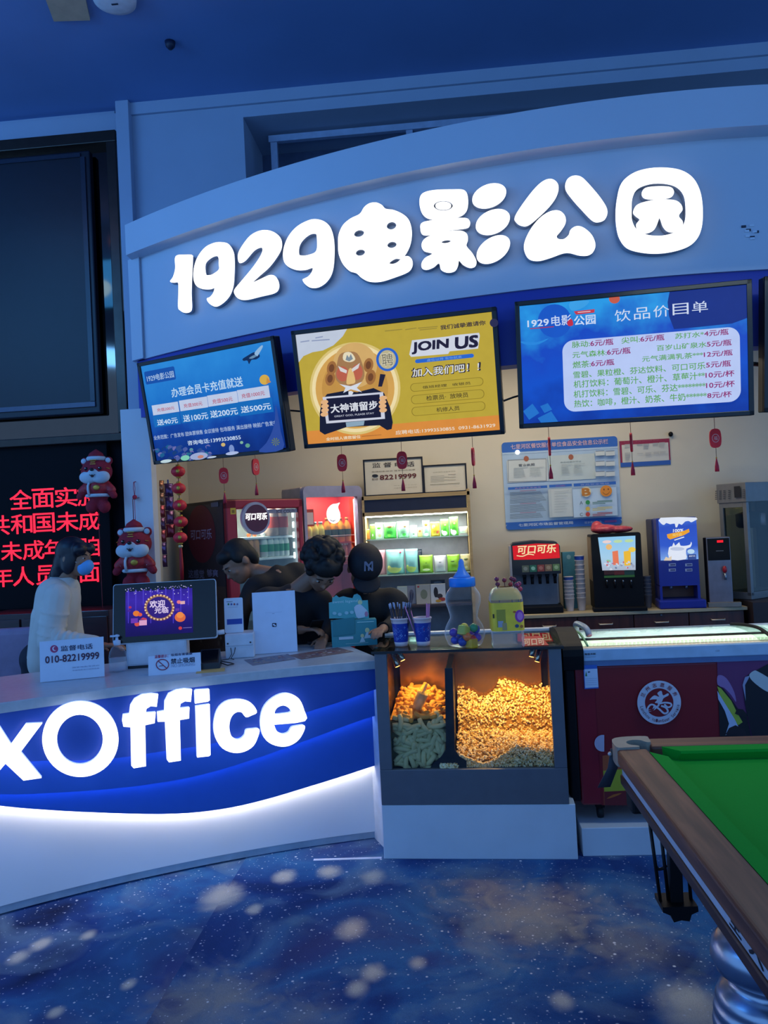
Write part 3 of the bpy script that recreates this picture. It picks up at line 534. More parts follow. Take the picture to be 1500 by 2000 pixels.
# ================================================================== TICKET COUNTER
TB = frame((-2.07, 3.316, 0), math.atan2(4.084-3.316, -.449+2.07)); BL = 1.794; XL = -1.6
CTOP = .97
def sag(x, o=0.0): return .085*(1-((x-.9)/.9)**2) if x > -.3 else .085*(1-(1.2/.9)**2)+(x+.3)*.25-o*0
def sg(o): return lambda x: sag(x)-o
SB = lambda o: S2(TB, sg(o), 0, 1260, .5)
def curve_z(S, pts):
    q = sorted([S(a, b) for a, b in pts])
    def z(x):
        if x <= q[0][0]: a, b = q[0], q[1]
        elif x >= q[-1][0]: a, b = q[-2], q[-1]
        else:
            i = max(k for k in range(len(q)-1) if q[k][0] <= x); a, b = q[i], q[i+1]
        return a[1]+(b[1]-a[1])*(x-a[0])/(b[0]-a[0])
    return z
def front_strip(zt, zb, o0, o1, mt, x0=XL, x1=BL, n=64, m_edge=None):
    mb = MB(); v = []; f = []
    for i in range(n+1):
        x = x0+(x1-x0)*i/n; a, b = zt(x), zb(x); y0, y1 = sag(x)-o0, sag(x)-o1; v += [(x, y0, b), (x, y0, a), (x, y1, a), (x, y1, b)]
    for i in range(n):
        a = i*4; b = a+4; f += [(a, b, b+1, a+1), (a+1, b+1, b+2, a+2), (a+2, b+2, b+3, a+3), (a+3, b+3, b, a)]
    f += [(0, 1, 2, 3), (n*4+3, n*4+2, n*4+1, n*4)]; return mb.add(v, f, mt, sm=False)
ctr = thing('ticket_counter', 'long curved ticket counter with blue wave front and lit white base', 'counter', TB)
w1 = smooth([(-260, 470), (0, 462), (160, 452), (320, 450), (470, 440), (600, 420), (830, 385), (1000, 335), (1190, 265), (1320, 225), (1445, 180), (1470, 172)], 4, False)
w2 = smooth([(-260, 560), (0, 583), (250, 575), (500, 555), (740, 518), (950, 460), (1190, 375), (1350, 315), (1430, 287), (1470, 275)], 4, False)
w3 = smooth([(-260, 590), (0, 628), (200, 645), (400, 655), (600, 660), (750, 655), (900, 635), (1050, 600), (1200, 555), (1330, 515), (1460, 472), (1475, 468)], 4, False)
zt = lambda x: CTOP-.045
z1, z2, z3 = [(lambda g: (lambda x: min(max(g(x), .2), .86)))(curve_z(SB(o), w_)) for o, w_ in ((.135, w1), (.09, w2), (.045, w3))]
BLUE = mat('2c50a8', .35, var=.02); BLUE2 = mat('3060bc', .35, var=.02)
zb_ = SB(0)(735, 870)[1]+.03; zbot = lambda x: zb_
WPAN = mat('dfe3ea', .4, var=.02, scale=2)
front_strip(zt, zbot, 0, -.02, WPAN).build('white_panel', ctr)
front_strip(zt, z3, .045, .030, BLUE2).build('wave_board', ctr)
front_strip(zt, z2, .09, .075, BLUE2).build('wave_board', ctr)
front_strip(zt, z1, .135, .120, BLUE).build('wave_board', ctr)
front_strip(lambda x: zb_, lambda x: 0.005, -.015, -.035, mat('a8b2c2', .5)).build('toe_kick', ctr)
def led(z, o, s, h='ffffff', x0=XL):
    n = 64; mb = MB(); v = []
    for i in range(n+1): x = x0+(BL-.02-x0)*i/n; zz = z(x)+.008; y = sag(x)-o; v += [(x, y-.005, zz), (x, y+.005, zz)]
    return mb.add(v, [(i*2, i*2+1, i*2+3, i*2+2) for i in range(n)], E(h, s, 0))
led(z3, .022, 42, 'fff2e4').build('light_strip', ctr); led(z2, .068, 16, '6c98ff').build('light_strip', ctr); led(z1, .113, 12, '6c98ff').build('light_strip', ctr)
STONE = mat('a9b4be', .3, var=.06, scale=30); DP = .62
mb = MB(); n = 48; v = []
for i in range(n+1):
    x = XL+(BL+.03-XL)*i/n; y0 = sag(x)-.145; v += [(x, y0, CTOP-.045), (x, y0, CTOP-.004), (x, y0+.006, CTOP), (x, sag(x)+DP, CTOP), (x, sag(x)+DP, CTOP-.045)]
f = []
for i in range(n):
    a = i*5; b = a+5; f += [(a+k, b+k, b+(k+1) % 5, a+(k+1) % 5) for k in range(5)]
mb.add(v, f+[(0, 1, 2, 3, 4), tuple(n*5+k for k in (4, 3, 2, 1, 0))], STONE); mb.build('counter_top', ctr)
front_strip(lambda x: CTOP-.05, lambda x: 0, -DP+.06, -DP+.03, WPAN).build('back_panel', ctr)
mb = MB(); mb.box(BL-.004, BL+.03, sag(BL)-.14, sag(BL)+DP, 0, CTOP-.045, mat('b4bfcd', .45), .003); mb.build('end_panel', ctr)
# lit letters on the wave front
fo = sg(.17); S = S2(TB, fo, 0, 1260, .5); BOXW = E('ffffff', 2.6, 0); BOXS = E('9db8ff', 1.5, 0)
def bo(label, loops, *more):
    groups = [[S.pts(l) for l in g] for g in (loops,)+more]; cx = sum(p[0] for p in groups[0][0])/len(groups[0][0]); cz = min(p[1] for g in groups for p in g[0])
    t = thing('counter_letter', label, 'sign letter', TB @ Matrix.Translation((cx, fo(cx), cz)), 'glowing letters on the counter front'); a, b = MB(), MB()
    fn = lambda x, y, z: (x-cx, sag(x)-y-fo(cx), z-cz)
    for ls in groups: a.poly(ls, BOXW, .175, .165, fn=fn); b.poly(ls, BOXS, .164, .142, fn=fn)
    a.build('letter_face', t); b.build('letter_body', t)
bo('glowing white letter x cut by the left edge of the photo', [[(-75, 322), (-3, 318), (42, 388), (100, 308), (165, 305), (80, 418), (162, 518), (92, 528), (22, 462), (-45, 540), (-120, 542), (-22, 428)]])
bo('glowing white capital O on the counter front', [oval(314, 367, 149, 147, 0, 48), oval(312, 369, 90, 98, 0, 40)])
bo('first glowing letter f right of the O on the counter front', [[(618, 192), (590, 189), (555, 193), (525, 210), (509, 235), (505, 268), (480, 272), (477, 295), (482, 318), (510, 320), (513, 470), (522, 480), (570, 472), (567, 312), (604, 304), (608, 262), (569, 265), (572, 248), (588, 238), (612, 240)]])
bo('second glowing letter f beside the letter i on the counter front', [[(750, 173), (720, 170), (688, 175), (658, 190), (643, 220), (642, 257), (614, 262), (616, 299), (645, 298), (652, 447), (660, 457), (706, 450), (702, 292), (738, 286), (740, 243), (702, 247), (705, 228), (722, 219), (745, 221)]])
bo('glowing letter i with its dot on the counter front', [[(764, 239), (819, 231), (822, 428), (816, 433), (770, 438)]], [[(760, 180), (766, 175), (817, 172), (819, 215), (812, 220), (762, 228)]])
bo('glowing letter c on the counter front', [smooth([(1003, 262), (990, 235), (965, 218), (925, 212), (880, 222), (848, 255), (835, 312), (842, 362), (868, 402), (912, 420), (955, 415), (990, 392), (1008, 355), (1012, 328), (985, 328), (962, 332), (956, 352), (940, 367), (920, 368), (902, 352), (895, 318), (902, 283), (920, 263), (943, 262), (960, 281), (982, 274)], 3)])
bo('glowing letter e at the right end of the counter lettering', [smooth([(1190, 296), (1188, 255), (1168, 210), (1132, 190), (1095, 192), (1055, 215), (1028, 250), (1018, 300), (1026, 350), (1050, 380), (1090, 395), (1130, 392), (1165, 370), (1186, 336), (1189, 314), (1162, 316), (1140, 322), (1128, 341), (1105, 348), (1082, 337), (1071, 313), (1074, 310)], 3), smooth([(1073, 269), (1080, 246), (1105, 235), (1128, 245), (1137, 262), (1105, 268)], 3)])
# ------------------------------------------------------------------ things on the ticket counter
def on_counter(px, py): return PZ(px, py, CTOP)
CY = math.atan2(4.084-3.316, -.449+2.07)
def stand(name, label, cat, px, py, yaw, tilt=0.0, z=CTOP): q = PZ(px, py, z); return thing(name, label, cat, frame(q, yaw, tilt))
PAP = P('c4d0e4', .5); INK = P('2a2c50'); RED = P('a02838')
# phone number board
q = on_counter(140, 1328); T = frame(q, R(20), R(-8)); t = thing('notice_board', 'white standing board with phone number 010-82219999 at the left of the counter', 'sign', T); S = S2(T, 0, 0, 1180, 1/6)
a, b = S(470, 910), S(1212, 380); mb = MB(); mb.box(a[0], b[0], 0, .006, .002, b[1], PAP, .001); mb.ly = -.0002
mb.px(S, oval(635, 525, 47, 45, n=24), P('a83a68')); mb.px(S, oval(640, 522, 27, 27, n=20), P('d8d0e0')); mb.px(S, oval(650, 520, 21, 21, n=18), P('a83a68'))
mb.tx(S, '监督电话', (712, 553), (1085, 460), INK); mb.tx(S, '010-82219999', (533, 695), (1160, 560), P('4a2440'), .02); mb.tx(S, '国家电影专资办', (850, 752), (1165, 708), P('7a86a4'), 0); mb.tx(S, '中国电影发行放映协会', (850, 785), (1165, 742), P('7a86a4'), 0)
mb.build('board', t); MB().box(a[0]+.03, a[0]+.05, .006, .05, .001, .006, PAP).box(b[0]-.05, b[0]-.03, .006, .05, .001, .006, PAP).box(a[0]+.03, b[0]-.03, .044, .05, .001, .10, PAP).build('easel_foot', t)
# hand gel bottle
q = on_counter(231, 1311); t = thing('sanitizer_bottle', 'clear pump bottle of hand gel between the phone board and the till screen', 'bottle', frame(q)); k = .045
MB().lathe([(.02, 0), (k, .004), (k, .075), (k*.92, .10), (k*.6, .125), (.014, .132), (.014, .138)], plastic('c8d8ea'), n=24).build('bottle_body', t); MB().lathe([(.018, .003), (k-.004, .007), (k-.004, .07), (.005, .071)], plastic('d4e0ee', .25, .4), n=20).build('gel', t)
mb = MB().lathe([(.016, .136), (.018, .14), (.018, .16), (.008, .163), (.006, .178), (.014, .18), (.014, .188), (.003, .192)], mat('c2cee0', .4), n=16); mb.box(-.035, 0, -.006, .006, .178, .188, mat('c2cee0', .4), .002); mb.build('pump', t)
# till screen
q = on_counter(305, 1302); T = frame(q, R(13)); S = S2(T, -.02, 0, 0, 1); t = thing('till_terminal', 'white point of sale terminal whose screen shows a purple welcome picture', 'till', T); WPL = mat('c6cfdd', .35)
a, b = S(247, 1300), S(364, 1248); mb = MB(); mb.box(a[0], b[0], -.02, .13, .012, b[1]+.05, WPL, .012).box(a[0]+.005, b[0]-.005, -.015, .125, 0, .014, mat('181c28'), .002); mb.build('base', t)
T2 = frame((0, -.03, S(305, 1250)[1]), 0, R(-14)); TM = T @ T2; S = S2(TM, 0, 0, 0, 1); mn = tag(MB().poly(rrect(S(229, 0)[0], S(240, 1258)[1], S(390, 0)[0], S(380, 1131)[1]-.004, .014, 6), WPL, .004, .034).build('monitor', t)); mn.matrix_local = T2
a, b = (S(229, 0)[0], S(240, 1258)[1]), (S(390, 0)[0], S(380, 1131)[1]-.004)
pl = MB().poly(rrect(a[0]+.004, a[1]+.004, b[0]-.004, b[1]-.004, .012, 6), mat('070a14', .2), -.001, .004); pl.ly = -.001; SZ = S2(TM, -.001, 0, 1100, .29333)
pl.rx(SZ, (835, 492), (1280, 165), gradE([(0, '14104a'), (.3, '1e1670'), (.7, '3a28a8'), (1, '241a7c')], a[1], b[1]))
for i in range(9): x = 850+i*50; pl.px(SZ, [(x, 180-(x-850)*.05), (x+9, 180-(x-850)*.05), (x+7, 400-(i % 3)*60), (x+2, 400-(i % 3)*60)], E('4a3cc0'))
for i in range(70): x = rnd.uniform(842, 1275); y = 175-(x-842)*.06+abs(rnd.gauss(0, 28)); pl.px(SZ, oval(x, y, rnd.uniform(1.5, 4), rnd.uniform(1.5, 4), n=8), E(rnd.choice(['b8b0e8', '8c88e0', 'd8d0f0'])))
pl.px(SZ, oval(1069, 303, 101, 88, n=40), E('6a4050')); pl.px(SZ, oval(1069, 303, 92, 80, n=40), E('9a7050')); pl.px(SZ, oval(1069, 303, 82, 71, n=40), E('30207c'))
for i in range(26): an = i*2*math.pi/26; pl.px(SZ, oval(1069+93*math.cos(an), 303+80*math.sin(an), 6, 6, n=10), E('e8c8a0'))
pl.tx(SZ, '欢迎', (1008, 308), (1108, 255), E('d8c8ec'), .03); pl.tx(SZ, '光临', (1040, 345), (1130, 300), E('d8c8ec'), .03)
for x, y, r, c in ((920, 345, 22, 'e07830'), (945, 352, 14, 'd85a40'), (925, 415, 17, 'd05048'), (1208, 370, 36, 'd86a40'), (1208, 355, 24, 'e88a48'), (1200, 270, 14, 'e07888'), (880, 305, 10, 'a83060')): pl.px(SZ, oval(x, y, r, r*.85, n=16), E(c))
for x, y, s_, c in ((885, 410, 46, '6a38b0'), (940, 425, 50, 'd8a0c8'), (1210, 285, 30, 'd8a8b0'), (1178, 330, 26, '5a34a0'), (865, 335, 18, '4a2890')): pl.rx(SZ, (x, y), (x+s_, y-s_*.75), E(c))
pl.px(SZ, [(990, 388), (945, 385), (965, 372), (988, 378)], E('c04058')); pl.px(SZ, oval(1210, 442, 12, 11, n=14), E('c83a40')); pl.rx(SZ, (1228, 443), (1285, 435), E('7068a8'))
pl.build('display', mn); MB().tube([(b[0]-.02, .045, a[1]+.03), (b[0]+.035, .05, a[1]+.035)], .013, WPL, 12).build('scanner_arm', mn)
# no smoking tent
q = on_counter(338, 1316); T = frame(q, R(16)); t = thing('table_tent', 'white folded no smoking notice in front of the till terminal', 'sign', T); TT = T @ Matrix.Rotation(R(-20), 4, 'X'); S = S2(TT, 0, 0, 1100, .29333); a, b = S(988, 742), S(1335, 590)
pn = MB().box(a[0], b[0], 0, .004, 0, b[1]-.003, PAP); pn.ly = -.0003; pn.tx(S, '温馨提示：', (1030, 634), (1120, 606), P('a83a58'), .025); pn.tx(S, '吸烟有害健康', (1140, 620), (1280, 592), INK, .02); pn.tx(S, '禁止吸烟', (1138, 672), (1295, 624), P('20243c'), .02); pn.tx(S, 'NO SMOKING', (1142, 694), (1298, 662), P('98a4bc'))
o1 = oval(1082, 676, 44, 38, n=28); pn.poly([S.pts(o1), S.pts(oval(1082, 676, 38, 32, n=28))], P('8a2440')); pn.strip(S.pts([(1052, 650), (1112, 702)]), .004, P('8a2440')); pn.rx(S, (1060, 688), (1085, 682), P('3a3448'))
o = pn.build('printed_panel', t); o.matrix_local = Matrix.Rotation(R(-20), 4, 'X'); h = (b[1]-.003)*math.cos(R(20)); d = (b[1]-.003)*math.sin(R(20))
MB().add([(a[0], d+.004, h), (b[0], d+.004, h), (b[0], 2*d, 0), (a[0], 2*d, 0), (a[0], d, h-.004), (b[0], d, h-.004), (b[0], 2*d-.004, 0), (a[0], 2*d-.004, 0)], [(0, 1, 2, 3), (7, 6, 5, 4), (0, 3, 7, 4), (1, 5, 6, 2), (0, 4, 5, 1)], PAP).build('rear_panel', t)
# card reader
q = on_counter(410, 1304); T = frame(q, R(12)); t = thing('card_reader', 'black slanted payment reader right of the no smoking notice', 'reader', T); BK = mat('12151e', .4)
mb = MB(); mb.add([(-.055, -.05, 0), (.055, -.05, 0), (.055, .08, 0), (-.055, .08, 0), (-.05, -.045, .03), (.05, -.045, .03), (.05, .075, .085), (-.05, .075, .085)], [(3, 2, 1, 0), (4, 5, 6, 7), (0, 1, 5, 4), (1, 2, 6, 5), (2, 3, 7, 6), (3, 0, 4, 7)], BK); mb.build('housing', t)
MB().add([(-.042, -.034, .0365), (.042, -.034, .0365), (.042, .064, .0815), (-.042, .064, .0815)], [(0, 1, 2, 3)], mat('05070c', .12)).build('screen', t)
MB().tube([(.05, .02, .02), (.09, 0, .006), (.12, .03, .006), (.10, .07, .006), (.05, .06, .02)], .003, BK, 6).build('cord', t)
tag(MB().box(-.07, .07, -.05, .05, 0, .0015, P('b09a60')).build('tape_patch', None, frame(on_counter(415, 1308)+Vector((0, -.03, 0)), R(15))), 'yellowed tape patch on the counter under the payment reader', 'tape')
# receipt printer with payment plate
q = on_counter(462, 1286); T = frame(q, R(10)); S = S2(T, 0, 360, 1120, .29333); t = thing('receipt_printer', 'small white receipt printer behind the payment reader', 'printer', T); a, b = S(275, 558), S(460, 395)
wd = b[0]-a[0]; MB().box(a[0], b[0], 0, .15, 0, b[1], WPL, .006).build('body', t); MB().box(a[0]+.002, b[0]-.002, -.008, .0, b[1]*.52, b[1]-.004, WPL, .003).box(a[0]+.012, a[0]+.02, -.011, -.008, b[1]*.6, b[1]*.66, BK).box(b[0]-.022, b[0]-.014, -.011, -.008, b[1]*.6, b[1]*.66, BK).build('paper_door', t)
MB().tube([(a[0]+.03, -.002, b[1]*.45), (a[0]+.035, -.01, b[1]*.2), (a[0]+.02, -.03, .004), (a[0]-.02, -.05, .004)], .002, BK, 6).build('cable', t); MB().tube([(a[0]+.055, -.002, b[1]*.45), (a[0]+.05, -.012, b[1]*.25), (a[0]+.03, -.02, .004), (a[0]+.05, -.05, .004)], .002, BK, 6).build('cable', t)
top = T @ Matrix.Translation((0, .05, b[1])); S = S2(top, 0, 360, 1120, .29333); t2 = thing('payment_plate', 'small white upright payment plate standing on the receipt printer', 'sign', top @ Matrix.Rotation(R(-6), 4, 'X')); a, b = S(270, 372), S(385, 160)
mb = MB(); mb.poly(rrect(a[0], .001, b[0], b[1], .008), P('cdd8ea', .4), -.002, .006); mb.ly = -.0022; mb.rx(S, (284, 342), (384, 300), P('2a4ca8')); mb.rx(S, (278, 192), (320, 187), INK)
for i in range(4): mb.px(S, oval(292+i*20, 206, 6, 7, n=10), P(['2a7a50', '2c50a0', 'a04850', '6a70a0'][i]))
mb.rx(S, (290, 228), (355, 223), P('7884a0')); mb.build('plate', t2); MB().box(a[0]+.01, b[0]-.01, .006, .05, 0.001, .01, WPL).build('foot', t2)
# white stand-up board (code left blank)
q = on_counter(535, 1276); T = frame(q, R(12), R(-6)); S = S2(T, 0, 360, 1120, .29333); t = thing('acrylic_stand', 'tall plain white acrylic payment board in the middle of the counter', 'sign', T); a, b = S(466, 530), S(735, 112)
mb = MB(); mb.box(a[0], b[0], 0, .006, .001, b[1], P('c6d4ec', .35), .001); mb.ly = -.0004; mb.rx(S, (540, 262), (650, 256), P('8e9cba')); mb.rx(S, (585, 270), (600, 266), P('8e9cba')); mb.px(S, rrect(585, 330, 614, 356, 6), P('1c2440')); mb.px(S, oval(596, 341, 7, 6, n=12), P('c8d4e8')); mb.px(S, oval(604, 347, 6, 5, n=12), P('c8d4e8')); mb.build('board', t)
MB().box(a[0]+.02, b[0]-.02, .006, .075, .001, .006, P('c6d4ec')).build('foot', t)
# flyers lying under the glass
for lab, pts, c1_, c2_ in (('colourful flyer lying flat on the counter in front of the white board', [(395, 575), (690, 535), (745, 570), (455, 612)], '6c7488', 'a08c88'), ('brown printed flyer lying flat on the counter before the teal box', [(690, 545), (1020, 492), (1130, 520), (780, 572)], '6a5c60', '98888c')):
    q = [PZ(360+a*.29333, 1120+b*.29333, CTOP+.001) for a, b in pts]; o = q[0].copy(); lq = [p-o for p in q]; mb = MB().add([tuple(p) for p in lq]+[tuple(p-Vector((0, 0, .001))) for p in lq], [(0, 3, 2, 1), (4, 5, 6, 7)], P(c1_)); rn = random.Random(len(lab))
    for i in range(34):
        u, v_ = rn.uniform(.05, .9), rn.uniform(.08, .88); du, dv = rn.uniform(.02, .08), rn.uniform(.03, .09); bi = lambda u, v: lq[0].lerp(lq[1], u).lerp(lq[3].lerp(lq[2], u), v)+Vector((0, 0, .0004+.00002*i)); mb.add([tuple(bi(u, v_)), tuple(bi(u, v_+dv)), tuple(bi(u+du, v_+dv)), tuple(bi(u+du, v_))], [(0, 1, 2, 3)], P(rn.choice([c2_, 'b8bcc8', '3a4878', 'a8a48c', '7c3c40'])))
    tag(mb.build('flyer', None, frame(o)), lab, 'flyer')
# teal display carton
q = on_counter(690, 1262); T = frame(q, R(10)); S = S2(T, 0, 360, 1120, .29333); t = thing('display_carton', 'teal cardboard display box with a wavy top near the end of the counter', 'box', T); TE = P('3f8f98', .55); TE2 = P('57a8ac'); a, b = S(985, 488), S(1278, 300); bt = S(965, 195)
mb = MB(); mb.box(a[0], b[0], 0, .09, 0, b[1]-.004, TE); mb.build('tray', t)
mb = MB(); mb.ly = -.0005; S2_ = S
for x, y, s_ in ((1218, 378, 1), (1185, 415, .8)): mb.px(S, oval(x, y, 15*s_, 17*s_, n=14), P('c8cc9c')); mb.px(S, [(x-22*s_, y+55*s_), (x-5*s_, y+12*s_), (x+8*s_, y+12*s_), (x+25*s_, y+50*s_)], P('b4cfd8'))
mb.rx(S, (1030, 442), (1125, 418), P('b8ccd8')); mb.rx(S, (1075, 470), (1225, 458), P('a8d0d0')); mb.rx(S, (1150, 328), (1262, 316), P('a4d4d4')); mb.px(S, [(990, 310), (1135, 290), (1135, 400), (992, 420)], P('2f7c86')); mb.build('front_print', t)
bk = MB(); pt = [(965, 300), (962, 195), (985, 190), (985, 165), (1012, 145), (1030, 160), (1060, 152), (1090, 160), (1120, 165), (1130, 142), (1152, 135), (1172, 150), (1185, 180), (1222, 178), (1230, 300)]
Sb = S2(T @ Matrix.Translation((0, .06, 0)), 0, 360, 1120, .29333); bk.poly(Sb.pts(pt), TE2, .06, .066); bk.ly = .0595; bk.tx(Sb, 'sweet legend', (985, 205), (1150, 172), P('b8dce0'), 0, .2); bk.px(Sb, oval(1170, 192, 15, 16, n=14), P('c8cc9c')); bk.px(Sb, [(1130, 225), (1160, 205), (1185, 215), (1228, 270), (1160, 300), (1140, 270)], P('c0ccd8'), 2); bk.px(Sb, oval(1212, 270, 12, 18, n=12), P('b87c98'))
for x, y in ((1000, 265), (1035, 272), (1080, 262), (1115, 258)): bk.px(Sb, oval(x, y, 14, 11, n=12), P('98c4cc'))
bk.build('header_card', t)
# round black thing and phone rest
tag(MB().lathe([(.03, 0), (.035, .004), (.035, .018), (.028, .022)], BK, n=24).build('tape_roll', None, frame(on_counter(612, 1258), 0)), 'small round black object on the counter left of the teal box', 'tape roll')
# things behind the counter at far left
q = PZ(10, 1302, CTOP); t = thing('chair_back', 'pale pink padded chair back at the far left behind the counter', 'chair', frame((q.x-.24, q.y+.42, 0), R(10)))
MB().box(-.25, .23, -.04, .04, .55, 1.14, mat('8f7f9a', .6), .04, seg=3).build('backrest', t); MB().box(-.25, .23, .0, .42, .42, .5, mat('8f7f9a', .6), .03).build('seat', t)
for x in (-.2, .18):
    for y in (0.0, .38): MB().tube([(x, y, 0), (x, y, .45)], .014, mat('202430', .4), 8).build('leg', t)
# ================================================================== POPCORN CABINET
TP = frame((.075, 3.815, 0), R(-2.5)); S = S2(TP, 0, 700, 1220, .29333); GREY = mat('5e626c', .42, .2, var=.05); GREYD = mat('32343c', .4, .3)
pc = thing('popcorn_cabinet', 'dark grey popcorn warmer cabinet with two lit glass bins on a white base', 'cabinet', TP)
xl, xr = S(130, 700)[0], S(1378, 700)[0]; zb = S(700, 1200)[1]; zt_ = S(730, 176)[1]; ox0, ox1 = S(207, 600)[0], S(1288, 600)[0]; oz0, oz1 = S(740, 962)[1], S(730, 166)[1]-.004; D = .56
MB().box(S(163, 1400)[0], S(1455, 1400)[0], .0, D+.1, .004, zb, mat('c4cdd8', .5, var=.04, scale=5), .004).build('base', pc)
MB().box(xl, xr, -.002, .03, zb+.001, oz0, GREY, .003).build('front_panel', pc)
MB().box(xl, ox0, -.002, .03, oz0, zt_, GREY, .003).build('upright', pc); MB().box(ox1, xr, -.002, .03, oz0, zt_, GREY, .003).build('upright', pc)
BRN = mat('b88a5c', .22, .75, var=.06, scale=4)
MB().box(xl, xl+.02, .03, D, zb, zt_, GREYD).build('side_panel', pc); MB().box(xr-.02, xr, .03, D, zb, zt_, GREYD).build('side_panel', pc)
MB().box(xl, xr, D, D+.02, zb, zt_, GREYD).build('rear_panel', pc)
MB().box(ox0+.004, ox1-.004, D-.03, D-.004, oz0, oz1, BRN).box(xl+.021, xl+.03, .04, D-.03, oz0, oz1, BRN).box(xr-.03, xr-.021, .04, D-.03, oz0, oz1, BRN).build('inner_lining', pc)
MB().box(xl+.02, xr-.02, .03, D, zb+.01, oz0-.004, GREYD).build('bin_floor', pc)
MB().box(ox0, ox1, .014, .017, oz0, oz1, glass('f4f4f0')).build('front_glass', pc)
TOPZ = zt_+.012
MB().box(xl-.012, xr+.012, -.012, D-.02, zt_+.001, TOPZ, glass('b8c8c4'), 0).build('glass_top', pc)
MB().box(xl-.012, xr+.012, D-.02, D+.03, zt_+.001, TOPZ+.012, mat('c8ccd0', .4)).build('top_rim', pc); MB().box(xl-.013, xr+.013, -.016, -.011, zt_, TOPZ+.001, mat('10141c', .3)).build('glass_edge', pc)
dv = [(575, 290), (627, 288), (640, 700), (643, 830), (672, 875), (720, 905), (720, 966), (470, 966), (500, 922), (548, 880), (585, 830), (582, 700)]
MB().poly(S2(TP, .03, 700, 1220, .29333).pts(dv), GREYD, .024, .034).build('bin_divider', pc)
xd0, xd1 = S(582, 600)[0], S(634, 600)[0]; shz = S2(TP, .1, 700, 1220, .29333)(600, 296)[1]
MB().box(xd0+.005, xd1-.005, .04, D-.03, oz0, shz, GREYD).build('partition', pc)
# bins' warm lamps
def spot(px, py, dx, lab, lit=True):
    q = hit(TP, 700+px*.29333, 1220+py*.29333, .10); t = thing('spot_lamp', lab, 'lamp', TP @ Matrix.Translation((q.x, .10, q.z)) @ Matrix.Rotation(R(dx), 4, 'Y') @ Matrix.Rotation(R(-14), 4, 'X'), 'chrome spot lamps in the popcorn cabinet')
    MB().lathe([(.006, .03), (.014, .028), (.015, -.03), (.0125, -.032)], mat('b8b4ac', .15, 1.0), n=18).build('lamp_housing', t); MB().lathe([(.0125, -.0322), (.004, -.0335)], E('ffc060', 6), n=14).build('bulb', t); MB().box(-.004, .004, -.004, .004, .028, max(.034, zt_-q.z-.004), mat('8a8a8a', .3, .8)).build('bracket', t)
spot(245, 240, -22, 'nearer chrome spot lamp in the top left corner of the popcorn cabinet'); spot(278, 200, -25, 'second chrome spot lamp just behind at the top left of the popcorn cabinet')
spot(1200, 205, 18, 'larger chrome spot lamp in the top right corner of the popcorn cabinet'); spot(1160, 172, 14, 'smaller chrome spot lamp at the top right inside the popcorn cabinet')
def warm(x, y, z, e, r=.02, c=(1, .55, .13), tgt=None):
    l = bpy.data.lights.new('warm_bulb', 'SPOT'); l.energy = e; l.color = c; l.shadow_soft_size = r; l.spot_size = R(135); l.spot_blend = .6; o = bpy.data.objects.new('warm_bulb', l); COL.objects.link(o); o.location = TP @ Vector((x, y, z)); return o
warm(S(400, 300)[0], .30, oz1-.05, 9); warm(S(850, 300)[0], .26, oz1-.05, 13); warm(S(1120, 300)[0], .26, oz1-.05, 13)
# popcorn heap
def interp(t, x):
    if x <= t[0][0]: return t[0][1]
    for (a, b), (c, d) in zip(t, t[1:]):
        if x <= c: return b+(d-b)*(x-a)/(c-a)
    return t[-1][1]
Sg = S2(TP, .035, 700, 1220, .29333); Sm = S2(TP, .24, 700, 1220, .29333); Sr = S2(TP, .48, 700, 1220, .29333)
gl = [Sg(a, b) for a, b in ((640, 840), (720, 880), (830, 925), (900, 900), (960, 860), (1050, 795), (1150, 815), (1300, 830))]
md = [Sm(a, b) for a, b in ((640, 712), (900, 705), (1060, 712), (1290, 715))]
bk = [Sr(a, b) for a, b in ((640, 440), (700, 435), (830, 500), (880, 475), (950, 390), (1060, 405), (1130, 430), (1280, 420))]  # mirror image of the heap, shaped here as a real rear mound
def heap(x, y):
    a, b, c = interp(gl, x), interp(md, x), interp(bk, x)
    if y < .24: return a+(b-a)*max(0, (y-.035)/.205)**.8
    return b-.03*math.sin(min(1, (y-.24)/.1)*math.pi)+(c-b)*max(0, (y-.27)/.21)**.9
px0, px1 = xd1+.006, ox1+.03; POP = [mat('f4e2b4', .8), mat('e8cc8c', .8), mat('fff2d4', .8), mat('c89a58', .8)]
mb = MB(); nx, ny = 40, 30; v = [(px0+(px1-px0)*i/nx, .04+.46*j/ny, heap(px0+(px1-px0)*i/nx, .04+.46*j/ny)-.012) for j in range(ny+1) for i in range(nx+1)]
f = [(j*(nx+1)+i, j*(nx+1)+i+1, (j+1)*(nx+1)+i+1, (j+1)*(nx+1)+i) for j in range(ny) for i in range(nx)]; o = len(v)
v += [(px0+(px1-px0)*i/nx, .04, oz0-.004) for i in range(nx+1)]; f += [(i, o+i, o+i+1, i+1) for i in range(nx)]; mb.add(v, f, mat('8a6a3a', .9))
b_ = bmesh.new(); bmesh.ops.create_icosphere(b_, subdivisions=1, radius=1); IV = [q.co.copy() for q in b_.verts]; IF = [tuple(q.index for q in fc.verts) for fc in b_.faces]; b_.free()
rn = random.Random(11)
def kernel(x, y, z, s):
    mt = rn.choices(POP, (5, 4, 4, 2))[0]
    for k in range(rn.choice((2, 3, 3))):
        ox, oy, oz = [rn.uniform(-.6, .6)*s for _ in range(3)]; r = s*rn.uniform(.45, .72); mb.add([(x+ox+q.x*r, y+oy+q.y*r*.9, z+oz+q.z*r) for q in IV], IF, mt, None, False)
for _ in range(2600): x, y = rn.uniform(px0, px1), .04+.46*rn.random(); kernel(x, y, heap(x, y)+rn.uniform(-.004, .006), rn.uniform(.0052, .0082))
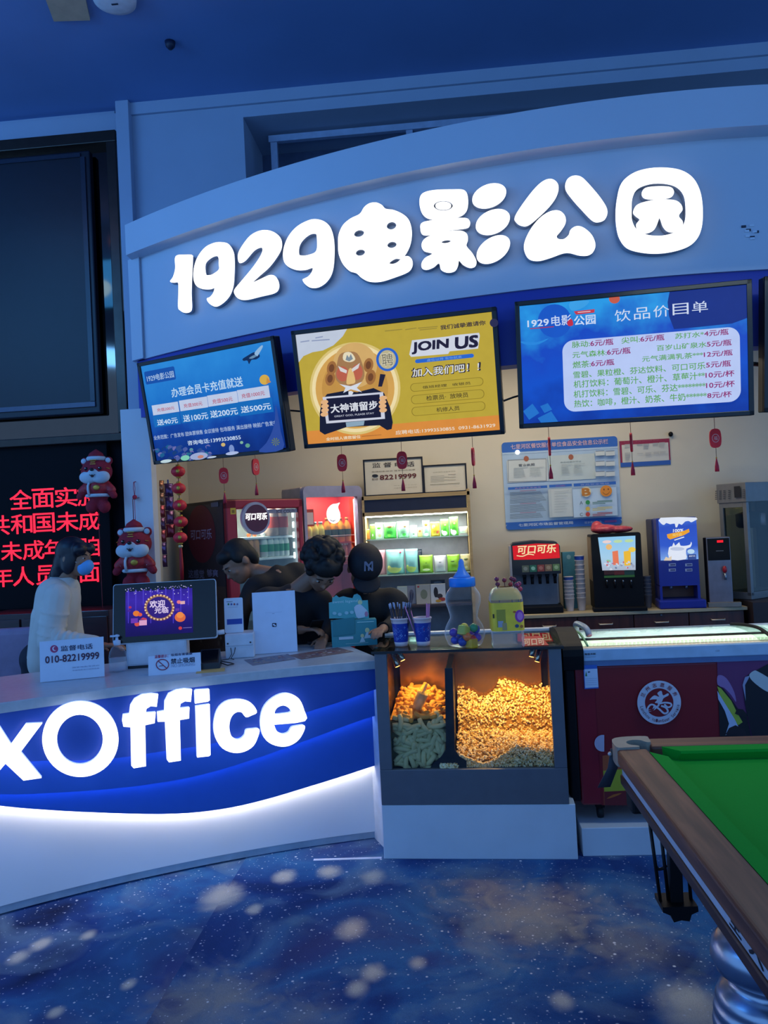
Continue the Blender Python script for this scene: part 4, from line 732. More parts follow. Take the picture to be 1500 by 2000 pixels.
for _ in range(1700):
    x = rn.uniform(S(545, 930)[0], ox1); z = oz0+rn.random()*(interp(gl, max(x, px0))-oz0) if x > px0 else oz0+rn.random()*.02
    kernel(x, .034 if x > px0 else .021, z, rn.uniform(.0048, .0072))
tag(mb.build('popcorn', None, TP), 'heap of popcorn filling the right bin of the popcorn cabinet', 'popcorn', kind='stuff')
# corn tubes
def tube_proto(mt): 
    m_ = MB(); pts = [(-.042, 0, .005), (-.021, 0, -.002), (0, 0, -.005), (.021, 0, -.002), (.042, 0, .005)]; m_.tube(pts, [.011, .0128, .013, .0128, .011], mt, 10)
    return m_
Sg2 = S2(TP, .03, 700, 1220, .29333)
bl_ = [Sg2(a, b) for a, b in ((215, 610), (300, 640), (400, 690), (480, 640), (580, 590))]
gx0, gx1 = ox0+.004, xd0-.003
fm = MB(); fm.box(gx0-.02, gx1+.01, .06, D-.05, oz0-.003, Sg2(400, 650)[1], mat('6a6a40', .8)).build('bin_filling', pc)
gproto = tube_proto(mat('d8d0a0', .65)); oproto = tube_proto(mat('e0a850', .6)); n_g = 0; gm = om = None; row = 0  # second puff copy has the lamps' yellow light put into its colour
def put(mesh_mb, name, lab, grp, M, store):
    if store is None:
        o = mesh_mb.build(name, None, M); tag(o, lab, 'corn puff', grp); return o
    c = store.copy(); COL.objects.link(c); c.matrix_world = M; return c
z = oz0+.012
while z < Sg2(400, 590)[1]:
    x = gx0+.02+(row % 2)*.02; 
    while x < gx1-.012:
        xx = x+rn.uniform(-.006, .006); lim = interp(bl_, xx); dz = interp([Sg2(a, b) for a, b in ((500, 966), (500.1, 930), (560, 880), (585, 830))], xx)
        if z+.005 < lim and not (xx > Sg2(490, 900)[0] and z < oz0+.035) and not (xx > Sg2(535, 900)[0] and z < oz0+.075):
            an = rn.choice((R(20), R(-25), R(60), R(-60), R(5), R(100)))+rn.uniform(-.3, .3); ext = .042*abs(math.cos(an)); xx = min(max(xx, gx0+ext+.004), gx1-ext-.002)
            M = TP @ Matrix.Translation((xx, .036+rn.random()*.02, z+rn.uniform(-.004, .004))) @ Matrix.Rotation(an, 4, 'Y') @ Matrix.Rotation(rn.uniform(-.25, .25), 4, 'Z') @ Matrix.Rotation(rn.uniform(0, 6), 4, 'X')
            g_ = put(gproto, 'corn_puff', 'pale green tube shaped corn puff in the lower front of the left bin', 'green corn puffs in the left bin', M, gm); gm = gm or g_
        x += .046
    z += .019; row += 1
tz = Sg2(400, 640)[1]
for i in range(80):
    y = .07+.36*rn.random(); x = rn.uniform(gx0+.03, gx1-.03); hgt = tz+.012+.075*max(0, (y-.10)/.33)*(.6+.4*math.sin((x-gx0)*14)); M = TP @ Matrix.Translation((x, y, hgt)) @ Matrix.Rotation(rn.uniform(0, 3.1), 4, 'Z') @ Matrix.Rotation(rn.uniform(-.5, .5), 4, 'Y')
    o_ = put(oproto, 'corn_puff', 'tube shaped corn puff with yellow lamp light in its colour on the lit pile at the back of the left bin', 'corn puffs coloured by lamp light in the left bin', M, om); om = om or o_
mb = MB(); v = []; f = []; nx = ny = 12
for j in range(ny+1):
    for i in range(nx+1):
        x = gx0-.01+(gx1-gx0+.02)*i/nx; y = .065+.42*j/ny; v.append((x, y, tz+.075*max(0, (y-.10)/.33)*(.6+.4*math.sin((x-gx0)*14))))
mb.add(v, [(j*(nx+1)+i, j*(nx+1)+i+1, (j+1)*(nx+1)+i+1, (j+1)*(nx+1)+i) for j in range(ny) for i in range(nx)], mat('c89440', .7, bump=.6)); mb.build('bin_filling', pc)
sc = hit(TP, 700+410*.29333, 1220+505*.29333, .14); t = thing('scoop', 'clear plastic scoop leaning on the yellow puffs in the left bin', 'scoop', TP @ Matrix.Translation(sc) @ Matrix.Rotation(R(25), 4, 'Y'))
MB().lathe([(.022, -.045), (.026, -.044), (.03, .04), (.027, .04), (.02, -.04)], mat('d8c8a8', .2, alpha=.6), n=20).build('cup', t); MB().box(-.006, .006, .02, .028, .0, .09, mat('d8c8a8', .2, alpha=.7), .002).build('handle', t)
# ------------------------------------------------------------------ things on the glass top
def on_top(px, py): return PZ(px, py, TOPZ+.001)
CUPW = mat('d8c4c8', .5); CUPB = mat('1c3a9c', .4); LTB = P('6c98d0')
def cup(lab, px, py, badge):
    q = on_top(px, py); t = thing('paper_cup', lab, 'cup', frame(q, R(5)), 'drink cups holding straws')
    h = .148; r0, r1 = .034, .047; rr = lambda z: r0+(r1-r0)*z/h
    MB().lathe([(r0*.95, 0), (rr(.022), .022), (rr(.022)-.002, .024)], CUPW, n=28).build('cup_base', t)
    mb = MB(); mb.lathe([(rr(.022), .022), (rr(.118), .118)], CUPB, n=28, cap=False)
    for i in range(26): a = rn.uniform(-3.0, .0); z = rn.uniform(.03, .1); k = rn.uniform(.004, .011); mb.add([(rr(zz)*1.004*math.cos(aa), rr(zz)*1.004*math.sin(aa), zz) for aa, zz in ((a-k/.04, z), (a, z-k), (a+k/.04, z), (a, z+k*1.3))], [(0, 1, 2, 3)], P(rn.choice(['5a84cc', '8cb0e0', '4468b8'])))
    if badge:
        def cy(a, z): return (rr(z)*1.01*math.sin(a), -rr(z)*1.01*math.cos(a), z)
        for (zc, hh, col) in ((.088, .009, 'b83048'), (.078, .004, 'd8d8e4'), (.068, .009, '2040a0')): mb.add([cy(.1, zc-hh), cy(.75, zc-hh+.004), cy(.75, zc+hh), cy(.1, zc+hh-.004)], [(0, 1, 2, 3)], P(col))
    mb.build('printed_sleeve', t)
    MB().lathe([(rr(.118)+.0005, .118), (r1, .136), (r1+.003, .137), (r1+.003, .143), (r1-.001, .145), (r1-.004, .13), (r0, .02)], CUPW, n=28, cap=False).build('rim', t); return q
q1 = cup('blue printed paper cup on the glass top holding black straws', 784, 1261, False); q2 = cup('blue printed paper cup with a round red white badge holding pink straws', 827, 1260, True)
def straw(lab, grp, q, a, r, lean, ln, mt, first, tip=None):
    T = frame((q.x+r*math.cos(a), q.y+r*math.sin(a), q.z+.012), 0) @ Matrix.Rotation(lean*math.sin(a)*-1, 4, 'X') @ Matrix.Rotation(lean*math.cos(a), 4, 'Y')
    if first is None:
        t = thing('drinking_straw', lab, 'straw', T, grp); MB().tube([(0, 0, 0), (0, 0, ln)], .003, mt, 8).build('tube', t)
        if tip: MB().tube([(0, 0, ln+.0002), (0, 0, ln+.026)], .0034, tip, 8).build('paper_tip', t)
        return t
    c = copy_tree(first); c.matrix_world = T; return first
fs = None; BKS = mat('1c2236', .4)
for i in range(15): fs = straw('black straw with white paper tip bundled in the left cup', 'black straws in the left cup', q1, i*2.4, .006+.0016*i, .16, .185+.0*i, BKS, fs, mat('98a4c0', .6))
fs = None
for i in range(3): fs = straw('long bare black straw rising above the bundle in the left cup', 'long black straws in the left cup', q1, -.5+i*.55, .022, .20, .262, BKS, fs)
fs = None
for i, a in enumerate((2.9, 3.5, 2.4, 0.2, -.6, .9)): fs = straw('pink drinking straw standing in the right cup', 'pink straws in the right cup', q2, a, .026, .32 if abs(a) > 2 else .08, .20, mat('c07aa8', .45), fs)
# baby bottle jar
q = on_top(909, 1262); t = thing('bottle_jar', 'large clear baby bottle shaped candy jar with a blue teat lid', 'jar', frame(q)); GL = plastic('f4f6f8', .03, .95); B1 = mat('1f7fd8', .35); k = .94
MB().lathe([(r*k, z) for r, z in smooth([(.02, .006), (.078, .004), (.098, .03), (.107, .062), (.100, .10), (.080, .135), (.074, .15), (.082, .185), (.094, .225), (.090, .262), (.070, .292), (.062, .30)], 4, False)], GL, n=44, cap=False).build('jar_body', t)
MB().lathe([(.064, .30), (.066, .302), (.066, .338), (.062, .345), (.045, .345)], B1, n=36).build('screw_lid', t); MB().lathe([(.046, .345), (.036, .36), (.022, .378), (.015, .40), (.013, .425), (.008, .436), (.002, .438)], mat('5a94e0', .35, alpha=.9), n=28).build('teat', t)
cc = ['2a3aa8', '4a2a98', '1c3a98', 'a8a838', 'd86a28', 'c83838', '6a3aa8', '2c8a5a', '2848c0', 'd0a020', 'a02868', '3a5ac8', '7838a0', 'c8b838']
cs = [(-.05, -.02, .035), (-.055, -.03, .075), (-.015, -.055, .03), (-.005, -.05, .085), (.01, -.06, .055), (.035, -.045, .04), (.06, -.02, .045), (.045, -.035, .095), (.055, -.01, .085), (.03, -.055, .022), (0, .0, .02), (-.03, .04, .05), (.03, .04, .05), (0, .03, .09)]
for i, (h, c) in enumerate(zip(cc, cs)):
    mb = MB(); mt = mat(h, .2)
    if i in (3, 9): mb.box(-.023, .023, -.023, .023, -.023, .023, mt, .005)
    else: mb.ell((0, 0, 0), (.022, .022, .022), mt)
    col = {'a8a838': 'olive green cube', 'd0a020': 'yellow cube'}.get(h)
    tag(mb.build('toy_capsule', None, frame(q+Vector(c), rn.random()*3, rn.random()*.6)), (col+' shaped candy inside the baby bottle jar') if col else 'shiny coloured candy ball inside the baby bottle jar', 'candy', None if col else 'candy balls in the baby bottle jar')
# lollipop bottle
q = on_top(992, 1262); T = frame(q, R(2)); t = thing('lollipop_bottle', 'clear square plastic bottle with a yellow label cut open to hold lollipops', 'bottle', T); w_, h_ = .079, .235
def sq(a, r, z, ry=None): return [(x, y*(ry or 1), z) for x, y in rrect(-a, -a, a, a, r, 4)]
mb = MB(); mb.loft([sq(.072, .03, .0), sq(.078, .03, .01), sq(.074, .03, .03), sq(.078, .03, .05), sq(.076, .03, .06), sq(.078, .03, .24), sq(.074, .03, .258), sq(.06, .03, .283), sq(.04, .025, .294)], plastic('f0f2f4', .12, .7), None, True, False); mb.build('bottle_body', t)
mb = MB(); mb.loft([sq(.0795, .03, .085), sq(.0795, .03, .222)], mat('ecc432', .45), None, True, False); y = -.0802
mb.rect(-.055, .105, -.012, .19, P('a09030'), y); mb.rect(-.05, .105, -.025, .135, P('9a9aa8'), y-.0004); mb.rect(-.03, .09, -.008, .125, P('a89060'), y-.0006); mb.poly(oval(.055, .155, .022, .03, 0, 20), P('9a3a98'), y); mb.poly(oval(.057, .155, .014, .02, 0, 16), P('c87ab8'), y-.0005); mb.poly(oval(.032, .176, .008, .005, 0, 10), P('b85a2c'), y); mb.poly(oval(.04, .108, .01, .009, 0, 10), P('3a4a68'), y); mb.poly(oval(.062, .105, .008, .008, 0, 10), P('b86a28'), y); mb.rect(-.074, .15, -.066, .17, P('3a3020'), y); mb.build('label_wrap', t)
mb = MB(); mb.loft([sq(.0755, .03, .235), sq(.072, .03, .255), sq(.058, .03, .28), sq(.03, .025, .292)], mat('cc9c28', .5), None, True, False); mb.build('collar_card', t)
lp = None
for i, (a, b, h) in enumerate(((970, 1131, '7a2a48'), (972, 1141, '6c2440'), (985, 1133, '8a2c3c'), (999, 1130, '7c2840'), (1004, 1132, '6a2038'), (1010, 1142, '8c3058'), (1014, 1140, '8a2c50'), (997, 1141, 'a83838'), (1016, 1150, 'b03848'))):
    qq = PY(a, b, q.y+(-.02+.012*(i % 4))); t2 = thing('lollipop', ['dark red round lollipop at the left of the lollipop bottle', 'dark red round lollipop at the left of the lollipop bottle'][0] if i < 3 else 'red round lollipop clustered at the right of the lollipop bottle', 'lollipop', frame((qq.x, qq.y, qq.z)), 'lollipops left in the bottle' if i < 3 else 'lollipops right in the bottle')
    MB().ell((0, 0, 0), (.0115, .0115, .0115), mat(h, .15), nu=16, nv=10).build('candy_ball', t2); MB().tube([(0, 0, -.011), (.004, .0, -.09)], .0022, mat('5a2430', .5), 6).build('stick', t2)
# red printed card on the right of the top
qs = [PZ(a, b, TOPZ+.002) for a, b in ((1020, 1262), (1072, 1260), (1056, 1242), (1020, 1243))]; o = qs[0].copy(); mb = MB().add([tuple(p-o) for p in qs]+[tuple(p-o-Vector((0, 0, .001))) for p in qs], [(0, 1, 2, 3), (7, 6, 5, 4), (0, 4, 5, 1)], P('b8281e')); t = mb.build('drink_card', None, frame(o)); tag(t, 'red drink card with cream lettering lying at the right of the glass top', 'card')
m2 = MB(); v, f = glyphs('可口可', .03); a1 = max(p[0] for p in v); ex = qs[1]-qs[0]; ey = qs[3]-qs[0]; m2.add([tuple(ex*(.06+.8*p[0]/a1)+ey*(.1+.75*p[1])+Vector((0, 0, .0012))) for p in v], f, P('e0c0a0')); m2.build('lettering', t)
# ================================================================== ICE CREAM FREEZER
struct(MB().box(.585, 3.2, 3.83, 4.75, .004, .14, mat('c4cdd8', .5, var=.04, scale=5), .003).build('trim_7'))
FX0, FX1, FYF, FYB = .60, 2.42, 3.88, 4.55
TF = frame((FX0, FYF, 0)); RED_ = mat('7c1224', .35, var=.03, coat=.3); BLK = mat('0a0c12', .55, spec=.2); t = fz = thing('chest_freezer', 'long red glass topped ice cream chest freezer behind the pool table', 'freezer', TF)
L_ = FX1-FX0; mb = MB(); mb.box(0, L_, 0, .67, .23, .915, RED_, .012); mb.build('body', t)
def capprof(o): return [(-.012-o, .90), (-.018-o, 1.0), (.05, 1.035), (.22, 1.075), (.45, 1.05), (.64, 1.01), (.68, 1.0), (.68, .90)]
for x0, x1 in ((-.055, .045), (L_-.045, L_+.05)):
    mb = MB(); pr = [(b, c) for b, c in smooth(capprof(0), 3, False)]; n = len(pr); v = [(x0, a, b) for a, b in pr]+[(x1, a, b) for a, b in pr]
    mb.add(v, [tuple(range(n)), tuple(range(2*n-1, n-1, -1))]+[(i, i+n, (i+1) % n+n, (i+1) % n) for i in range(n)], BLK); mb.build('end_cap', t)
MB().box(-.05, .0, .0, .66, .25, .90, BLK, .01).build('side_grille', t)
MB().box(.045, L_-.045, -.012, .03, .94, .998, mat('93b0cc', .4), .004).build('front_trim', t); MB().box(.04, L_-.04, -.006, .03, .914, .94, mat('5a7098', .4)).build('trim_strip', t)
MB().box(.045, L_-.045, .60, .66, .94, 1.0, mat('aebccc', .35), .006).build('rear_rail', t)
gp = smooth([(.03, .998), (.1, 1.012), (.25, 1.028), (.45, 1.018), (.60, 1.0)], 4, False)
def sheet(x0, x1, dz, mt):
    mb = MB(); n = len(gp); mb.add([(x0, a, b+dz) for a, b in gp]+[(x1, a, b+dz) for a, b in gp], [(i, i+n, i+1+n, i+1) for i in range(n-1)], mt, None, True); return mb
sheet(.046, L_*.56, .006, glass('d4e4dc')).build('sliding_glass', t); sheet(L_*.5, L_-.046, .0, glass('d4e4dc')).build('sliding_glass', t)
for x in (L_*.535,): MB().tube([(x+.25*(b-1), a, b+.008) for a, b in gp], .009, BLK, 8).build('glass_edge', t)
MB().tube([(.075, a, b+.012) for a, b in gp], .006, mat('64a070', .4), 8).build('glass_edge', t)
hq = [(.10, .50, 1.022), (.095, .47, 1.06), (.10, .36, 1.07), (.11, .24, 1.065), (.115, .20, 1.035)]; MB().tube(smooth(hq, 4, False), .016, mat('8c98a4', .35), 10).build('handle', t)
LIN = mat('dfe9dc', .5); mb = MB(); mb.box(.05, L_-.05, .028, .03, .50, .93, LIN).box(.05, L_-.05, .60, .605, .50, .96, LIN).box(.05, L_-.05, .03, .6, .60, .605, LIN).box(.045, .05, .03, .6, .5, .93, LIN).box(L_-.05, L_-.045, .03, .6, .5, .93, LIN); mb.build('inner_liner', t)
mb = MB()
for i in range(60): mb.box(.12+i*.022, .134+i*.022, .595, .599, .905, .93, E('f0f4dc', 1.5, 0))
mb.build('light_strip', t)
mb = MB(); mb.box(.08, L_-.08, .035, .045, .90, .915, E('dcecd8', 5, 0)); mb.build('light_tube', t)
l = bpy.data.lights.new('freezer_glow', 'AREA'); l.shape = 'RECTANGLE'; l.size = 1.5; l.size_y = .06; l.energy = 26; l.color = (.92, 1, .82); o = bpy.data.objects.new('freezer_glow', l); COL.objects.link(o); o.location = TF @ Vector((.9, .10, .93)); o.rotation_euler = (R(35), 0, 0)
for x in (.10, L_-.1):
    for y in (.08, .58):
        mb = MB(); c = (x, y, .1725); mb.lathe([(.006, -.014), (.03, -.013), (.032, 0), (.03, .013), (.006, .014)], mat('14161c', .6), n=20, M=Matrix.Translation(c) @ Matrix.Rotation(R(90), 4, 'Y')); mb.box(x-.022, x+.022, y-.02, y+.02, .195, .23, BLK, .003); mb.build('caster', t)
S = S2(TF, 0, 1080, 1200, .28); mb = MB(); mb.ly = -.001
mb.rx(S, (340, 1330), (1142, 345), P('740f1c', .45)); mb.px(S, [(345, 985), (480, 968), (1000, 950), (1000, 1330), (355, 1330)], mat('9a4a2a', .5)); mb.px(S, [(350, 1090), (560, 1070), (560, 1230), (358, 1240)], P('9a9c28')); mb.px(S, [(358, 1235), (560, 1225), (800, 1210), (800, 1330), (360, 1330)], P('6a1820'))
mb.px(S, [(372, 1285), (420, 1255), (480, 1245), (430, 1270)], P('a85a20'), 2)
mb.px(S, [(1142, 318), (1520, 290), (1520, 850), (1162, 845)], P('5c2a58'))
mb.px(S, [(1145, 430), (1180, 425), (1220, 460), (1262, 540), (1275, 610), (1240, 560), (1190, 510), (1148, 495)], P('8a6a9c'), 3)
mb.px(S, [(1148, 490), (1190, 520), (1250, 600), (1290, 660), (1345, 690), (1380, 850), (1162, 850)], P('10101a')); mb.px(S, [(1143, 500), (1170, 515), (1240, 600), (1280, 680), (1320, 750), (1290, 770), (1230, 720), (1190, 640), (1160, 560)], P('94a83a')); mb.px(S, [(1143, 530), (1160, 560), (1210, 640), (1265, 730), (1300, 800), (1200, 840), (1225, 760), (1195, 670), (1150, 590)], P('a4b4d0'))
mb.px(S, [(1200, 835), (1225, 790), (1270, 770), (1330, 800), (1350, 845)], P('1c1620')); mb.px(S, [(1280, 655), (1320, 660), (1355, 700), (1345, 715), (1300, 705), (1265, 690)], P('16141c'))
mb.px(S, [(1520, 330), (1420, 385), (1350, 425), (1320, 480), (1335, 620), (1360, 740), (1385, 850), (1520, 850)], P('0e0f1c')); mb.px(S, [(1365, 420), (1395, 392), (1425, 396), (1520, 460), (1520, 540), (1460, 520), (1385, 460)], P('a8b4b8'), 3); mb.px(S, [(1318, 490), (1335, 435), (1365, 425), (1360, 445), (1335, 490), (1340, 600)], P('8a90b0'))
mb.px(S, oval(345, 895, 58, 58, 0, 24, 80, 280), P('a8a4bc'))
mb.px(S, [(408, 884), (428, 880), (425, 868), (455, 862), (462, 885), (470, 900), (440, 908), (412, 905)], P('c8c4d0')); mb.px(S, [(414, 898), (440, 893), (440, 880), (455, 872), (458, 892), (440, 902)], P('14141c'))
mb.px(S, [(208, 352), (304, 348), (316, 512), (218, 518)], P('2c5cb0')); mb.px(S, [(216, 380), (306, 375), (314, 504), (222, 510)], P('b4c4dc')); mb.px(S, [(222, 428), (228, 392), (236, 428)], P('2a6a3a')); mb.px(S, [(240, 395), (256, 394), (256, 402), (240, 403)], P('2a3450'))
for i in range(4): mb.px(S, [(224, 445+i*14), (304, 440+i*14), (304, 443+i*14), (224, 448+i*14)], P('90a4c4'))
cw = P('b9bccc'); mb.px(S, oval(735, 610, 152, 152, 0, 56), cw); mb.px(S, oval(735, 610, 99, 99, 0, 48), P('740f1c', .45))
mb.px(S, [(668, 590), (700, 560), (735, 570), (722, 545), (750, 528), (762, 560), (795, 545), (800, 560), (765, 580), (750, 608), (705, 612), (720, 590), (690, 588)], cw, 3)
for pts, w_ in (([(660, 665), (690, 660), (700, 630), (675, 625), (655, 650), (662, 668), (700, 655), (735, 625)], 11), ([(695, 625), (735, 655), (770, 685), (795, 672), (780, 645), (748, 632)], 12), ([(725, 620), (770, 610), (812, 615), (818, 632), (795, 642), (770, 622)], 11)):
    q = S.pts(smooth(pts, 5, False)); mb.strip(q, w_*.28/1502*4.0, cw)
k_ = abs(S(735, 610)[1]-S(735, 510)[1])/100
cx, cz = S(735, 610)
for i, ch in enumerate('兰州志愿服务'):
    a = R(152-i*24.8); r = 124*k_; M = Matrix.Translation((cx+r*math.cos(a), 0, cz+r*math.sin(a))) @ Matrix.Rotation(-(a-math.pi/2), 4, 'Y'); mb.ly -= .0005; h = 14*k_; mb.text(ch, -h, -h, h, h, P('7c2030'), .015, 0, mb.ly, M)
for i, ch in enumerate('Lanzhou Volunteer Service'):
    if ch == ' ': continue
    a = R(192+i*6.6); r = 124*k_; M = Matrix.Translation((cx+r*math.cos(a), 0, cz+r*math.sin(a))) @ Matrix.Rotation(-(a+math.pi/2), 4, 'Y'); h = 11*k_; mb.ly -= .0002
    if ch in 'LhlVSft': mb.text(ch, -h*.5, -h, h*.5, h, P('5a2030'), 0, 0, mb.ly, M)
    else: mb.text(ch, -h*.55, -h, h*.55, h*.4, P('5a2030'), 0, 0, mb.ly, M)
mb.build('printed_front', t)
mb = MB(); mb.ly = -.0125; S = S2(TF, -.0125, 1080, 1200, .28); mb.tx(S, '海信冷柜', (220, 285), (298, 268), P('1c2438'), .03); mb.tx(S, 'Hisense Kelon', (222, 300), (298, 292), P('4a5468'), 0); mb.tx(S, '冰淇淋', (1132, 262), (1162, 246), P('7c90a8'), 0); mb.build('maker_print', t)
# boxes added inside the freezer, after light reflections on its glass
rn = random.Random(4)
for i, (x, w_, h, lab) in enumerate(((.30, .26, 'dce4ec', 'white carton with red print added for a glass reflection inside the left half of the freezer'), (.83, .20, 'd8e0ee', 'white carton added for a glass reflection inside the middle of the freezer'), (1.02, .1, 'd8b060', 'small yellow pack added inside the freezer beside the black glass edge'), (1.42, .12, '8a6a58', 'brown pack added inside the right half of the freezer'))):
    tt = thing('added_box', lab, 'added box', TF @ Matrix.Translation((x, .30+.05*(i % 2), .606))); MB().box(0, w_, 0, .14, 0, .22, P(h), .004).build('carton', tt); MB().box(w_*.3, w_*.55, .03, .10, .2201, .2205, P('c05060' if i == 0 else 'c0a070')).build('print_patch', tt)

# ================================================================== POOL TABLE
TX, TY, TZ = .56, 2.90, .83; TT = frame((TX, TY, 0)); WD = wood('4c2218', '7a4630', .5, 5, 1, 0); WDX = wood('4c2218', '7a4630', .5, 5, 0, 0); WDD = wood('2c1214', '44221e', .5, 5, 1, 0)
t = pt = thing('pool_table', 'green cloth pool table with dark wooden rails in the right foreground', 'pool table', TT); W_, LN = 1.54, 2.84; RW = .115
CLOTH = mat('0a8c28', .9, var=.05, scale=200, spec=.2); CLOTHD = CLOTH
MB().box(RW+.005, W_-RW-.005, -LN+RW+.005, -RW-.005, .74, TZ-.036, CLOTH).box(RW, W_-RW, -LN+RW, -RW, .70, .74, CLOTHD).build('bed_cloth', t)
# left rail (long, towards us) with rounded outer lip, far rail, right rail, near rail
def rail(x0, x1, y0, y1, mt): return MB().box(x0, x1, y0, y1, TZ-.055, TZ, mt, .010, seg=3)
rail(0, RW-.01, -LN+.12, -.125, WD).build('rail', t); rail(.125, W_-.125, -RW+.01, 0, WDX).build('rail', t); rail(W_-RW+.01, W_, -LN+.12, -.125, WD).build('rail', t); rail(.125, W_-.125, -LN, -LN+RW-.01, WDX).build('rail', t)
def cushion(pts):   # cross-section running between two points with mitred jaws
    (x0, y0), (x1, y1), (nx, ny), j = pts; dx, dy = x1-x0, y1-y0; q = math.hypot(dx, dy); dx, dy = dx/q, dy/q; mb = MB(); v = []
    for (px_, py_, s) in ((x0, y0, 1), (x1, y1, -1)):
        for d, z, jj in ((0, TZ-.002, 0), (.05, TZ-.004, j), (.055, TZ-.012, j), (.04, TZ-.05, j*.7), (0, TZ-.05, 0)): v.append((px_+nx*d+s*dx*jj, py_+ny*d+s*dy*jj, z))
    mb.add(v, [(0, 1, 6, 5), (1, 2, 7, 6), (2, 3, 8, 7), (3, 4, 9, 8), (4, 3, 2, 1, 0), (5, 6, 7, 8, 9)], CLOTH); return mb
for c in (((RW-.012, -.16), (RW-.012, -LN/2+.07), (1, 0), .05), ((RW-.012, -LN/2-.07), (RW-.012, -LN+.16), (1, 0), .05), ((.16, -RW+.012), (W_-.16, -RW+.012), (0, -1), .05), ((W_-RW+.012, -.16), (W_-RW+.012, -LN+.16), (-1, 0), .05), ((.16, -LN+RW-.012), (W_-.16, -LN+RW-.012), (0, 1), .05)): cushion(c).build('cushion', t)
# corner pockets
PK = mat('8c8478', .4); 
def pocket(cx, cy, sx, sy):
    mb = MB(); out = []; n = 18
    o_ = [(0, .13), (0, .05), (.012, .02), (.03, .008), (.06, 0), (.13, 0), (.135, .03), (.13, .075), (.115, .075), (.10, .05), (.075, .045), (.05, .06), (.045, .085), (.055, .105), (.075, .115), (.075, .13), (.03, .135)]
    lp_ = [(cx+sx*a, cy+sy*b) for a, b in smooth(o_, 3)]
    if sx*sy < 0: lp_ = lp_[::-1]
    tr = tessellate_polygon([[Vector((a, b, 0)) for a, b in lp_]]); n = len(lp_); v = [(a, b, TZ+.008) for a, b in lp_]+[(a, b, TZ-.06) for a, b in lp_]; f = [tuple(q) for q in tr]+[tuple(i+n for i in reversed(q)) for q in tr]+[(i, (i+1) % n, (i+1) % n+n, i+n) for i in range(n)]
    mb.add(v, f, PK); return mb
pocket(0, 0, 1, -1).build('corner_pocket', t); pocket(0, -LN, 1, 1).build('corner_pocket', t); pocket(W_, 0, -1, -1).build('corner_pocket', t); pocket(W_, -LN, -1, 1).build('corner_pocket', t)
MB().box(.04, .13, -.13, -.04, .60, TZ-.06, mat('101014', .8), .01).build('pocket_well', t)
mb = MB(); mb.loft([[(.0, -.02, .80), (.035, -.005, .80), (.035, .0, .80), (.0, -.015, .80)], [(-.02, -.05, .74), (.02, -.03, .735), (.02, -.026, .735), (-.02, -.046, .74)], [(-.055, -.02, .66), (-.005, .0, .655), (-.005, .004, .655), (-.055, -.016, .66)]], mat('3a3c46', .6)); mb.build('pocket_flap', t); MB().ell((-.006, -.03, .785), (.008, .008, .008), mat('b8b8bc', .3, .6)).build('stud', t)
# apron
MB().box(.02, W_-.02, -LN+.02, -.02, .772, TZ-.054, WDD, .004).build('upper_moulding', t)
mb = MB(); mb.box(.03, .045, -LN+.05, -.05, .715, .772, mat('b9bcca', .4)).box(W_-.045, W_-.03, -LN+.05, -.05, .715, .772, mat('b9bcca', .4)).box(.045, W_-.045, -.05, -.035, .715, .772, mat('b9bcca', .4)).box(.045, W_-.045, -LN+.035, -LN+.05, .715, .772, mat('b9bcca', .4)); mb.build('white_apron', t)
MB().box(.025, W_-.025, -LN+.025, -.03, .675, .715, WDD, .008).build('lower_moulding', t)
TS = TT @ Matrix.Translation((.0298, 0, 0)) @ Matrix.Rotation(R(-90), 4, 'Z')   # local x runs towards us along the left side
mb = MB(); mb.ly = -.0002
for i, ch in enumerate('全人库S'): x = 1.10+i*.115; mb.text(ch, x, .722, x+.075, .766, P('10121c'), .02)
o = mb.build('apron_lettering', t); o.matrix_local = Matrix.Translation((.0298, 0, 0)) @ Matrix.Rotation(R(-90), 4, 'Z')
# turned silver legs
SIL = mat('9aa4b8', .28, .85, var=.03); prof = [(.10, 0), (.115, .02), (.115, .05), (.09, .07), (.082, .09), (.085, .12), (.10, .22), (.118, .34), (.125, .41), (.122, .425), (.116, .43), (.122, .44), (.118, .455), (.112, .46), (.116, .472), (.108, .49), (.09, .505), (.075, .515), (.09, .53), (.112, .545), (.122, .57), (.118, .60), (.10, .625), (.075, .635), (.07, .675)]
for x, y in ((.15, -.97), (W_-.22, -.98), (.22, -LN+.3), (W_-.22, -LN+.3)): MB().lathe(prof, SIL, (x, y, 0), n=40).build('leg', t)
# black iron ball rack hanging under the far corner
IR = mat('0a0c12', .5, .3); mb = MB()
def at_y(px, py, Y): p = PY(px, py, Y); return (p.x-TX, p.y-TY, p.z)
for a, b in (((1268, 1600), (1290, 1762)), ((1289, 1610), (1306, 1762)), ((1340, 1650), (1350, 1762))): mb.tube([at_y(*a, 2.70), at_y(*b, 2.70)], .006, IR, 8)
c0, c1 = at_y(1304, 1600, 2.70), at_y(1326, 1600, 2.70); d0, d1 = at_y(1308, 1762, 2.70), at_y(1332, 1762, 2.70); yy = c0[1]
mb.add([(c0[0], yy-.02, .68), (c1[0], yy-.02, .68), (d1[0], yy-.02, d1[2]), (d0[0], yy-.02, d0[2]), (c0[0], yy+.02, .68), (c1[0], yy+.02, .68), (d1[0], yy+.02, d1[2]), (d0[0], yy+.02, d0[2])], [(3, 2, 1, 0), (4, 5, 6, 7), (0, 4, 7, 3), (1, 2, 6, 5), (0, 1, 5, 4), (2, 3, 7, 6)], IR)
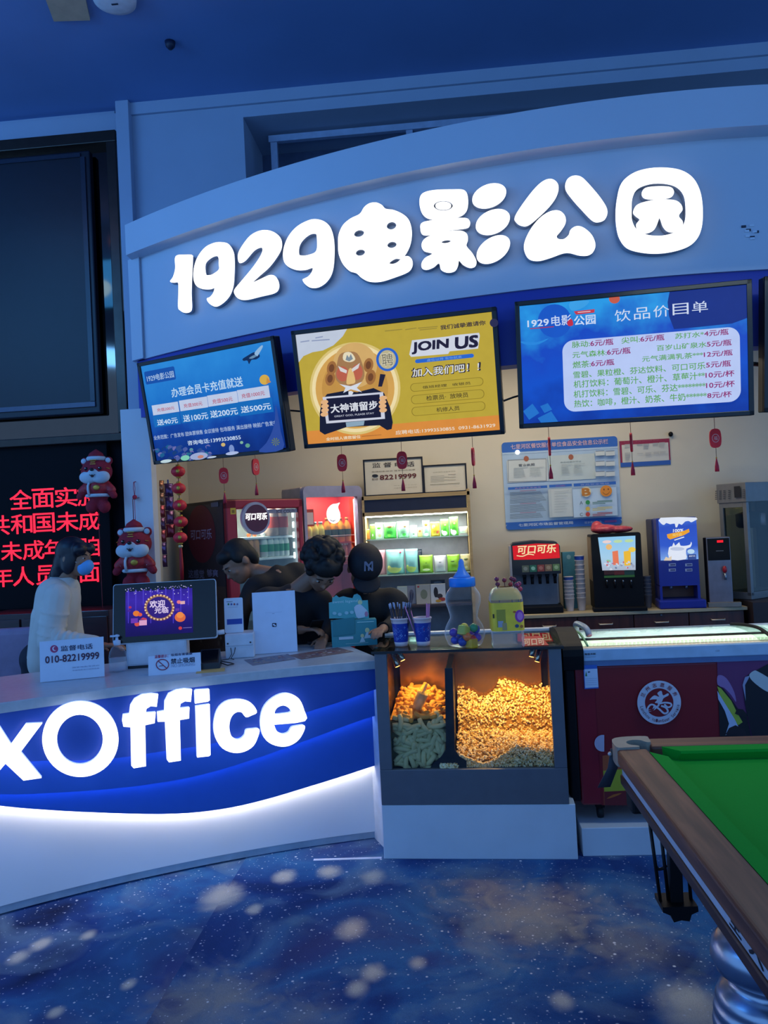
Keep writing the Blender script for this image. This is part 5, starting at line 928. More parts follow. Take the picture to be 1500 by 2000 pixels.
Sr_ = S2(frame((TX, 2.70, 0)), 0); pts = Sr_.pts([(1286, 1758), (1354, 1756), (1355, 1766), (1342, 1772), (1338, 1785), (1322, 1783), (1308, 1787), (1302, 1774), (1287, 1768)]); mb.poly([(a, b) for a, b in pts], IR, yy-.05, yy+.05)
mb.tube(smooth([at_y(1272, 1628, 2.70), at_y(1281, 1690, 2.70), at_y(1292, 1697, 2.70), at_y(1302, 1690, 2.70)], 4, False), .005, IR, 8); mb.build('ball_rack', t)
# ================================================================== KIOSK INTERIOR
GLC = glass('e6efee'); STEEL = mat('8f97a0', .3, .8, var=.05)
# --- drinks fridge with the round sign
pl_ = PY(438, 975, 5.85); CF = frame((pl_.x, pl_.y, 0), R(46)); S = S2(CF, 0, 340, 940, .25333); wd = S(1000, 300)[0]-.02; hh = pl_.z; dp = .74
CRED = mat('8a1428', .4, var=.04); t = thing('drinks_fridge', 'dark red glass door drinks fridge with a round glowing soda sign', 'fridge', CF); WHT = mat('e4e8e6', .5)
g0, g1, gz = S(478, 300)[0], S(952, 300)[0], S(700, 212)[1]
mb = MB(); mb.box(0, .03, .03, dp, .05, hh-.02, mat('2a2630', .5)).box(wd-.03, wd, .03, dp, .05, hh-.02, mat('2a2630', .5)).box(.03, wd-.03, dp-.03, dp, .05, hh-.02, WHT).box(0, wd, .02, dp, hh-.03, hh, mat('14121a', .5), .006).box(0, wd, .03, dp, .05, .2, mat('14121a')); mb.build('body', t)
MB().box(0, g0, -.02, .03, .06, hh-.005, CRED, .01).box(g1, wd, -.02, .03, .06, hh-.005, CRED, .01).box(0, wd, -.02, .03, gz, hh-.005, CRED, .01).box(0, wd, -.02, .03, .06, .25, CRED, .01).build('door_frame', t)
MB().box(g0, g1, .0, .004, .25, gz, GLC).build('door_glass', t)
mb = MB(); mb.ly = -.0205; mb.rx(S, (425, 256), (464, 206), P('b09a30')); mb.rx(S, (434, 246), (455, 222), P('6a5a20')); mb.build('warning_sticker', t)
mb = MB(); mb.ly = -.001; mb.rx(S, (690, 248), (950, 212), P('7c8098')); mb.tx(S, 'ICE COLD', (790, 246), (925, 218), P('3c4054'), .02); mb.build('door_banner', t)
c_, rxx, rzz = S(607, 287), abs(S(717, 287)[0]-S(607, 287)[0]), abs(S(607, 162)[1]-S(607, 287)[1])
mb = MB(); mb.poly(oval(c_[0], c_[1], rzz, rzz, 0, 48), mat('8c90a8', .4), -.05, -.0205); mb.ly = -.0505; mb.poly(oval(c_[0]+.005, c_[1], rzz*.84, rzz*.84, 0, 48), mat('4a1430', .4)); mb.tx(S, '可口可乐', (522, 302), (685, 245), E('ffffff', 1.6, 0), .04, .15); mb.build('round_sign', t)
LINR = mat('e6eae4', .5)
MB().box(.031, .035, .03, dp-.03, .2, hh-.04, LINR).box(wd-.035, wd-.031, .03, dp-.03, .2, hh-.04, LINR).box(.03, wd-.03, .03, dp-.04, hh-.05, hh-.04, LINR).build('lining', t)
shz = [S(700, 425)[1], S(700, 590)[1], S(700, 590)[1]-.32, S(700, 590)[1]-.64]
for z in shz: MB().box(.036, wd-.036, .06, dp-.05, z-.02, z, mat('f0f2ee', .4), .003).build('shelf', t)
mb = MB(); x_ = S(935, 300)[0]
for i in range(14): mb.box(x_-.006, x_+.006, .03, .04, hh-.16-i*.085, hh-.11-i*.085, E('f4f8ff', 5, 0))
mb.build('light_strip', t)
l = bpy.data.lights.new('fridge_glow', 'AREA'); l.shape = 'RECTANGLE'; l.size = .45; l.size_y = .08; l.energy = 7; l.color = (1, .98, .92); o = bpy.data.objects.new('fridge_glow', l); COL.objects.link(o); o.matrix_world = CF @ Matrix.Translation((wd/2, .10, hh-.055))
# side print
TL = CF @ Matrix.Rotation(R(-90), 4, 'Z'); S = S2(TL, -.001, 200, 860, .18667); mb = MB(); mb.ly = -.001
mb.poly([(-dp+.03, .06), (-.035, .06), (-.035, hh-.05), (-dp+.03, hh-.05)], mat('2b2731', .5)); mb.poly([(-dp+.03, .3), (-.035, .3), (-.035, 1.25), (-dp+.03, 1.25)], mat('40322e', .5, var=.3, scale=6)); mb.poly(oval(S(1035, 980)[0], S(1035, 980)[1], .235, .235, 0, 48), P('5c1428'))
mb.tx(S, '可口可乐', (925, 1040), (1140, 925), P('8c88b0'), .02, .1); mb.tx(S, '这感觉', (905, 1440), (1065, 1355), P('74789c'), .02); mb.tx(S, '够爽', (1100, 1425), (1210, 1350), P('74789c'), .02); mb.rx(S, (1140, 700), (1215, 645), P('565462'))
for i in range(40): mb.poly(oval(rnd.uniform(-dp+.08, -.08), rnd.uniform(.5, 1.0), rnd.uniform(.004, .02), rnd.uniform(.004, .02), n=12), P(rnd.choice(['54423a', '6a5a50', '3a2c2a'])))
o = mb.build('side_print', t); o.matrix_local = Matrix.Rotation(R(-90), 4, 'Z')
# bottles inside
def bottle_proto(h, r, body, cap, band=None, neck=.4):
    def mk(lab, grp, T):
        b = thing('drink_bottle', lab, 'bottle', T, grp); MB().lathe([(r*.8, 0), (r, .008), (r, h*.62), (r*.8, h*.74), (r*neck, h*.86), (r*neck, h*.92)], mat(body, .25), n=16).build('bottle_body', b); MB().lathe([(r*neck+.002, h*.9), (r*neck+.002, h), (r*neck*.5, h)], mat(cap, .4), n=14).build('bottle_cap', b)
        if band: MB().lathe([(r+.0008, h*.22), (r+.0008, h*.52)], mat(band, .5), n=16, cap=False).build('label_wrap', b)
        return b
    return mk
S = S2(CF, .10, 340, 940, .25333)
def row(mk, lab, grp, xs, z, y=.10, dup=1):
    first = None
    for x in xs:
        for k in range(dup):
            M = CF @ Matrix.Translation((S(x, 400)[0] if x > 5 else x, y+k*.085, z+.001))
            if first is None: first = mk(lab, grp, M)
            else: c = copy_tree(first); c.matrix_world = M
row(bottle_proto(.30, .062, 'd8b8a8', 'e0d8d0', 'c04838', .62), 'large pinkish jug with a red band on the top shelf of the drinks fridge', 'jugs in the drinks fridge', (752, 825), shz[0])
row(bottle_proto(.20, .036, 'd08a3c', 'd86a28', None), 'orange drink bottle at the left of the second fridge shelf', 'orange bottles in the drinks fridge', (575, 620), shz[1])
row(bottle_proto(.20, .034, 'dfe6dc', 'f0f0ec', '3f9a68', .55), 'white bottle with green label on the second shelf of the drinks fridge', 'green label bottles in the drinks fridge', (685, 735, 775, 812, 852), shz[1])
row(bottle_proto(.20, .036, '7a3428', 'a83028', None), 'dark cola bottle low in the drinks fridge', 'cola bottles in the drinks fridge', (600, 660, 720, 780, 840, 890), shz[2])
# --- orange juice fridge with the drop sign
q0 = PY(589, 958, 6.45); OF = frame((q0.x, q0.y, 0), R(43)); S = S2(OF, 0, 340, 940, .25333); wd2 = S(1440, 300)[0]; h2 = S(1200, 42)[1]; dp2 = .33; GRF = mat('8e8aa0', .45); ORI = mat('d8382a', .5)
t = thing('juice_fridge', 'grey framed fridge with orange red inside and a white drop sign', 'fridge', OF); g0, g1, gz = S(1012, 300)[0], S(1405, 300)[0], S(1200, 122)[1]
mb = MB(); mb.box(0, .03, .02, dp2, .05, h2-.02, mat('c4a898', .5)).box(wd2-.03, wd2, .02, dp2, .05, h2-.02, GRF).box(.03, wd2-.03, dp2-.03, dp2, .05, h2-.02, ORI).box(0, wd2, .02, dp2, h2-.03, h2, mat('c4a898', .5), .01).box(0, wd2, .02, dp2, .05, .2, GRF); mb.build('body', t)
fr_ = rrect(-.005, .05, wd2+.005, h2+.005, .05, 6); MB().poly([fr_, [(g0, .25), (g1, .25), (g1, gz), (g0, gz)][::-1]], GRF, -.03, .02).build('door_frame', t); MB().box(g0, g1, -.005, -.002, .25, gz, GLC).build('door_glass', t)
MB().box(.031, .034, .03, dp2-.03, .2, h2-.04, ORI).box(wd2-.034, wd2-.031, .03, dp2-.03, .2, h2-.04, ORI).box(.03, wd2-.03, .03, dp2-.04, h2-.05, h2-.04, ORI).build('lining', t)
mb = MB(); mb.ly = -.0055; mb.px(S, [(1275, 165), (1262, 200), (1278, 250), (1275, 295), (1250, 322), (1215, 324), (1185, 300), (1172, 255), (1182, 210), (1215, 178), (1250, 172)], E('ffffff', 1.3, 0), 4); mb.px(S, [(1195, 288), (1215, 305), (1250, 298), (1225, 312), (1205, 306)], E('8a8a9c')); mb.build('drop_sign', t)
mb = MB(); mb.ly = -.0055; mb.rx(S, (1016, 350), (1072, 215), P('a83c34')); mb.rx(S, (1022, 335), (1068, 240), P('d0b0a8')); mb.build('notice_card', t)
S = S2(OF, .06, 340, 940, .25333); sz = [S(1200, 475)[1], S(1200, 640)[1], S(1200, 640)[1]-.35]
for z in sz: 
    mb = MB(); mb.box(.036, wd2-.036, .05, dp2-.04, z-.012, z, mat('c8402c', .4)); mb.build('shelf', t); MB().tube([(.05, .045, z+.06), (wd2-.05, .045, z+.06)], .003, mat('e0d0c8', .3, .5), 6).build('shelf_rail', t)
mb = MB(); mb.ly = .044; mb.tx(S, '鲜橙汁', (1040, 500), (1150, 482), P('e0b0a0')); mb.tx(S, '美味每刻', (1200, 498), (1330, 478), P('e0b0a0')); mb.build('shelf_print', t)
MB().box(g1+.004, g1+.014, .03, .04, .3, gz-.02, E('fff4ec', 4, 0)).build('light_strip', t)
l = bpy.data.lights.new('fridge_glow', 'AREA'); l.shape = 'RECTANGLE'; l.size = .35; l.size_y = .08; l.energy = 6; l.color = (1, .95, .9); o = bpy.data.objects.new('fridge_glow', l); COL.objects.link(o); o.matrix_world = OF @ Matrix.Translation((wd2/2, .08, h2-.055))
CF_ = CF; CF = OF; S = S2(OF, .10, 340, 940, .25333)
row(bottle_proto(.19, .036, 'd8b84a', 'd0c8b8', None, .5), 'yellow drink bottle at the left of the juice fridge shelf', 'yellow bottles in the juice fridge', (1035, 1085, 1130), sz[0])
row(bottle_proto(.22, .036, 'e08a24', 'e07a3a', '4a4a2c'), 'orange juice bottle with a dark label on the juice fridge shelf', 'orange bottles in the juice fridge', (1180, 1232, 1285, 1335), sz[0])
row(bottle_proto(.21, .036, 'd86038', 'e0582c', None), 'red orange bottle on the lower shelf of the juice fridge', 'red orange bottles in the juice fridge', (1060, 1120, 1180, 1240, 1300, 1350), sz[1])
CF = CF_
# --- wooden snack shelf
SY = 6.76; q = PY(700, 980, SY); SH = frame((q.x, SY, 0)); S = S2(SH, 0, 680, 860, .21333); OAK = wood('9c8050', 'b89a68', .5, 4, 0, 0); NV = mat('1a2036', .5)
xr_, xl_ = S(1128, 800)[0], .03; tz = S(600, 490)[1]; t = thing('snack_shelf', 'wooden snack shelf with a lit top bay and glass shelves', 'shelf', SH); dps = .33
MB().box(xl_, xr_, 0, dps, tz-.035, tz, OAK, .002).build('top_board', t); MB().box(xl_, xr_-.03, .01, .03, S(600, 640)[1], tz-.035, NV).build('dark_fascia', t); b0 = S(600, 655)[1]; MB().box(xl_, xr_-.025, 0, .03, b0-.02, S(600, 640)[1], OAK).build('light_rail', t)
MB().box(xr_-.025, xr_, 0, dps, 0.004, tz+.02, OAK, .002).build('side_board', t); MB().box(xl_-.0, xl_+.02, 0, dps, 0.004, tz, OAK, .002).build('side_board', t); MB().box(xl_, xr_-.03, dps-.012, dps, .004, tz-.03, mat('8a8c94', .6)).build('back_board', t)
s1, s2, s3 = S(600, 892)[1], S(700, 1222)[1], S(700, 1505)[1]
for z in (s1, s2): MB().box(xl_+.02, xr_-.03, .01, dps-.02, z-.008, z, mat('9fc0b4', .1, alpha=.6)).build('glass_shelf', t)
MB().box(xl_+.02, xr_-.03, .0, dps-.02, s3-.02, s3, mat('3a3238', .5)).build('shelf_board', t); MB().box(xl_+.02, xr_-.03, .0, dps-.02, .06, .5, mat('3c3a44', .5)).build('plinth', t)
MB().box(xl_+.02, xr_-.03, .05, .07, b0-.03, b0-.02, E('f4fff4', 14, 0)).build('light_strip', t)
l = bpy.data.lights.new('shelf_glow', 'AREA'); l.shape = 'RECTANGLE'; l.size = .9; l.size_y = .05; l.energy = 9; l.color = (.93, 1, .92); o = bpy.data.objects.new('shelf_glow', l); COL.objects.link(o); o.matrix_world = SH @ Matrix.Translation((xr_/2, .09, b0-.035))
l = bpy.data.lights.new('shelf_glow_low', 'AREA'); l.shape = 'RECTANGLE'; l.size = .9; l.size_y = .04; l.energy = 3.5; l.color = (1, .97, .9); o = bpy.data.objects.new('shelf_glow_low', l); COL.objects.link(o); o.matrix_world = SH @ Matrix.Translation((xr_/2, .06, s1-.012))
def bag(lab, x0, x1, zt, z, col, art, y=.12, grp=None):
    """pillow pouch from zoom pixels x0..x1, top zt standing at height z"""
    Sb = S2(SH, y, 680, 860, .21333); a, b, h = Sb(x0, 900)[0], Sb(x1, 900)[0], Sb((x0+x1)/2, zt)[1]-z; w_ = (b-a)*.97; t = thing('snack_bag', lab, 'snack bag', SH @ Matrix.Translation(((a+b)/2, y, z+.001)), grp)
    n, m_ = 9, 11; v = []; 
    for sd in (-1, 1):
        for j in range(m_):
            for i in range(n):
                u, k = i/(n-1)*2-1, j/(m_-1); bu = (1-u**4)*(max(.02, math.sin(min(1, k*1.1)*math.pi*.9+.25))**.7 if 0 < k < .95 else .12); v.append((u*w_/2*(1-.06*math.sin(k*math.pi)), sd*(.006+.034*bu)*(w_/.11), k*h))
    f = []
    for sd in (0, 1):
        o = sd*n*m_
        for j in range(m_-1):
            for i in range(n-1):
                q = (o+j*n+i, o+j*n+i+1, o+(j+1)*n+i+1, o+(j+1)*n+i); f.append(q if sd == 0 else q[::-1])
    N = n*m_; f += [(i+1, i, N+i, N+i+1) for i in range(n-1)]+[((m_-1)*n+i, (m_-1)*n+i+1, N+(m_-1)*n+i+1, N+(m_-1)*n+i) for i in range(n-1)]+[(j*n, (j+1)*n, N+(j+1)*n, N+j*n) for j in range(m_-1)]+[((j+1)*n+n-1, j*n+n-1, N+j*n+n-1, N+(j+1)*n+n-1) for j in range(m_-1)]
    MB().add(v, f, mat(col, .3, coat=.3), None, True).build('pouch', t)
    if art:
        mb = MB()
        for c, cx, cz, rx, rz in art: mb.ell((cx*w_/2, -.034*(w_/.11)*.75, cz*h), (rx*w_/2, .012*(w_/.11)+.001, rz*h), mat(c, .4), nu=16, nv=8)
        mb.build('front_print', t)
for a in (('orange snack bag at the left end of the lit top bay', 146, 203, 815, 'd87a28', [('f0d090', 0, .45, .6, .25)]), ('white and green bag second from the left in the lit top bay', 204, 252, 770, '6cb040', [('e8f0e0', 0, .35, .6, .2)]), ('tall white bag with green print third in the lit top bay', 252, 325, 755, 'e4ece0', [('58a838', 0, .65, .6, .12), ('d8c890', .1, .25, .5, .15)]), ('bright green bag with orange top fourth in the lit top bay', 326, 448, 752, '4cb848', [('f0b880', 0, .75, .5, .12), ('88d850', -.1, .35, .55, .25)]),
    ('green and pale bag in the middle of the lit top bay', 452, 565, 742, '9cd0a8', [('48b848', .1, .35, .6, .25), ('e8a880', .3, .7, .3, .1)]), ('white bag with small green print right of the middle in the lit top bay', 570, 636, 780, 'd8e0d8', [('488848', 0, .3, .6, .1)]), ('tan bag with a round picture in the lit top bay', 637, 684, 800, 'd8c080', [('b86030', 0, .55, .6, .25)]), ('pale teal bag with orange top in the lit top bay', 685, 752, 735, 'a8d0b8', [('d89848', 0, .75, .5, .12), ('e8f0f0', 0, .15, .6, .12)]),
    ('yellow orange bag in the right half of the lit top bay', 757, 846, 748, 'e0b030', [('d86040', .3, .35, .5, .2), ('f0d080', -.3, .6, .4, .2)])): bag(a[0], a[1], a[2], a[3], s1, a[4], a[5])
for lab, x0, x1, zt in (('leafy green pouch with a white ball, left one of the pair in the lit bay', 850, 930, 722), ('leafy green pouch with a white ball, right one of the pair in the lit bay', 932, 1016, 700)): bag(lab, x0, x1, zt, s1, '58b838', [('f0f2ea', -.1, .25, .72, .24), ('e08060', .1, .62, .3, .07)])
bag('small white bag lying at the right end of the lit top bay', 1020, 1100, 790, s1+.015, 'd8dcd4', [('a8b890', 0, .5, .5, .2)])
bag('tall pink bag half hidden at the left of the middle glass shelf', 262, 335, 1005, s2, 'd898a0', None, .16)
bag('tall teal bag with a big kiwi picture, left one on the middle shelf', 338, 508, 1000, s2, '78b8b0', [('b8c870', -.1, .25, .8, .2), ('dfe8c8', -.05, .35, .3, .1), ('384840', -.05, .5, .4, .05), ('d0506c', .6, .88, .12, .05)])
bag('tall teal bag with a kiwi picture, right one on the middle shelf', 512, 632, 994, s2, '80bcb8', [('a8c060', -.1, .25, .8, .2), ('dfe8c8', -.05, .35, .3, .1), ('384840', -.1, .5, .4, .05)])
bag('dark navy bag behind the kiwi bags on the middle shelf', 600, 672, 1000, s2, '1c2c40', None, .24)
bag('bright green standing pouch left of the silver pouch', 638, 768, 1052, s2, '84b430', [('4c7820', 0, .55, .5, .1), ('d8e8a8', 0, .2, .6, .1)]); bag('silver pouch between two green pouches on the middle shelf', 772, 888, 1055, s2, 'b8bcc0', [('e4e8e8', 0, .45, .6, .25), ('8a8c94', 0, .6, .4, .06)]); bag('bright green standing pouch right of the silver pouch', 892, 1012, 1046, s2, '7cb42c', [('486c20', -.1, .6, .5, .08), ('f0f4e8', 0, .5, .2, .06)]); bag('beige pouch at the right end of the middle shelf', 1016, 1118, 1042, s2, 'b8b484', [('6c7c50', 0, .7, .4, .08), ('d8d8b0', 0, .3, .6, .15)])
def carton(lab, x0, x1, zt, col, marks, y=.06):
    Sb = S2(SH, y, 680, 860, .21333); a, b, h = Sb(x0, 1400)[0], Sb(x1, 1400)[0], Sb((x0+x1)/2, zt)[1]-s3; t = thing('toy_box', lab, 'box', SH @ Matrix.Translation((a, y, s3+.001))); MB().box(0, b-a, 0, .05, 0, h, P(col), .001).build('carton', t); mb = MB(); mb.ly = -.0003
    for c, u0, v0, u1, v1 in marks: mb.poly(oval((u0+u1)/2*(b-a), (v0+v1)/2*h, (u1-u0)/2*(b-a), (v1-v0)/2*h, 0, 12), P(c))
    mb.build('front_print', t)
carton('pale box with yellow green print at the left of the lower shelf', 450, 540, 1340, 'c4c4b0', [('6a8a3c', .1, .3, .5, .7), ('b8b040', .3, .1, .9, .35)]); carton('grey box second from the left on the lower shelf', 542, 618, 1332, '9a98a0', [('6c6a78', .2, .2, .8, .8)], .10); carton('beige box with a grey green figure on the lower shelf', 622, 752, 1322, 'b0a898', [('7c8068', .3, .25, .8, .75), ('c04040', .1, .85, .25, .95)]); carton('white box with a black figure and red print on the lower shelf', 756, 892, 1316, 'd0ccc4', [('2a2628', .2, .3, .5, .85), ('3c3434', .4, .25, .8, .5), ('a84034', .5, .1, 1, .3), ('c09038', .3, .05, .7, .2)]); carton('dark box standing behind the white box on the lower shelf', 760, 890, 1282, '2c3440', [('586470', .2, .82, .8, .95)], .13)
# framed notices on the shelf
def framed(name, lab, bl, tr, y, draw):
    T = SH @ Matrix.Translation((0, y, 0)); Sb = S2(T, 0, 680, 860, .21333); a, b = Sb(*bl), Sb(*tr); cx = (a[0]+b[0])/2; z0 = tz+.002; T2 = T @ Matrix.Translation((cx, 0, z0)); t = thing(name, lab, 'framed notice', T2); Sb = S2(T2, 0, 680, 860, .21333); w_, h = (b[0]-a[0])/2, b[1]-z0
    FRB = mat('14161e', .4); MB().box(-w_, w_, -.008, .012, 0, .014, FRB).box(-w_, w_, -.008, .012, h-.014, h, FRB).box(-w_, -w_+.014, -.008, .012, .014, h-.014, FRB).box(w_-.014, w_, -.008, .012, .014, h-.014, FRB).build('frame', t)
    mb = MB(); mb.box(-w_+.012, w_-.012, .0, .008, .012, h-.012, P('c8c2b0')); mb.ly = -.0002; draw(mb, Sb); mb.build('printed_sheet', t)
def d1(mb, Sb):
    K = P('2c2626')
    for ch, x0, x1 in (('监', 222, 295), ('督', 325, 395), ('电', 430, 500), ('话', 535, 605)): mb.tx(Sb, ch, (x0, 252-(x0-222)*.03), (x1, 205-(x0-222)*.04), K, .01)
    mb.tx(Sb, '受理观影投诉 接受群众监督', (215, 295), (615, 262), P('6c6454'), 0); mb.tx(Sb, '82219999', (293, 362), (622, 302), P('5c1c1c'), .02); mb.tx(Sb, '010', (220, 366), (272, 346), P('5a4040')); mb.px(Sb, oval(247, 325, 28, 14, n=18), P('18202c'))
    mb.tx(Sb, '国家电影专资办', (420, 418), (630, 402), P('7c7464'), 0); mb.tx(Sb, '中国电影发行放映协会', (420, 442), (632, 424), P('7c7464'), 0)
def d2(mb, Sb):
    mb.tx(Sb, '公共场所卫生许可证', (775, 300), (985, 278), P('a09a80'), 0)
    for i in range(5): mb.ln(Sb, 755, 880+(i % 2)*40, 332+i*13, 3, P('9a9684'))
    for i in range(3): mb.ln(Sb, 915, 985, 315+i*25, 4, P('a49c88'))
    mb.ln(Sb, 750, 1022, 409, 4, P('6c6c5a')); mb.rx(Sb, (960, 422), (1020, 418), P('a49c88'))
framed('framed_notice', 'black framed notice with phone number 82219999 standing on the snack shelf', (150, 495), (680, 148), .16, d1); framed('framed_notice', 'smaller black framed certificate right of the phone notice on the snack shelf', (692, 465), (1080, 208), .19, d2)
# --- wall notices
NB = frame((0, 7.098, 0)); S = S2(NB, 0, 960, 820, .22667); a, b = S(140, 950), S(1060, 138); cx = (a[0]+b[0])/2; NBT = frame((cx, 7.098, a[1])); t = thing('wall_notice', 'blue and white food safety notice board on the cream wall', 'notice board', NBT); S = S2(NBT, 0, 960, 820, .22667); c0, c1 = S(125, 950), S(1080, 140)
mb = MB(); BLU, LTB_, WP, KK = P('2a62b4'), P('b0c4d8'), P('c4cac8'), P('4c5864')
mb.poly(rrect(c0[0], c0[1], c1[0], c1[1], .035, 5), P('a4bcd4'), -.008, .0); mb.ly = -.0085; mb.poly(rrect(c0[0], S(500, 275)[1], c1[0], c1[1], .03, 5), BLU); mb.poly(rrect(c0[0], c0[1], c1[0], S(500, 882)[1], .03, 5), BLU); mb.rect(c0[0], S(500, 905)[1]+.04, c1[0], S(500, 905)[1]+.02, BLU)
mb.rect(c0[0], S(500, 280)[1], c1[0], S(500, 262)[1], P('a4bcd4')); mb.tx(S, '七里河区餐饮服务单位食品安全信息公示栏', (165, 255), (1000, 165), P('b8788c'), .02); mb.tx(S, '七里河区餐饮服务单位食品安全信息公示栏', (165, 255), (1000, 165), P('d0bccc'), -.01)
mb.tx(S, '七里河区市场监督管理局', (232, 920), (700, 872), P('c8d4e4'), .02); mb.tx(S, '投诉举报电话', (800, 895), (945, 868), P('a8bcd8'), .01); mb.rx(S, (972, 885), (1075, 862), P('7c4a94'))
mb.rx(S, (138, 545), (478, 335), WP); mb.poly([S.pts([(140, 540), (474, 530), (472, 332), (138, 345)]), S.pts([(147, 532), (467, 522), (465, 340), (145, 353)])], P('8a9298')); mb.rx(S, (495, 530), (885, 290), P('b8c4c4'))
for x, y in ((298, 336), (682, 322)): mb.px(S, oval(x, y, 22, 24, n=18), P('a05c44'))
mb.tx(S, '营业执照', (232, 405), (370, 375), P('3c4450'), .01); mb.tx(S, '食品经营许可证', (590, 375), (770, 352), P('7c8c90'), 0)
for x0, x1, y, n in ((190, 310, 420, 8), (330, 450, 415, 7), (600, 690, 390, 8), (705, 800, 385, 8)):
    for i in range(n): mb.ln(S, x0, x1-(i*37 % 40), y+i*11, 3.5, P('a0a8a8'))
for i in range(3):
    for k in range(2): mb.rx(S, (890+k*88, 312+i*88), (968+k*86, 268+i*88), WP); mb.ln(S, 892+k*88, 966+k*86, 276+i*88, 5, P('5c6c88')); mb.ln(S, 895+k*88, 965+k*86, 318+i*88, 4, P('5c6c88'))
for bl, tr, tx_, c in (((140, 606), (474, 566), '食品安全承诺书', 'c4a0b8'), ((492, 585), (685, 552), '从业人员健康证', 'b06a8c'), ((702, 577), (1062, 532), '食品安全等级', '98a8d0')): mb.rx(S, bl, tr, BLU); mb.tx(S, tx_, (bl[0]+55, bl[1]-8), (tr[0]-55, tr[1]+10), P(c), 0)
mb.rx(S, (702, 842), (1065, 580), P('b4cade')); mb.rx(S, (495, 842), (685, 588), P('b4bcbc')); mb.rx(S, (520, 835), (672, 600), P('c0c6c4'))
for i in range(22):
    if i in (0, 10, 17): mb.ln(S, 240, 380, 617+i*11, 4, P('a04c68'))
    else: mb.ln(S, 155, 470-(i*53 % 60), 622+i*11, 3.2, KK)
for i in range(9): mb.ln(S, 535, 660-(i*31 % 50), 622+i*22, 4, P('a8b0b0'))
mb.px(S, oval(805, 622, 42, 44, n=28), P('d8cca8')); mb.tx(S, 'B', (775, 655), (835, 592), P('b8742c'), .06); mb.px(S, oval(975, 615, 50, 48, n=32), P('d8862c')); mb.px(S, oval(957, 603, 5, 8, n=10), P('6a3814')); mb.px(S, oval(993, 600, 5, 8, n=10), P('6a3814')); mb.strip(S.pts(smooth([(945, 625), (960, 640), (975, 644), (992, 638), (1005, 620)], 4, False)), .003, P('6a3814'))
mb.tx(S, 'A', (750, 732), (775, 702), P('3c4a58'), 0); mb.tx(S, 'C', (752, 832), (775, 802), P('3c4a58'), 0)
for y, c, c2 in ((713, '2c8a4c', '4c7c78'), (768, 'd0b050', 'c0b878'), (815, 'b84038', '9c5060')):
    mb.px(S, oval(818, y, 19, 19, n=18), P(c))
    for i in range(3): mb.ln(S, 858+(40 if i == 0 else 0), 1028-(60 if i == 2 else 0), y-8+i*12, 6, P(c2))
mb.build('printed_board', t)
S = S2(NB, 0, 960, 820, .22667); a, b = S(1112, 408), S(1560, 165); T2 = frame(((a[0]+b[0])/2, 7.098, a[1])); t = thing('wall_notice', 'small white red and blue bordered notice to the right of the food safety board', 'notice board', T2); S = S2(T2, 0, 960, 820, .22667); a, b = S(1112, 408), S(1530, 160); mb = MB(); mb.poly([(a[0], a[1]), (b[0], a[1]), (b[0], b[1]), (a[0], b[1])], P('2c58a4'), -.006, 0); mb.ly = -.0065; mb.rx(S, (1112, 370), (1530, 160), P('8c2444')); mb.rx(S, (1128, 370), (1520, 195), P('c4c2b8')); mb.tx(S, '食品安全量化分级管理公示', (1135, 192), (1510, 172), P('c8a0b0'), 0)
for x0, y, n in ((1145, 215, 4), (1250, 215, 2), (1305, 212, 5), (1385, 205, 3), (1440, 200, 5), (1145, 290, 7), (1250, 295, 1), (1320, 290, 3), (1390, 285, 2), (1445, 280, 2)):
    for i in range(n): mb.ln(S, x0, x0+50-(i*17 % 15), y+i*10, 4, P('a0a0a0'))
mb.build('printed_board', t)
q = PY(1310, 848, 7.08); tag(MB().ell((0, 0, 0), (.02, .02, .022), BLK).box(-.006, .006, 0, .018, -.006, .006, BLK).build('wall_camera', None, frame(q)), 'tiny dark camera dome on the cream wall right of the small notice', 'camera')
q = PY(1011, 883, 7.07); t = tag(MB().lathe([(.012, 0), (.02, .012), (.022, .03)], E('fff4e0', 3, 0), n=14).build('wall_light', None, frame(q) @ Matrix.Rotation(R(-90), 4, 'X')), 'small bright wall light just left of the food safety board', 'light')
# --- drinks counter along the back wall
CY0 = 6.5; KT = frame((0, CY0, 0)); S = S2(KT, 0, 0, 0, 1); k0, k1 = S(985, 1207)[0], S(1453, 1181)[0]; kz = S(1235, 1193)[1]; BRW = wood('3a1a16', '54281f', .4, 4, 2, .1)
KC = frame((k0, CY0, 0)); t = thing('drinks_counter', 'low brown wooden drinks counter along the back wall', 'counter', KC); L_ = k1-k0; MB().box(-.02, L_+.02, -.02, .58, kz-.028, kz, mat('a89878', .45, var=.06), .003).build('counter_top', t); MB().box(0, L_, .02, .58, .06, kz-.028, BRW).build('carcass', t); MB().box(.02, L_-.02, .06, .56, .002, .06, BLK).build('plinth', t)
S = S2(KC, 0, 0, 0, 1); edges = [0]+[S(x, 1215)[0] for x in (1128, 1238, 1346)]+[L_]
for i in range(4):
    x0, x1 = edges[i]+.004, edges[i+1]-.004; d = MB().box(x0, x1, 0, .02, kz-.24, kz-.034, BRW, .003).build('drawer', t); MB().box(x0, x1, 0, .02, .08, kz-.248, BRW, .003).build('door', t); hx, hz = S(*((1073, 1223), (1183, 1219), (1292, 1215), (1402, 1210))[i])
    MB().tube([(hx-.055, -.0, hz+.006), (hx-.05, -.02, hz), (hx+.05, -.02, hz), (hx+.055, 0, hz+.006)], .007, mat('b8a894', .35, .5), 8).build('handle', d)
MB().lathe([(.008, 0), (.01, .003)], STEEL, n=12, M=Matrix.Translation((S(1291, 1201)[0], -.001, S(1291, 1201)[1])) @ Matrix.Rotation(R(90), 4, 'X')).build('lock', t)
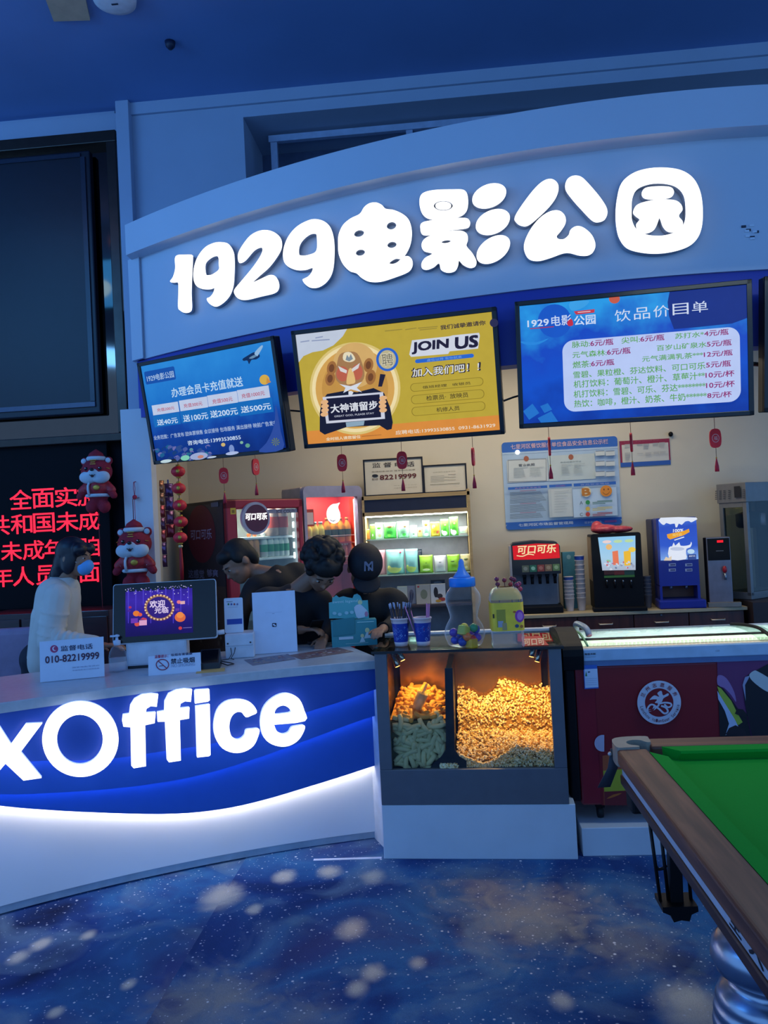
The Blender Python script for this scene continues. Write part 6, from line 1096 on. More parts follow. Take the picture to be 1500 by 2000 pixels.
def on_k(px, yoff): p = S2(frame((0, CY0+yoff, 0)))(px, 1190); return p[0]
# soda dispenser
x0 = on_k(1002, .12); T = frame((x0, CY0+.12, kz+.001), R(-4)); S = S2(T, 0, 940, 1000, .18667); t = thing('soda_dispenser', 'soda fountain with a lit red sign and five nozzles', 'drink dispenser', T); w_ = S(850, 900)[0]; hh = S(600, 300)[1]; CHR = mat('8c8a88', .35, .5)
bz = S(600, 985)[1]; MB().box(0, w_, -.05, .40, 0, bz, BLK, .008).build('drip_base', t); MB().box(.01, w_-.01, .14, .38, bz, hh-.02, CHR, .01).build('back_body', t)
hz0 = S(600, 650)[1]; pr = [(0, hz0), (w_, hz0), (w_, hh-.05), (w_-.03, hh-.015), (w_*.5, hh), (.03, hh-.012), (0, hh-.04)]; MB().poly(pr, mat('15161c', .4), -.02, .36).build('head', t); MB().box(-.012, .012, -.025, .37, 0.02, hh-.03, mat('a0948c', .35, .4), .006).build('side_trim', t)
mb = MB(); mb.ly = -.0205; a, b = S(338, 500), S(812, 318); mb.poly(smooth([(a[0], a[1]), ((a[0]+b[0])/2, a[1]-.004), (b[0], a[1]), (b[0]-.004, b[1]-.012), ((a[0]+b[0])/2, b[1]), (a[0]-.004, b[1]-.012)], 1), E('d01c28', 1.0)); mb.tx(S, '可口可乐', (375, 440), (770, 335), E('f4dca8'), .03, .15); mb.strip(S.pts(smooth([(370, 455), (430, 462), (490, 440), (550, 448)], 4, False)), .008, E('f4dca8')); mb.rx(S, (655, 462), (790, 456), E('e8a080')); mb.build('lit_sign', t)
mb = MB(); mb.ly = -.0205
for i, (c, c2) in enumerate((('5c6450', '84887a'), ('2a6a50', '8cc0a0'), ('8c4038', 'b07060'), ('84684c', 'a89070'), ('64804c', '98b080'))): x = 428+i*80; mb.rx(S, (x, 630-i*4), (x+68, 556-i*4), P(c)); mb.px(S, oval(x+34, 592-i*4, 22, 20, 20, 12), P(c2))
mb.build('flavour_panel', t)
MB().box(.03, w_-.03, .13, .14, bz, hz0, mat('6c7078', .4, .4)).build('splash_plate', t)
for i in range(5): xx = S(455+i*80, 700)[0]; MB().box(xx-.016, xx+.016, .0, .06, hz0-.025, hz0, BLK, .003).lathe([(.013, -.085), (.014, -.02)], BLK, (xx, .03, hz0), n=14).build('nozzle', t)
# cup stacks
def cups(lab, px, ytop, n, top, y, r=.040, name='cup_stack', white='c4bab4'):
    x = S2(frame((0, CY0+y, 0)))(px, ytop); h = x[1]-kz; t = thing(name, lab, 'cup stack', frame((x[0], CY0+y, kz+.001)), None); st = h*.0; mb = MB(); ch = .11; step = (h-ch)/max(1, n-1)
    for i in range(n):
        c = MB(); z = (n-1-i)*step; c.lathe([(r*.97, z+ch-.006), (r+.002, z+ch-.003), (r+.002, z+ch), (r*.96, z+ch), (r*.72, z)], mat(top if i == 0 and top else white, .5), n=20, cap=True) if False else c.lathe([(r*.72, z), (r*.74, z+.002), (r, z+ch-.004), (r+.003, z+ch-.003), (r+.003, z+ch)], mat(white, .55), n=20); o = c.build('cup', t)
    if top: z = (n-1)*step; MB().lathe([(r*.74+.001, z+.006), (r+.0012, z+ch-.008)], mat(top, .45), n=20, cap=False).build('printed_band', t)
cups('stack of white cups topped by a blue printed cup beside the soda dispenser', 1110, 1126, 7, '2c4484', .16); cups('taller stack of white paper cups with a plain blue band beside the juice machine', 1131, 1085, 10, '1f3f94', .18)
x = S2(frame((0, CY0+.36, 0)))(1110, 1100); t = thing('cup_carton', 'teal cardboard cup carton standing behind the cup stacks', 'box', frame((x[0], CY0+.36, kz+.001))); MB().box(-.055, .055, -.04, .04, 0, S2(frame((0, CY0+.36, 0)))(1110, 1078)[1]-kz, mat('3f7c8c', .5), .002).build('carton', t); mb = MB(); mb.ly = -.0405; mb.poly(oval(0, .45, .018, .02), P('7ca4ac')); mb.build('print_mark', t)
# juice machine
x0 = on_k(1162, .10); T = frame((x0, CY0+.10, kz+.001), R(-6)); S = S2(T, 0, 1120, 920, .25333); t = thing('juice_machine', 'black juice machine with a lit picture of red and yellow drinks', 'drink dispenser', T); w_ = S(540, 900)[0]; hh = S(330, 478)[1]
MB().box(0, w_, .02, .42, .0, hh-.01, BLK, .008).build('body', t); b = MB(); b.poly(rrect(0, .005, w_, hh, .02, 4), BLK, -.01, .02); b.build('front_door', t); MB().box(-.004, 0, .04, .40, hh*.38, hh-.03, mat('9a7c5c', .5, var=.3, scale=5)).build('side_print', t); MB().box(-.02, w_+.01, -.10, .03, 0, .03, BLK, .006).build('drip_tray', t)
mb = MB(); mb.ly = -.0105; q = S.pts([(188, 512), (476, 498), (478, 762), (222, 766)]); mb.poly(q[::-1], gradE([(0, 'a8b4c8'), (.4, 'a4cce8'), (1, '8cc4ec')], q[3][1], q[1][1], blot=.2))
mb.px(S, [(298, 620), (342, 612), (350, 720), (305, 725)], E('e07858')); mb.px(S, [(385, 620), (440, 610), (442, 725), (392, 730)], E('e8b838')); mb.px(S, oval(272, 585, 24, 22, n=16), E('e8b878')); mb.px(S, oval(450, 605, 28, 20, n=16), E('e8c850')); mb.px(S, oval(270, 692, 18, 8, 10, 14), E('88c090'))
for i in range(26): x = rnd.uniform(232, 470); y = rnd.uniform(700, 758); mb.px(S, oval(x, y, rnd.uniform(6, 14), rnd.uniform(5, 9), rnd.uniform(-40, 40), 8), E(rnd.choice(['c8d0e0', '98a0b8', 'd8dce8', 'c07080', '7080a0'])))
for i, c in enumerate(('e8d0d0', 'b8d8a8', 'b8d8a0')): mb.px(S, oval(255+i*85, 545-i*4, 34, 12, -3, 16), E(c))
mb.build('lit_picture', t); mb = MB(); mb.ly = -.0105
for i, c in enumerate(('4a2420', '6c2824', '24443c')): mb.rx(S, (236+i*78, 800), (312+i*78, 766), P(c))
mb.rx(S, (236, 824), (470, 798), P('3c7030')); mb.build('flavour_strip', t)
for i in range(4): xx, zz = S(254+i*62, 852); MB().tube([(xx, -.01, zz), (xx, -.04, zz-.004)], .008, BLK, 10).tube([(xx, -.04, zz+.012), (xx, -.04, zz-.05)], .009, BLK, 10).ell((xx, -.05, zz+.008), (.006, .006, .009), STEEL).build('tap', t)
rn = random.Random(9); mb = MB(); TB2 = T @ Matrix.Translation((w_*.32, .16, hh))
mb.ell((0, 0, .035), (.12, .10, .042), mat('b8404c', .25, var=.3, scale=30)); mb.ell((.12, .0, .028), (.12, .09, .032), mat('c02c3c', .25, var=.3, scale=30)); mb.ell((-.06, .02, .06), (.05, .05, .05), mat('c89098', .25)); tag(blob(mb, 'plastic_bag', None, .012, 3, TB2), 'crumpled red plastic bag lying on top of the juice machine', 'bag')
cups('short stack of small clear cups between the juice and coffee machines', 1263, 1125, 6, None, .18, .034, 'cup_stack', '6c6c74')
# coffee machine
x0 = on_k(1291, .08); T = frame((x0, CY0+.08, kz+.001), R(-6)); S = S2(T, 0, 1120, 920, .25333); t = thing('coffee_machine', 'blue coffee machine with a lit milk picture screen', 'drink dispenser', T); w_ = S(965, 700)[0]; hh = S(800, 358)[1]; CB = mat('1c2c8c', .35, var=.04); CBD = mat('1a2454', .45)
zr0, zr1 = S(800, 985)[1], S(800, 885)[1]; MB().box(-.01, w_, .18, .50, 0, hh-.005, CBD, .01).build('body', t); MB().poly(rrect(0, zr1, w_, hh, .012, 4), CB, 0, .18).build('front_door', t); MB().box(0, .02, 0, .18, .0, zr1, CB).box(w_-.02, w_, 0, .18, 0, zr1, CB).build('cheek', t); MB().box(-.02, w_+.03, -.07, .18, 0, zr0-.005, CB, .012).build('drip_tray', t); MB().box(.02, w_-.02, .165, .18, zr0, zr1, mat('6c3c2c', .4)).build('recess_panel', t)
for x in (760, 880): xx, zz = S(x, 875); MB().lathe([(.012, -.03), (.016, 0)], STEEL, (xx, .06, zr1), n=12).build('spout', t)
mb = MB(); mb.ly = -.0005; mb.rx(S, (672, 690), (946, 358), gradE([(0, '7ca8e8'), (.35, '3058c8'), (.8, '2c50c0'), (1, '4c78d8')], S(800, 690)[1], S(800, 358)[1], blot=.2)); WM = E('dce4f4')
mb.px(S, [(672, 360), (946, 358), (930, 385), (905, 395), (890, 385), (860, 390), (835, 415), (812, 405), (800, 432), (786, 432), (780, 405), (745, 410), (715, 400), (700, 415), (676, 405)], WM, 2); mb.tx(S, '100%', (768, 472), (845, 445), WM, .03, .1); mb.px(S, [(720, 488), (745, 482), (850, 462), (890, 445), (895, 470), (850, 495), (745, 528), (725, 515)], E('e8a030')); mb.tx(S, '纯牛奶', (765, 505), (835, 478), E('e8c878'), .02); mb.px(S, [(775, 530), (850, 505), (855, 512), (780, 536)], WM)
mb.px(S, [(735, 590), (760, 580), (772, 550), (785, 575), (815, 548), (825, 575), (870, 575), (900, 565), (905, 545), (912, 560), (900, 588), (870, 600), (868, 640), (865, 680), (740, 682)], WM, 2); mb.px(S, oval(800, 600, 55, 14, 0, 20), E('b8c4e0')); mb.px(S, oval(905, 620, 28, 18, 0, 16), E('b8d8f0')); mb.rx(S, (880, 685), (944, 640), E('344c90')); mb.tx(S, '香醇牛奶', (890, 662), (936, 648), E('c8d4e8')); mb.px(S, [(695, 690), (712, 660), (730, 670), (755, 655), (755, 690)], E('d8c8b0'))
mb.build('lit_picture', t); 
for x in (735, 862):
    for y in (735, 775): mb = MB(); mb.ly = -.0005; mb.rx(S, (x, y), (x+54, y-24), P('9aa4c0')); mb.rx(S, (x+12, y-6), (x+50, y-18), P('3a4478')); mb.build('button', t)
# water boiler
x0 = on_k(1387, .04); T = frame((x0, CY0+.04, kz+.001), R(-8)); S = S2(T, 0, 1120, 920, .25333); t = thing('water_boiler', 'steel hot water boiler with a small red display at the end of the counter', 'water boiler', T); w_ = S(1222, 800)[0]; hh = S(1130, 508)[1]
MB().box(0, w_, 0, .12, .012, hh, mat('7c7880', .35, .6), .006).box(-.004, 0.0, .01, .12, .01, hh-.005, BLK).build('body', t); MB().box(-.02, w_+.05, -.05, .0, 0, .04, mat('8c8478', .35, .6), .004).build('drip_tray', t); a, b = S(1052, 690), S(1204, 515); MB().box(.006, w_-.006, -.008, 0, a[1], b[1], BLK, .003).build('control_panel', t)
mb = MB(); mb.ly = -.0085; mb.rx(S, (1105, 552), (1152, 532), E('e01828', 1.4)); mb.rx(S, (1098, 618), (1155, 612), P('787c88')); mb.rx(S, (1090, 630), (1165, 627), P('484c58')); mb.build('display', t); xx, zz = S(1163, 790); MB().tube([(xx, 0, zz), (xx, -.035, zz), (xx, -.04, zz-.05)], .009, STEEL, 10).build('tap', t); MB().ell((xx, -.03, zz+.035), (.018, .018, .03), mat('a01c28', .35)).build('tap_knob', t)
# steel popcorn maker on a dark cart
x0 = S2(frame((0, 6.80, 0)))(1405, 1000)[0]; T = frame((x0, 6.80, 0), R(-55)); t = thing('popcorn_maker', 'steel framed glass popcorn making machine on a cart at the right edge', 'popcorn machine', T); S = S2(T, 0, 1120, 920, .25333); SSL = mat('777879', .45, .4, var=.06); w_ = S(1352, 600)[0]; hb, ht, hc = S(1200, 955)[1], S(1215, 95)[1], S(1215, 245)[1]; d_ = .48
for x in (0, w_-.035):
    for y in (0, d_-.035): MB().box(x, x+.035, y, y+.035, hb, hc, SSL, .002).build('corner_post', t)
MB().box(-.01, w_+.01, -.01, d_+.01, hc, ht, SSL, .004).build('roof_box', t); MB().box(0, w_, 0, d_, hb-.03, hb+.03, SSL, .004).build('floor_tray', t); MB().box(.036, w_-.036, .012, .016, hb+.03, hc, glass('b8c4c4')).build('glass_pane', t); MB().box(w_-.016, w_-.012, .036, d_-.036, hb+.03, hc, glass('b8c4c4')).build('glass_pane', t); MB().box(.02, w_-.02, d_-.02, d_-.01, hb+.03, hc, mat('4c5460', .4, .4)).build('rear_panel', t); MB().box(.036, w_-.036, .0, .02, hc-.04, hc, SSL).build('door_rail', t)
mb = MB(); mb.ly = -.0105
for x in (1108, 1140, 1172, 1212, 1325):
    for i in range(5): mb.rx(S, (x-9, 160+i*15-(x-1100)*.05), (x+9, 152+i*15-(x-1100)*.05), P('3c4048'))
mb.rx(S, (1255, 205), (1297, 115), P('1a1c24')); mb.build('vent_slots', t); MB().lathe([(.10, .0), (.12, .02), (.12, .12), (.06, .14)], SSL, (w_*.5, d_*.5, hc-.22), n=24).build('kettle', t); MB().tube([(w_*.5, d_*.5, hc-.09), (w_*.5, d_*.5, hc)], .01, SSL, 8).build('kettle_hanger', t)
xc = S2(frame((0, 6.5, 0)))(1462, 1170)[0]; T = frame((xc, 6.42, 0)); w_, d_ = .75, .64; t = thing('cart', 'dark brown cart carrying the steel popcorn machine at the right edge', 'cart', T); MB().box(.0, w_+.02, -.0, d_, .12, hb-.032, mat('2a2022', .5), .004).build('cabinet', t)
for x in (.06, w_-.06):
    for y in (.06, d_-.06): MB().lathe([(.008, -.012), (.045, -.01), (.045, .01), (.008, .012)], BLK, n=16, M=Matrix.Translation((x, y, .046)) @ Matrix.Rotation(R(90), 4, 'Y')).box(x-.01, x+.01, y-.01, y+.01, .05, .12, BLK).build('wheel', t)
# ================================================================== HANGING ORNAMENTS
RP = mat('d42434', .5); RPD = mat('b01c38', .6); GOLD = mat('b8923c', .35, .6); KCE = 3.30
def charm(lab, px, py, edge=0.0, Y=None, grp=None, full=True, ztop=None):
    Y = Y or (FY(PY(px, py, 4.8).x)+.38); q = PY(px, py, Y); t = thing('hanging_charm', lab, 'ornament', frame((q.x, Y, q.z), R(edge)))
    zt = (ztop or KCE)-q.z; MB().tube([(0, 0, .055), (0, 0, zt)], .0015, mat('6c2030', .6), 6).build('cord', t)
    mb = MB(); o = smooth([(-.014, .056), (-.030, .040), (-.034, .0), (-.030, -.040), (-.014, -.056), (.014, -.056), (.030, -.040), (.034, 0), (.030, .040), (.014, .056)], 2); mb.poly(o, RP, -.006, .006); mb.build('lantern_plate', t)
    m2 = MB(); m2.ly = -.0062; m2.poly([oval(0, 0, .022, .026, n=24), oval(0, 0, .018, .022, n=24)], P('d0a8a8')); m2.text('福', -.011, -.012, .011, .012, P('d0a8a8'), .01); m2.build('fu_print', t)
    MB().tube([(0, 0, -.056), (0, 0, -.115)], .0015, mat('3c2018'), 6).ell((0, 0, -.118), (.005, .005, .006), GOLD, nu=10, nv=6).build('bead_cord', t); MB().lathe([(.013, -.20), (.012, -.17), (.004, -.128), (.003, -.122)], RPD, n=12).build('tassel', t)
charm('small red lantern charm hanging below the leftmost screen, left of the phone notice', 437, 929, 12); charm('red charm whose tassel hangs in front of the round sign fridge', 499, 912, 60); charm('red lantern charm hanging between the juice fridge and the phone notice', 668, 904, 8); charm('red lantern charm hanging in front of the phone number notice', 785, 899, 10)
charm('red charm seen edge on left of the food safety board', 924, 892, 78); charm('red charm seen edge on in front of the food safety board', 1073, 872, 86); charm('red charm seen edge on in front of the small bordered notice', 1233, 864, 72); charm('red lantern charm hanging at the right above the water boiler', 1397, 856, 0)
# small charm on the column
q = PY(263, 968, 5.49); t = thing('hanging_charm', 'tiny dark red knot charm hanging on the blue white column', 'ornament', frame(q)); MB().tube([(-.004, 0, .10), (-.008, 0, .05), (0, 0, .0)], .002, RPD, 6).tube([(0, 0, .10), (0, .035, .105)], .003, RPD, 6).tube([(.0, 0, .10), (.006, 0, .05), (0, 0, .0)], .002, RPD, 6).build('cord', t); MB().ell((0, 0, -.012), (.018, .012, .018), RPD, nu=12, nv=8).build('knot', t); MB().tube([(-.003, 0, -.03), (-.002, 0, -.20)], .002, RPD, 6).build('tail', t)
# string of five red lanterns
q = PY(350, 985, 5.35); t = thing('lantern_string', 'vertical string of five round red lanterns with a long red tassel', 'lantern string', frame(q))
zs = []
for px, py in ((348, 921), (349, 954), (351, 987), (353, 1019), (352, 1050)):
    p = PY(px, py, 5.35)-q; n = 16; mb = MB(); rings = []
    for i in range(9):
        a = math.pi*(i+.6)/9.2; rings.append([(p.x+.052*math.sin(a)*(1-.05*(k % 2))*math.cos(2*math.pi*k/20), p.y+.052*math.sin(a)*(1-.05*(k % 2))*math.sin(2*math.pi*k/20), p.z-.040*math.cos(a)) for k in range(20)])
    mb.loft(rings, RP); L = mb.build('lantern', t); MB().ell((p.x+.012, p.y-.046, p.z), (.014, .006, .016), GOLD, nu=12, nv=6).build('gold_print', L); MB().lathe([(.014, -.048), (.018, -.044), (.016, -.036)], GOLD, tuple(p), n=14).build('lower_cap', L); MB().lathe([(.016, .036), (.018, .044), (.012, .05)], GOLD, tuple(p), n=14).build('upper_cap', L); zs.append(p)
MB().tube([tuple(p) for p in zs], .003, mat('5c2a20'), 6).build('cord', t); p = zs[0]; MB().tube([tuple(p), (p.x, p.y, KCE-q.z)], .002, mat('5c2a20'), 6).build('hanging_cord', t); p = zs[-1]; MB().lathe([(.012, -.30), (.014, -.2), (.010, -.085), (.004, -.06)], mat('9c1420', .6), (p.x, p.y, p.z), n=14).build('tassel', t); MB().ell((p.x, p.y, p.z-.062), (.016, .016, .014), mat('c8b890', .3, .5), nu=14, nv=8).build('bead', t)
# strips of snack packs on the side wall
rn = random.Random(21)
for si, (xa, y0, y1, Y, lab) in enumerate(((297, 936, 1045, 5.72, 'left strip of hanging metallic snack packs on the side wall'), (311, 938, 1108, 5.80, 'longest middle strip of hanging metallic snack packs on the side wall'), (329, 944, 1050, 5.90, 'right strip of hanging metallic snack packs on the side wall'))):
    a, b = PY(xa, y0, Y), PY(xa, y1, Y); t = thing('snack_strip', lab, 'snack strip', frame((a.x, Y, a.z), R(35))); n = {0: 4, 1: 7, 2: 4}[si]; hgt = (a.z-b.z)/n
    MB().box(-.006, .006, .012, .014, -(a.z-b.z), .03, mat('1c3a8c', .4)).build('hanger_strip', t)
    for i in range(n): z0 = -hgt*i; k_ = hgt; rr_ = [[(x*.036*a, y*.013*b, z0-k_*c) for x, y in ((-1, -.2), (-.6, -.9), (0, -1), (.6, -.9), (1, -.2), (1, .2), (.6, .9), (0, 1), (-.6, .9), (-1, .2))] for a, b, c in ((1, .12, .01), (1, .15, .06), (.95, .7, .16), (.93, 1, .4), (.93, 1, .62), (.95, .7, .86), (1, .15, .95), (1, .12, .99))]; MB().loft(rr_, mat(rn.choice(['7c2c3c', '64405c', '7c5a4c', '8c3c44', '58406c', '9c6a50']), .2, .6, var=.4, scale=30)).build('snack_pack', t)
q = PY(333, 938, 6.6); t = thing('wall_box', 'small white and dark red box on the side wall behind the lanterns', 'box', frame((q.x, q.y, q.z), R(60))); MB().box(-.06, .06, -.04, .04, -.06, .06, mat('5c2030', .5), .006).build('housing', t); MB().box(-.03, .045, -.046, -.04, -.02, .05, mat('b8b4b0', .4)).build('cover', t)
# tiger dolls
def tiger(lab, px, py, Y, k, zt, yaw):
    """px,py = middle of the head"""
    q = PY(px, py, Y); t = thing('tiger_doll', lab, 'doll', frame(q, R(yaw))); FUR = mat('8c1c30', .85, bump=.3, scale=60); WF = mat('b8c8d4', .85); JK = mat('9c2430', .5, var=.3, scale=40); s = k
    mb = MB(); mb.ell((0, 0, 0), (.125*s, .10*s, .105*s), FUR); mb.ell((0, .02*s, -.17*s), (.085*s, .075*s, .10*s), FUR); mb.ell((0, .01*s, -.07*s), (.06*s, .05*s, .06*s), FUR)
    for d in (-1, 1): mb.ell((d*.095*s, .01*s, .085*s), (.036*s, .02*s, .036*s), FUR); mb.ell((d*.05*s, 0, -.285*s), (.05*s, .05*s, .055*s), FUR); mb.cap((d*.07*s, 0, -.11*s), (d*.135*s, -.02*s, -.20*s), .036*s, .030*s, FUR)
    blob(mb, 'body', t, .008, 4)
    mb = MB(); mb.ell((-.045*s, -.055*s, -.048*s), (.078*s, .05*s, .055*s), WF); mb.ell((.045*s, -.055*s, -.048*s), (.078*s, .05*s, .055*s), WF); mb.ell((0, -.085*s, -.01*s), (.04*s, .03*s, .03*s), WF); blob(mb, 'muzzle', t, .008, 3)
    MB().ell((0, -.116*s, .008*s), (.018*s, .012*s, .012*s), mat('10101a', .2), nu=14, nv=8).build('nose', t); MB().tube([(-.022*s, -.108*s, -.032*s), (-.01*s, -.114*s, -.040*s), (0, -.115*s, -.034*s), (.01*s, -.114*s, -.040*s), (.022*s, -.108*s, -.032*s)], .003*s, mat('241018'), 6).ell((0, -.111*s, -.045*s), (.012*s, .006*s, .009*s), mat('38141c')).build('mouth', t)
    for d in (-1, 1): MB().ell((d*.055*s, -.085*s, .018*s), (.016*s, .012*s, .014*s), mat('0c1018', .15), nu=12, nv=8).ell((d*.055*s-.004*s, -.096*s, .023*s), (.004*s, .003*s, .004*s), mat('d8e0e8', .3), nu=8, nv=6).build('eye', t); MB().ell((d*.097*s, -.012*s, .087*s), (.022*s, .012*s, .022*s), WF, nu=12, nv=8).build('inner_ear', t); MB().tube([(d*.10*s, -.065*s, .02*s), (d*.118*s, -.04*s, .015*s)], .003*s, GOLD, 6).build('cheek_stripe', t); MB().ell((d*.105*s, -.014*s, -.158*s), (.036*s, .034*s, .018*s), WF, nu=14, nv=8, rot=(0, d*.6, 0)).build('cuff', t)
    for i, w_ in enumerate((.022, .018, .026)): MB().box(-w_*s, w_*s, -.090*s+.004*i, -.082*s+.004*i, (.052+.016*i)*s, (.057+.016*i)*s, GOLD).build('forehead_mark', t)
    MB().lathe([(.07*s, -.018*s), (.078*s, 0), (.07*s, .014*s)], WF, (0, 0, .105*s), n=24).build('hat_brim', t); MB().lathe([(.068*s, .01*s), (.05*s, .045*s), (.015*s, .068*s), (.006*s, .075*s)], FUR, (0, 0, .105*s), n=20).build('hat', t)
    mb = MB(); mb.ell((0, .0, -.135*s), (.096*s, .085*s, .075*s), JK); mb.cap((-.07*s, 0, -.11*s), (-.115*s, -.014*s, -.155*s), .040*s, .038*s, JK); mb.cap((.07*s, 0, -.11*s), (.115*s, -.014*s, -.155*s), .040*s, .038*s, JK); blob(mb, 'jacket', t, .008, 3)
    MB().lathe([(.090*s, -.013*s), (.099*s, 0), (.090*s, .012*s)], WF, (0, 0, -.195*s), n=28, sy=.88).build('jacket_hem', t); MB().tube([(-.035*s, -.066*s, -.075*s), (-.045*s, -.089*s, -.12*s), (-.045*s, -.090*s, -.15*s), (-.042*s, -.082*s, -.195*s)], .009*s, WF, 8).build('jacket_edge', t); MB().ell((.02*s, -.088*s, -.135*s), (.028*s, .006*s, .022*s), GOLD, nu=12, nv=6).build('gold_print', t)
    MB().tube([(0, 0, .17*s), (0, 0, zt-q.z), (0, .16, zt-q.z+.02)], .003, mat('6c1c28'), 6).build('cord', t)
tiger('red tiger doll hanging in front of the red LED text board', 189, 921, 5.42, .90, zb-.055, 6); tiger('red tiger doll hanging on the column beside the lantern string', 263, 1062, 5.38, .98, PY(263, 975, 5.38).z, 4)
# ================================================================== LED TEXT BOARD AND DARK LOBBY CORNER
LY = LW-.05; LT = frame((-3.2, LY, 0)); S = S2(LT, 0, 0, 820, .25); a, b = S(-300, 1500), S(830, 130); t = thing('led_board', 'dark LED message board showing red glowing text behind the woman', 'LED board', LT); MB().box(a[0], b[0], 0, .06, a[1], b[1], mat('090b12', .7, spec=.15), .006).build('board', t)
LEDR = bpy.data.materials.new('led_dots'); LEDR.use_nodes = True; nt = LEDR.node_tree; p_ = nt.nodes['Principled BSDF']; tc = nt.nodes.new('ShaderNodeTexCoord'); sp = nt.nodes.new('ShaderNodeSeparateXYZ'); nt.links.new(tc.outputs['Object'], sp.inputs[0]); ms = []
for ax in ('X', 'Z'):
    u = nt.nodes.new('ShaderNodeMath'); u.operation = 'MULTIPLY'; nt.links.new(sp.outputs[ax], u.inputs[0]); u.inputs[1].default_value = 2*math.pi/.0105; v_ = nt.nodes.new('ShaderNodeMath'); v_.operation = 'COSINE'; nt.links.new(u.outputs[0], v_.inputs[0]); ms.append(v_)
mx = nt.nodes.new('ShaderNodeMath'); mx.operation = 'ADD'; nt.links.new(ms[0].outputs[0], mx.inputs[0]); nt.links.new(ms[1].outputs[0], mx.inputs[1]); mr = nt.nodes.new('ShaderNodeMapRange'); nt.links.new(mx.outputs[0], mr.inputs[0]); mr.inputs[1].default_value = -1.6; mr.inputs[2].default_value = 1; mr.inputs[3].default_value = .6; mr.inputs[4].default_value = 2.2; nt.links.new(mr.outputs[0], p_.inputs['Emission Strength']); p_.inputs['Emission Color'].default_value = hexc('ff1c38')+(1,); p_.inputs['Base Color'].default_value = (.01, 0, 0, 1)
mb = MB(); mb.ly = -.0005
for chs, y, h in (((('全', 80, 245), ('面', 255, 420), ('实', 435, 600), ('施', 610, 770)), 605, 80), ((('共', -90, 75), ('和', 90, 250), ('国', 265, 425), ('未', 445, 610), ('成', 620, 775)), 797, 80), ((('人', -160, -5), ('未', 15, 170), ('成', 185, 345), ('年', 355, 520), ('保', 535, 690), ('自', 700, 775)), 1005, 78), ((('年', -60, 100), ('人', 110, 265), ('员', 290, 440), ('全', 460, 610), ('面', 625, 780)), 1205, 78)):
    for ch, x0, x1 in chs: yo = -(x0-400)*.055; mb.tx(S, ch, (x0, y+h+yo), (x1, y-h+yo), LEDR, .010)
mb.build('lit_text', t)
q = PY(203, 998, 5.69); tag(MB().lathe([(.004, 0), (.014, .01), (.016, .03)], E('ffffff', 3, 0), n=12).build('indicator_lamp', None, frame(q) @ Matrix.Rotation(R(-90), 4, 'X')), 'tiny bright lamp just below the upper tiger doll', 'lamp')
x0, x1 = PY(-40, 1250, 5.2).x, PY(215, 1250, 5.2).x; t = thing('back_bench', 'dark reddish brown cabinet low behind the woman', 'cabinet', frame((x0, 5.2, 0))); RB = wood('28141a', '3c1c24', .4, 4, 0, .1); zt_b = PY(120, 1195, 5.2).z; MB().box(0, x1-x0, 0, .38, .05, zt_b, RB, .006).build('carcass', t)
for i in range(3): w3 = (x1-x0)/3; MB().box(i*w3+.01, (i+1)*w3-.01, -.015, 0, .1, zt_b-.04, RB, .004).build('door', t)
MB().box(.02, x1-x0-.02, .03, .36, .004, .05, BLK).build('plinth', t)
# ================================================================== PEOPLE
SKIN = mat('8e6854', .55, var=.05); HAIR = mat('08080c', .65, var=.2, scale=60); BLKC = mat('090b12', .8, var=.15, scale=20, bump=.2); BLK2 = mat('11141e', .8, var=.15, scale=20, bump=.2)
def head_mb(H, mt=None):
    """H: head frame, origin at the middle of the skull, -y = face direction; real size"""
    mt = mt or SKIN; mb = MB()
    def e(c, r, rot=None): mb.ell(c, r, mt, M=H, nu=20, nv=12, rot=rot)
    e((0, .012, .02), (.076, .094, .092)); e((0, -.03, -.04), (.062, .066, .07)); e((0, -.052, -.078), (.040, .036, .034)); e((0, -.075, -.015), (.05, .02, .05))
    e((0, -.098, -.026), (.012, .018, .014)); e((0, -.09, -.002), (.009, .012, .026), (.3, 0, 0)); e((0, -.084, -.058), (.024, .010, .007)); e((0, -.083, -.068), (.020, .010, .008)); e((0, -.08, .024), (.052, .014, .010))
    for d in (-1, 1): e((d*.078, .012, -.012), (.010, .020, .030)); e((d*.038, -.066, -.025), (.024, .02, .02))
    mb.cap(H @ Vector((0, .025, -.05)), H @ Vector((0, .045, -.16)), .054, .058, mt); return mb
def face_bits(H, par, I):
    for d in (-1, 1):
        MB().ell((d*.030, -.083, .002), (.014, .006, .006), mat('a8a4a0', .3), M=I @ H, nu=12, nv=8).ell((d*.030, -.0885, .002), (.006, .003, .006), mat('120c0a', .2), M=I @ H, nu=10, nv=6).build('eye', par)
        MB().tube([(I @ H) @ Vector(v) for v in ((d*.014, -.092, .022), (d*.032, -.092, .027), (d*.05, -.082, .022))], [.003, .004, .002], HAIR, 6).build('eyebrow', par)
    MB().ell((0, -.0925, -.063), (.019, .004, .0022), mat('6c3c38', .5), M=I @ H, nu=12, nv=6).build('lips', par)
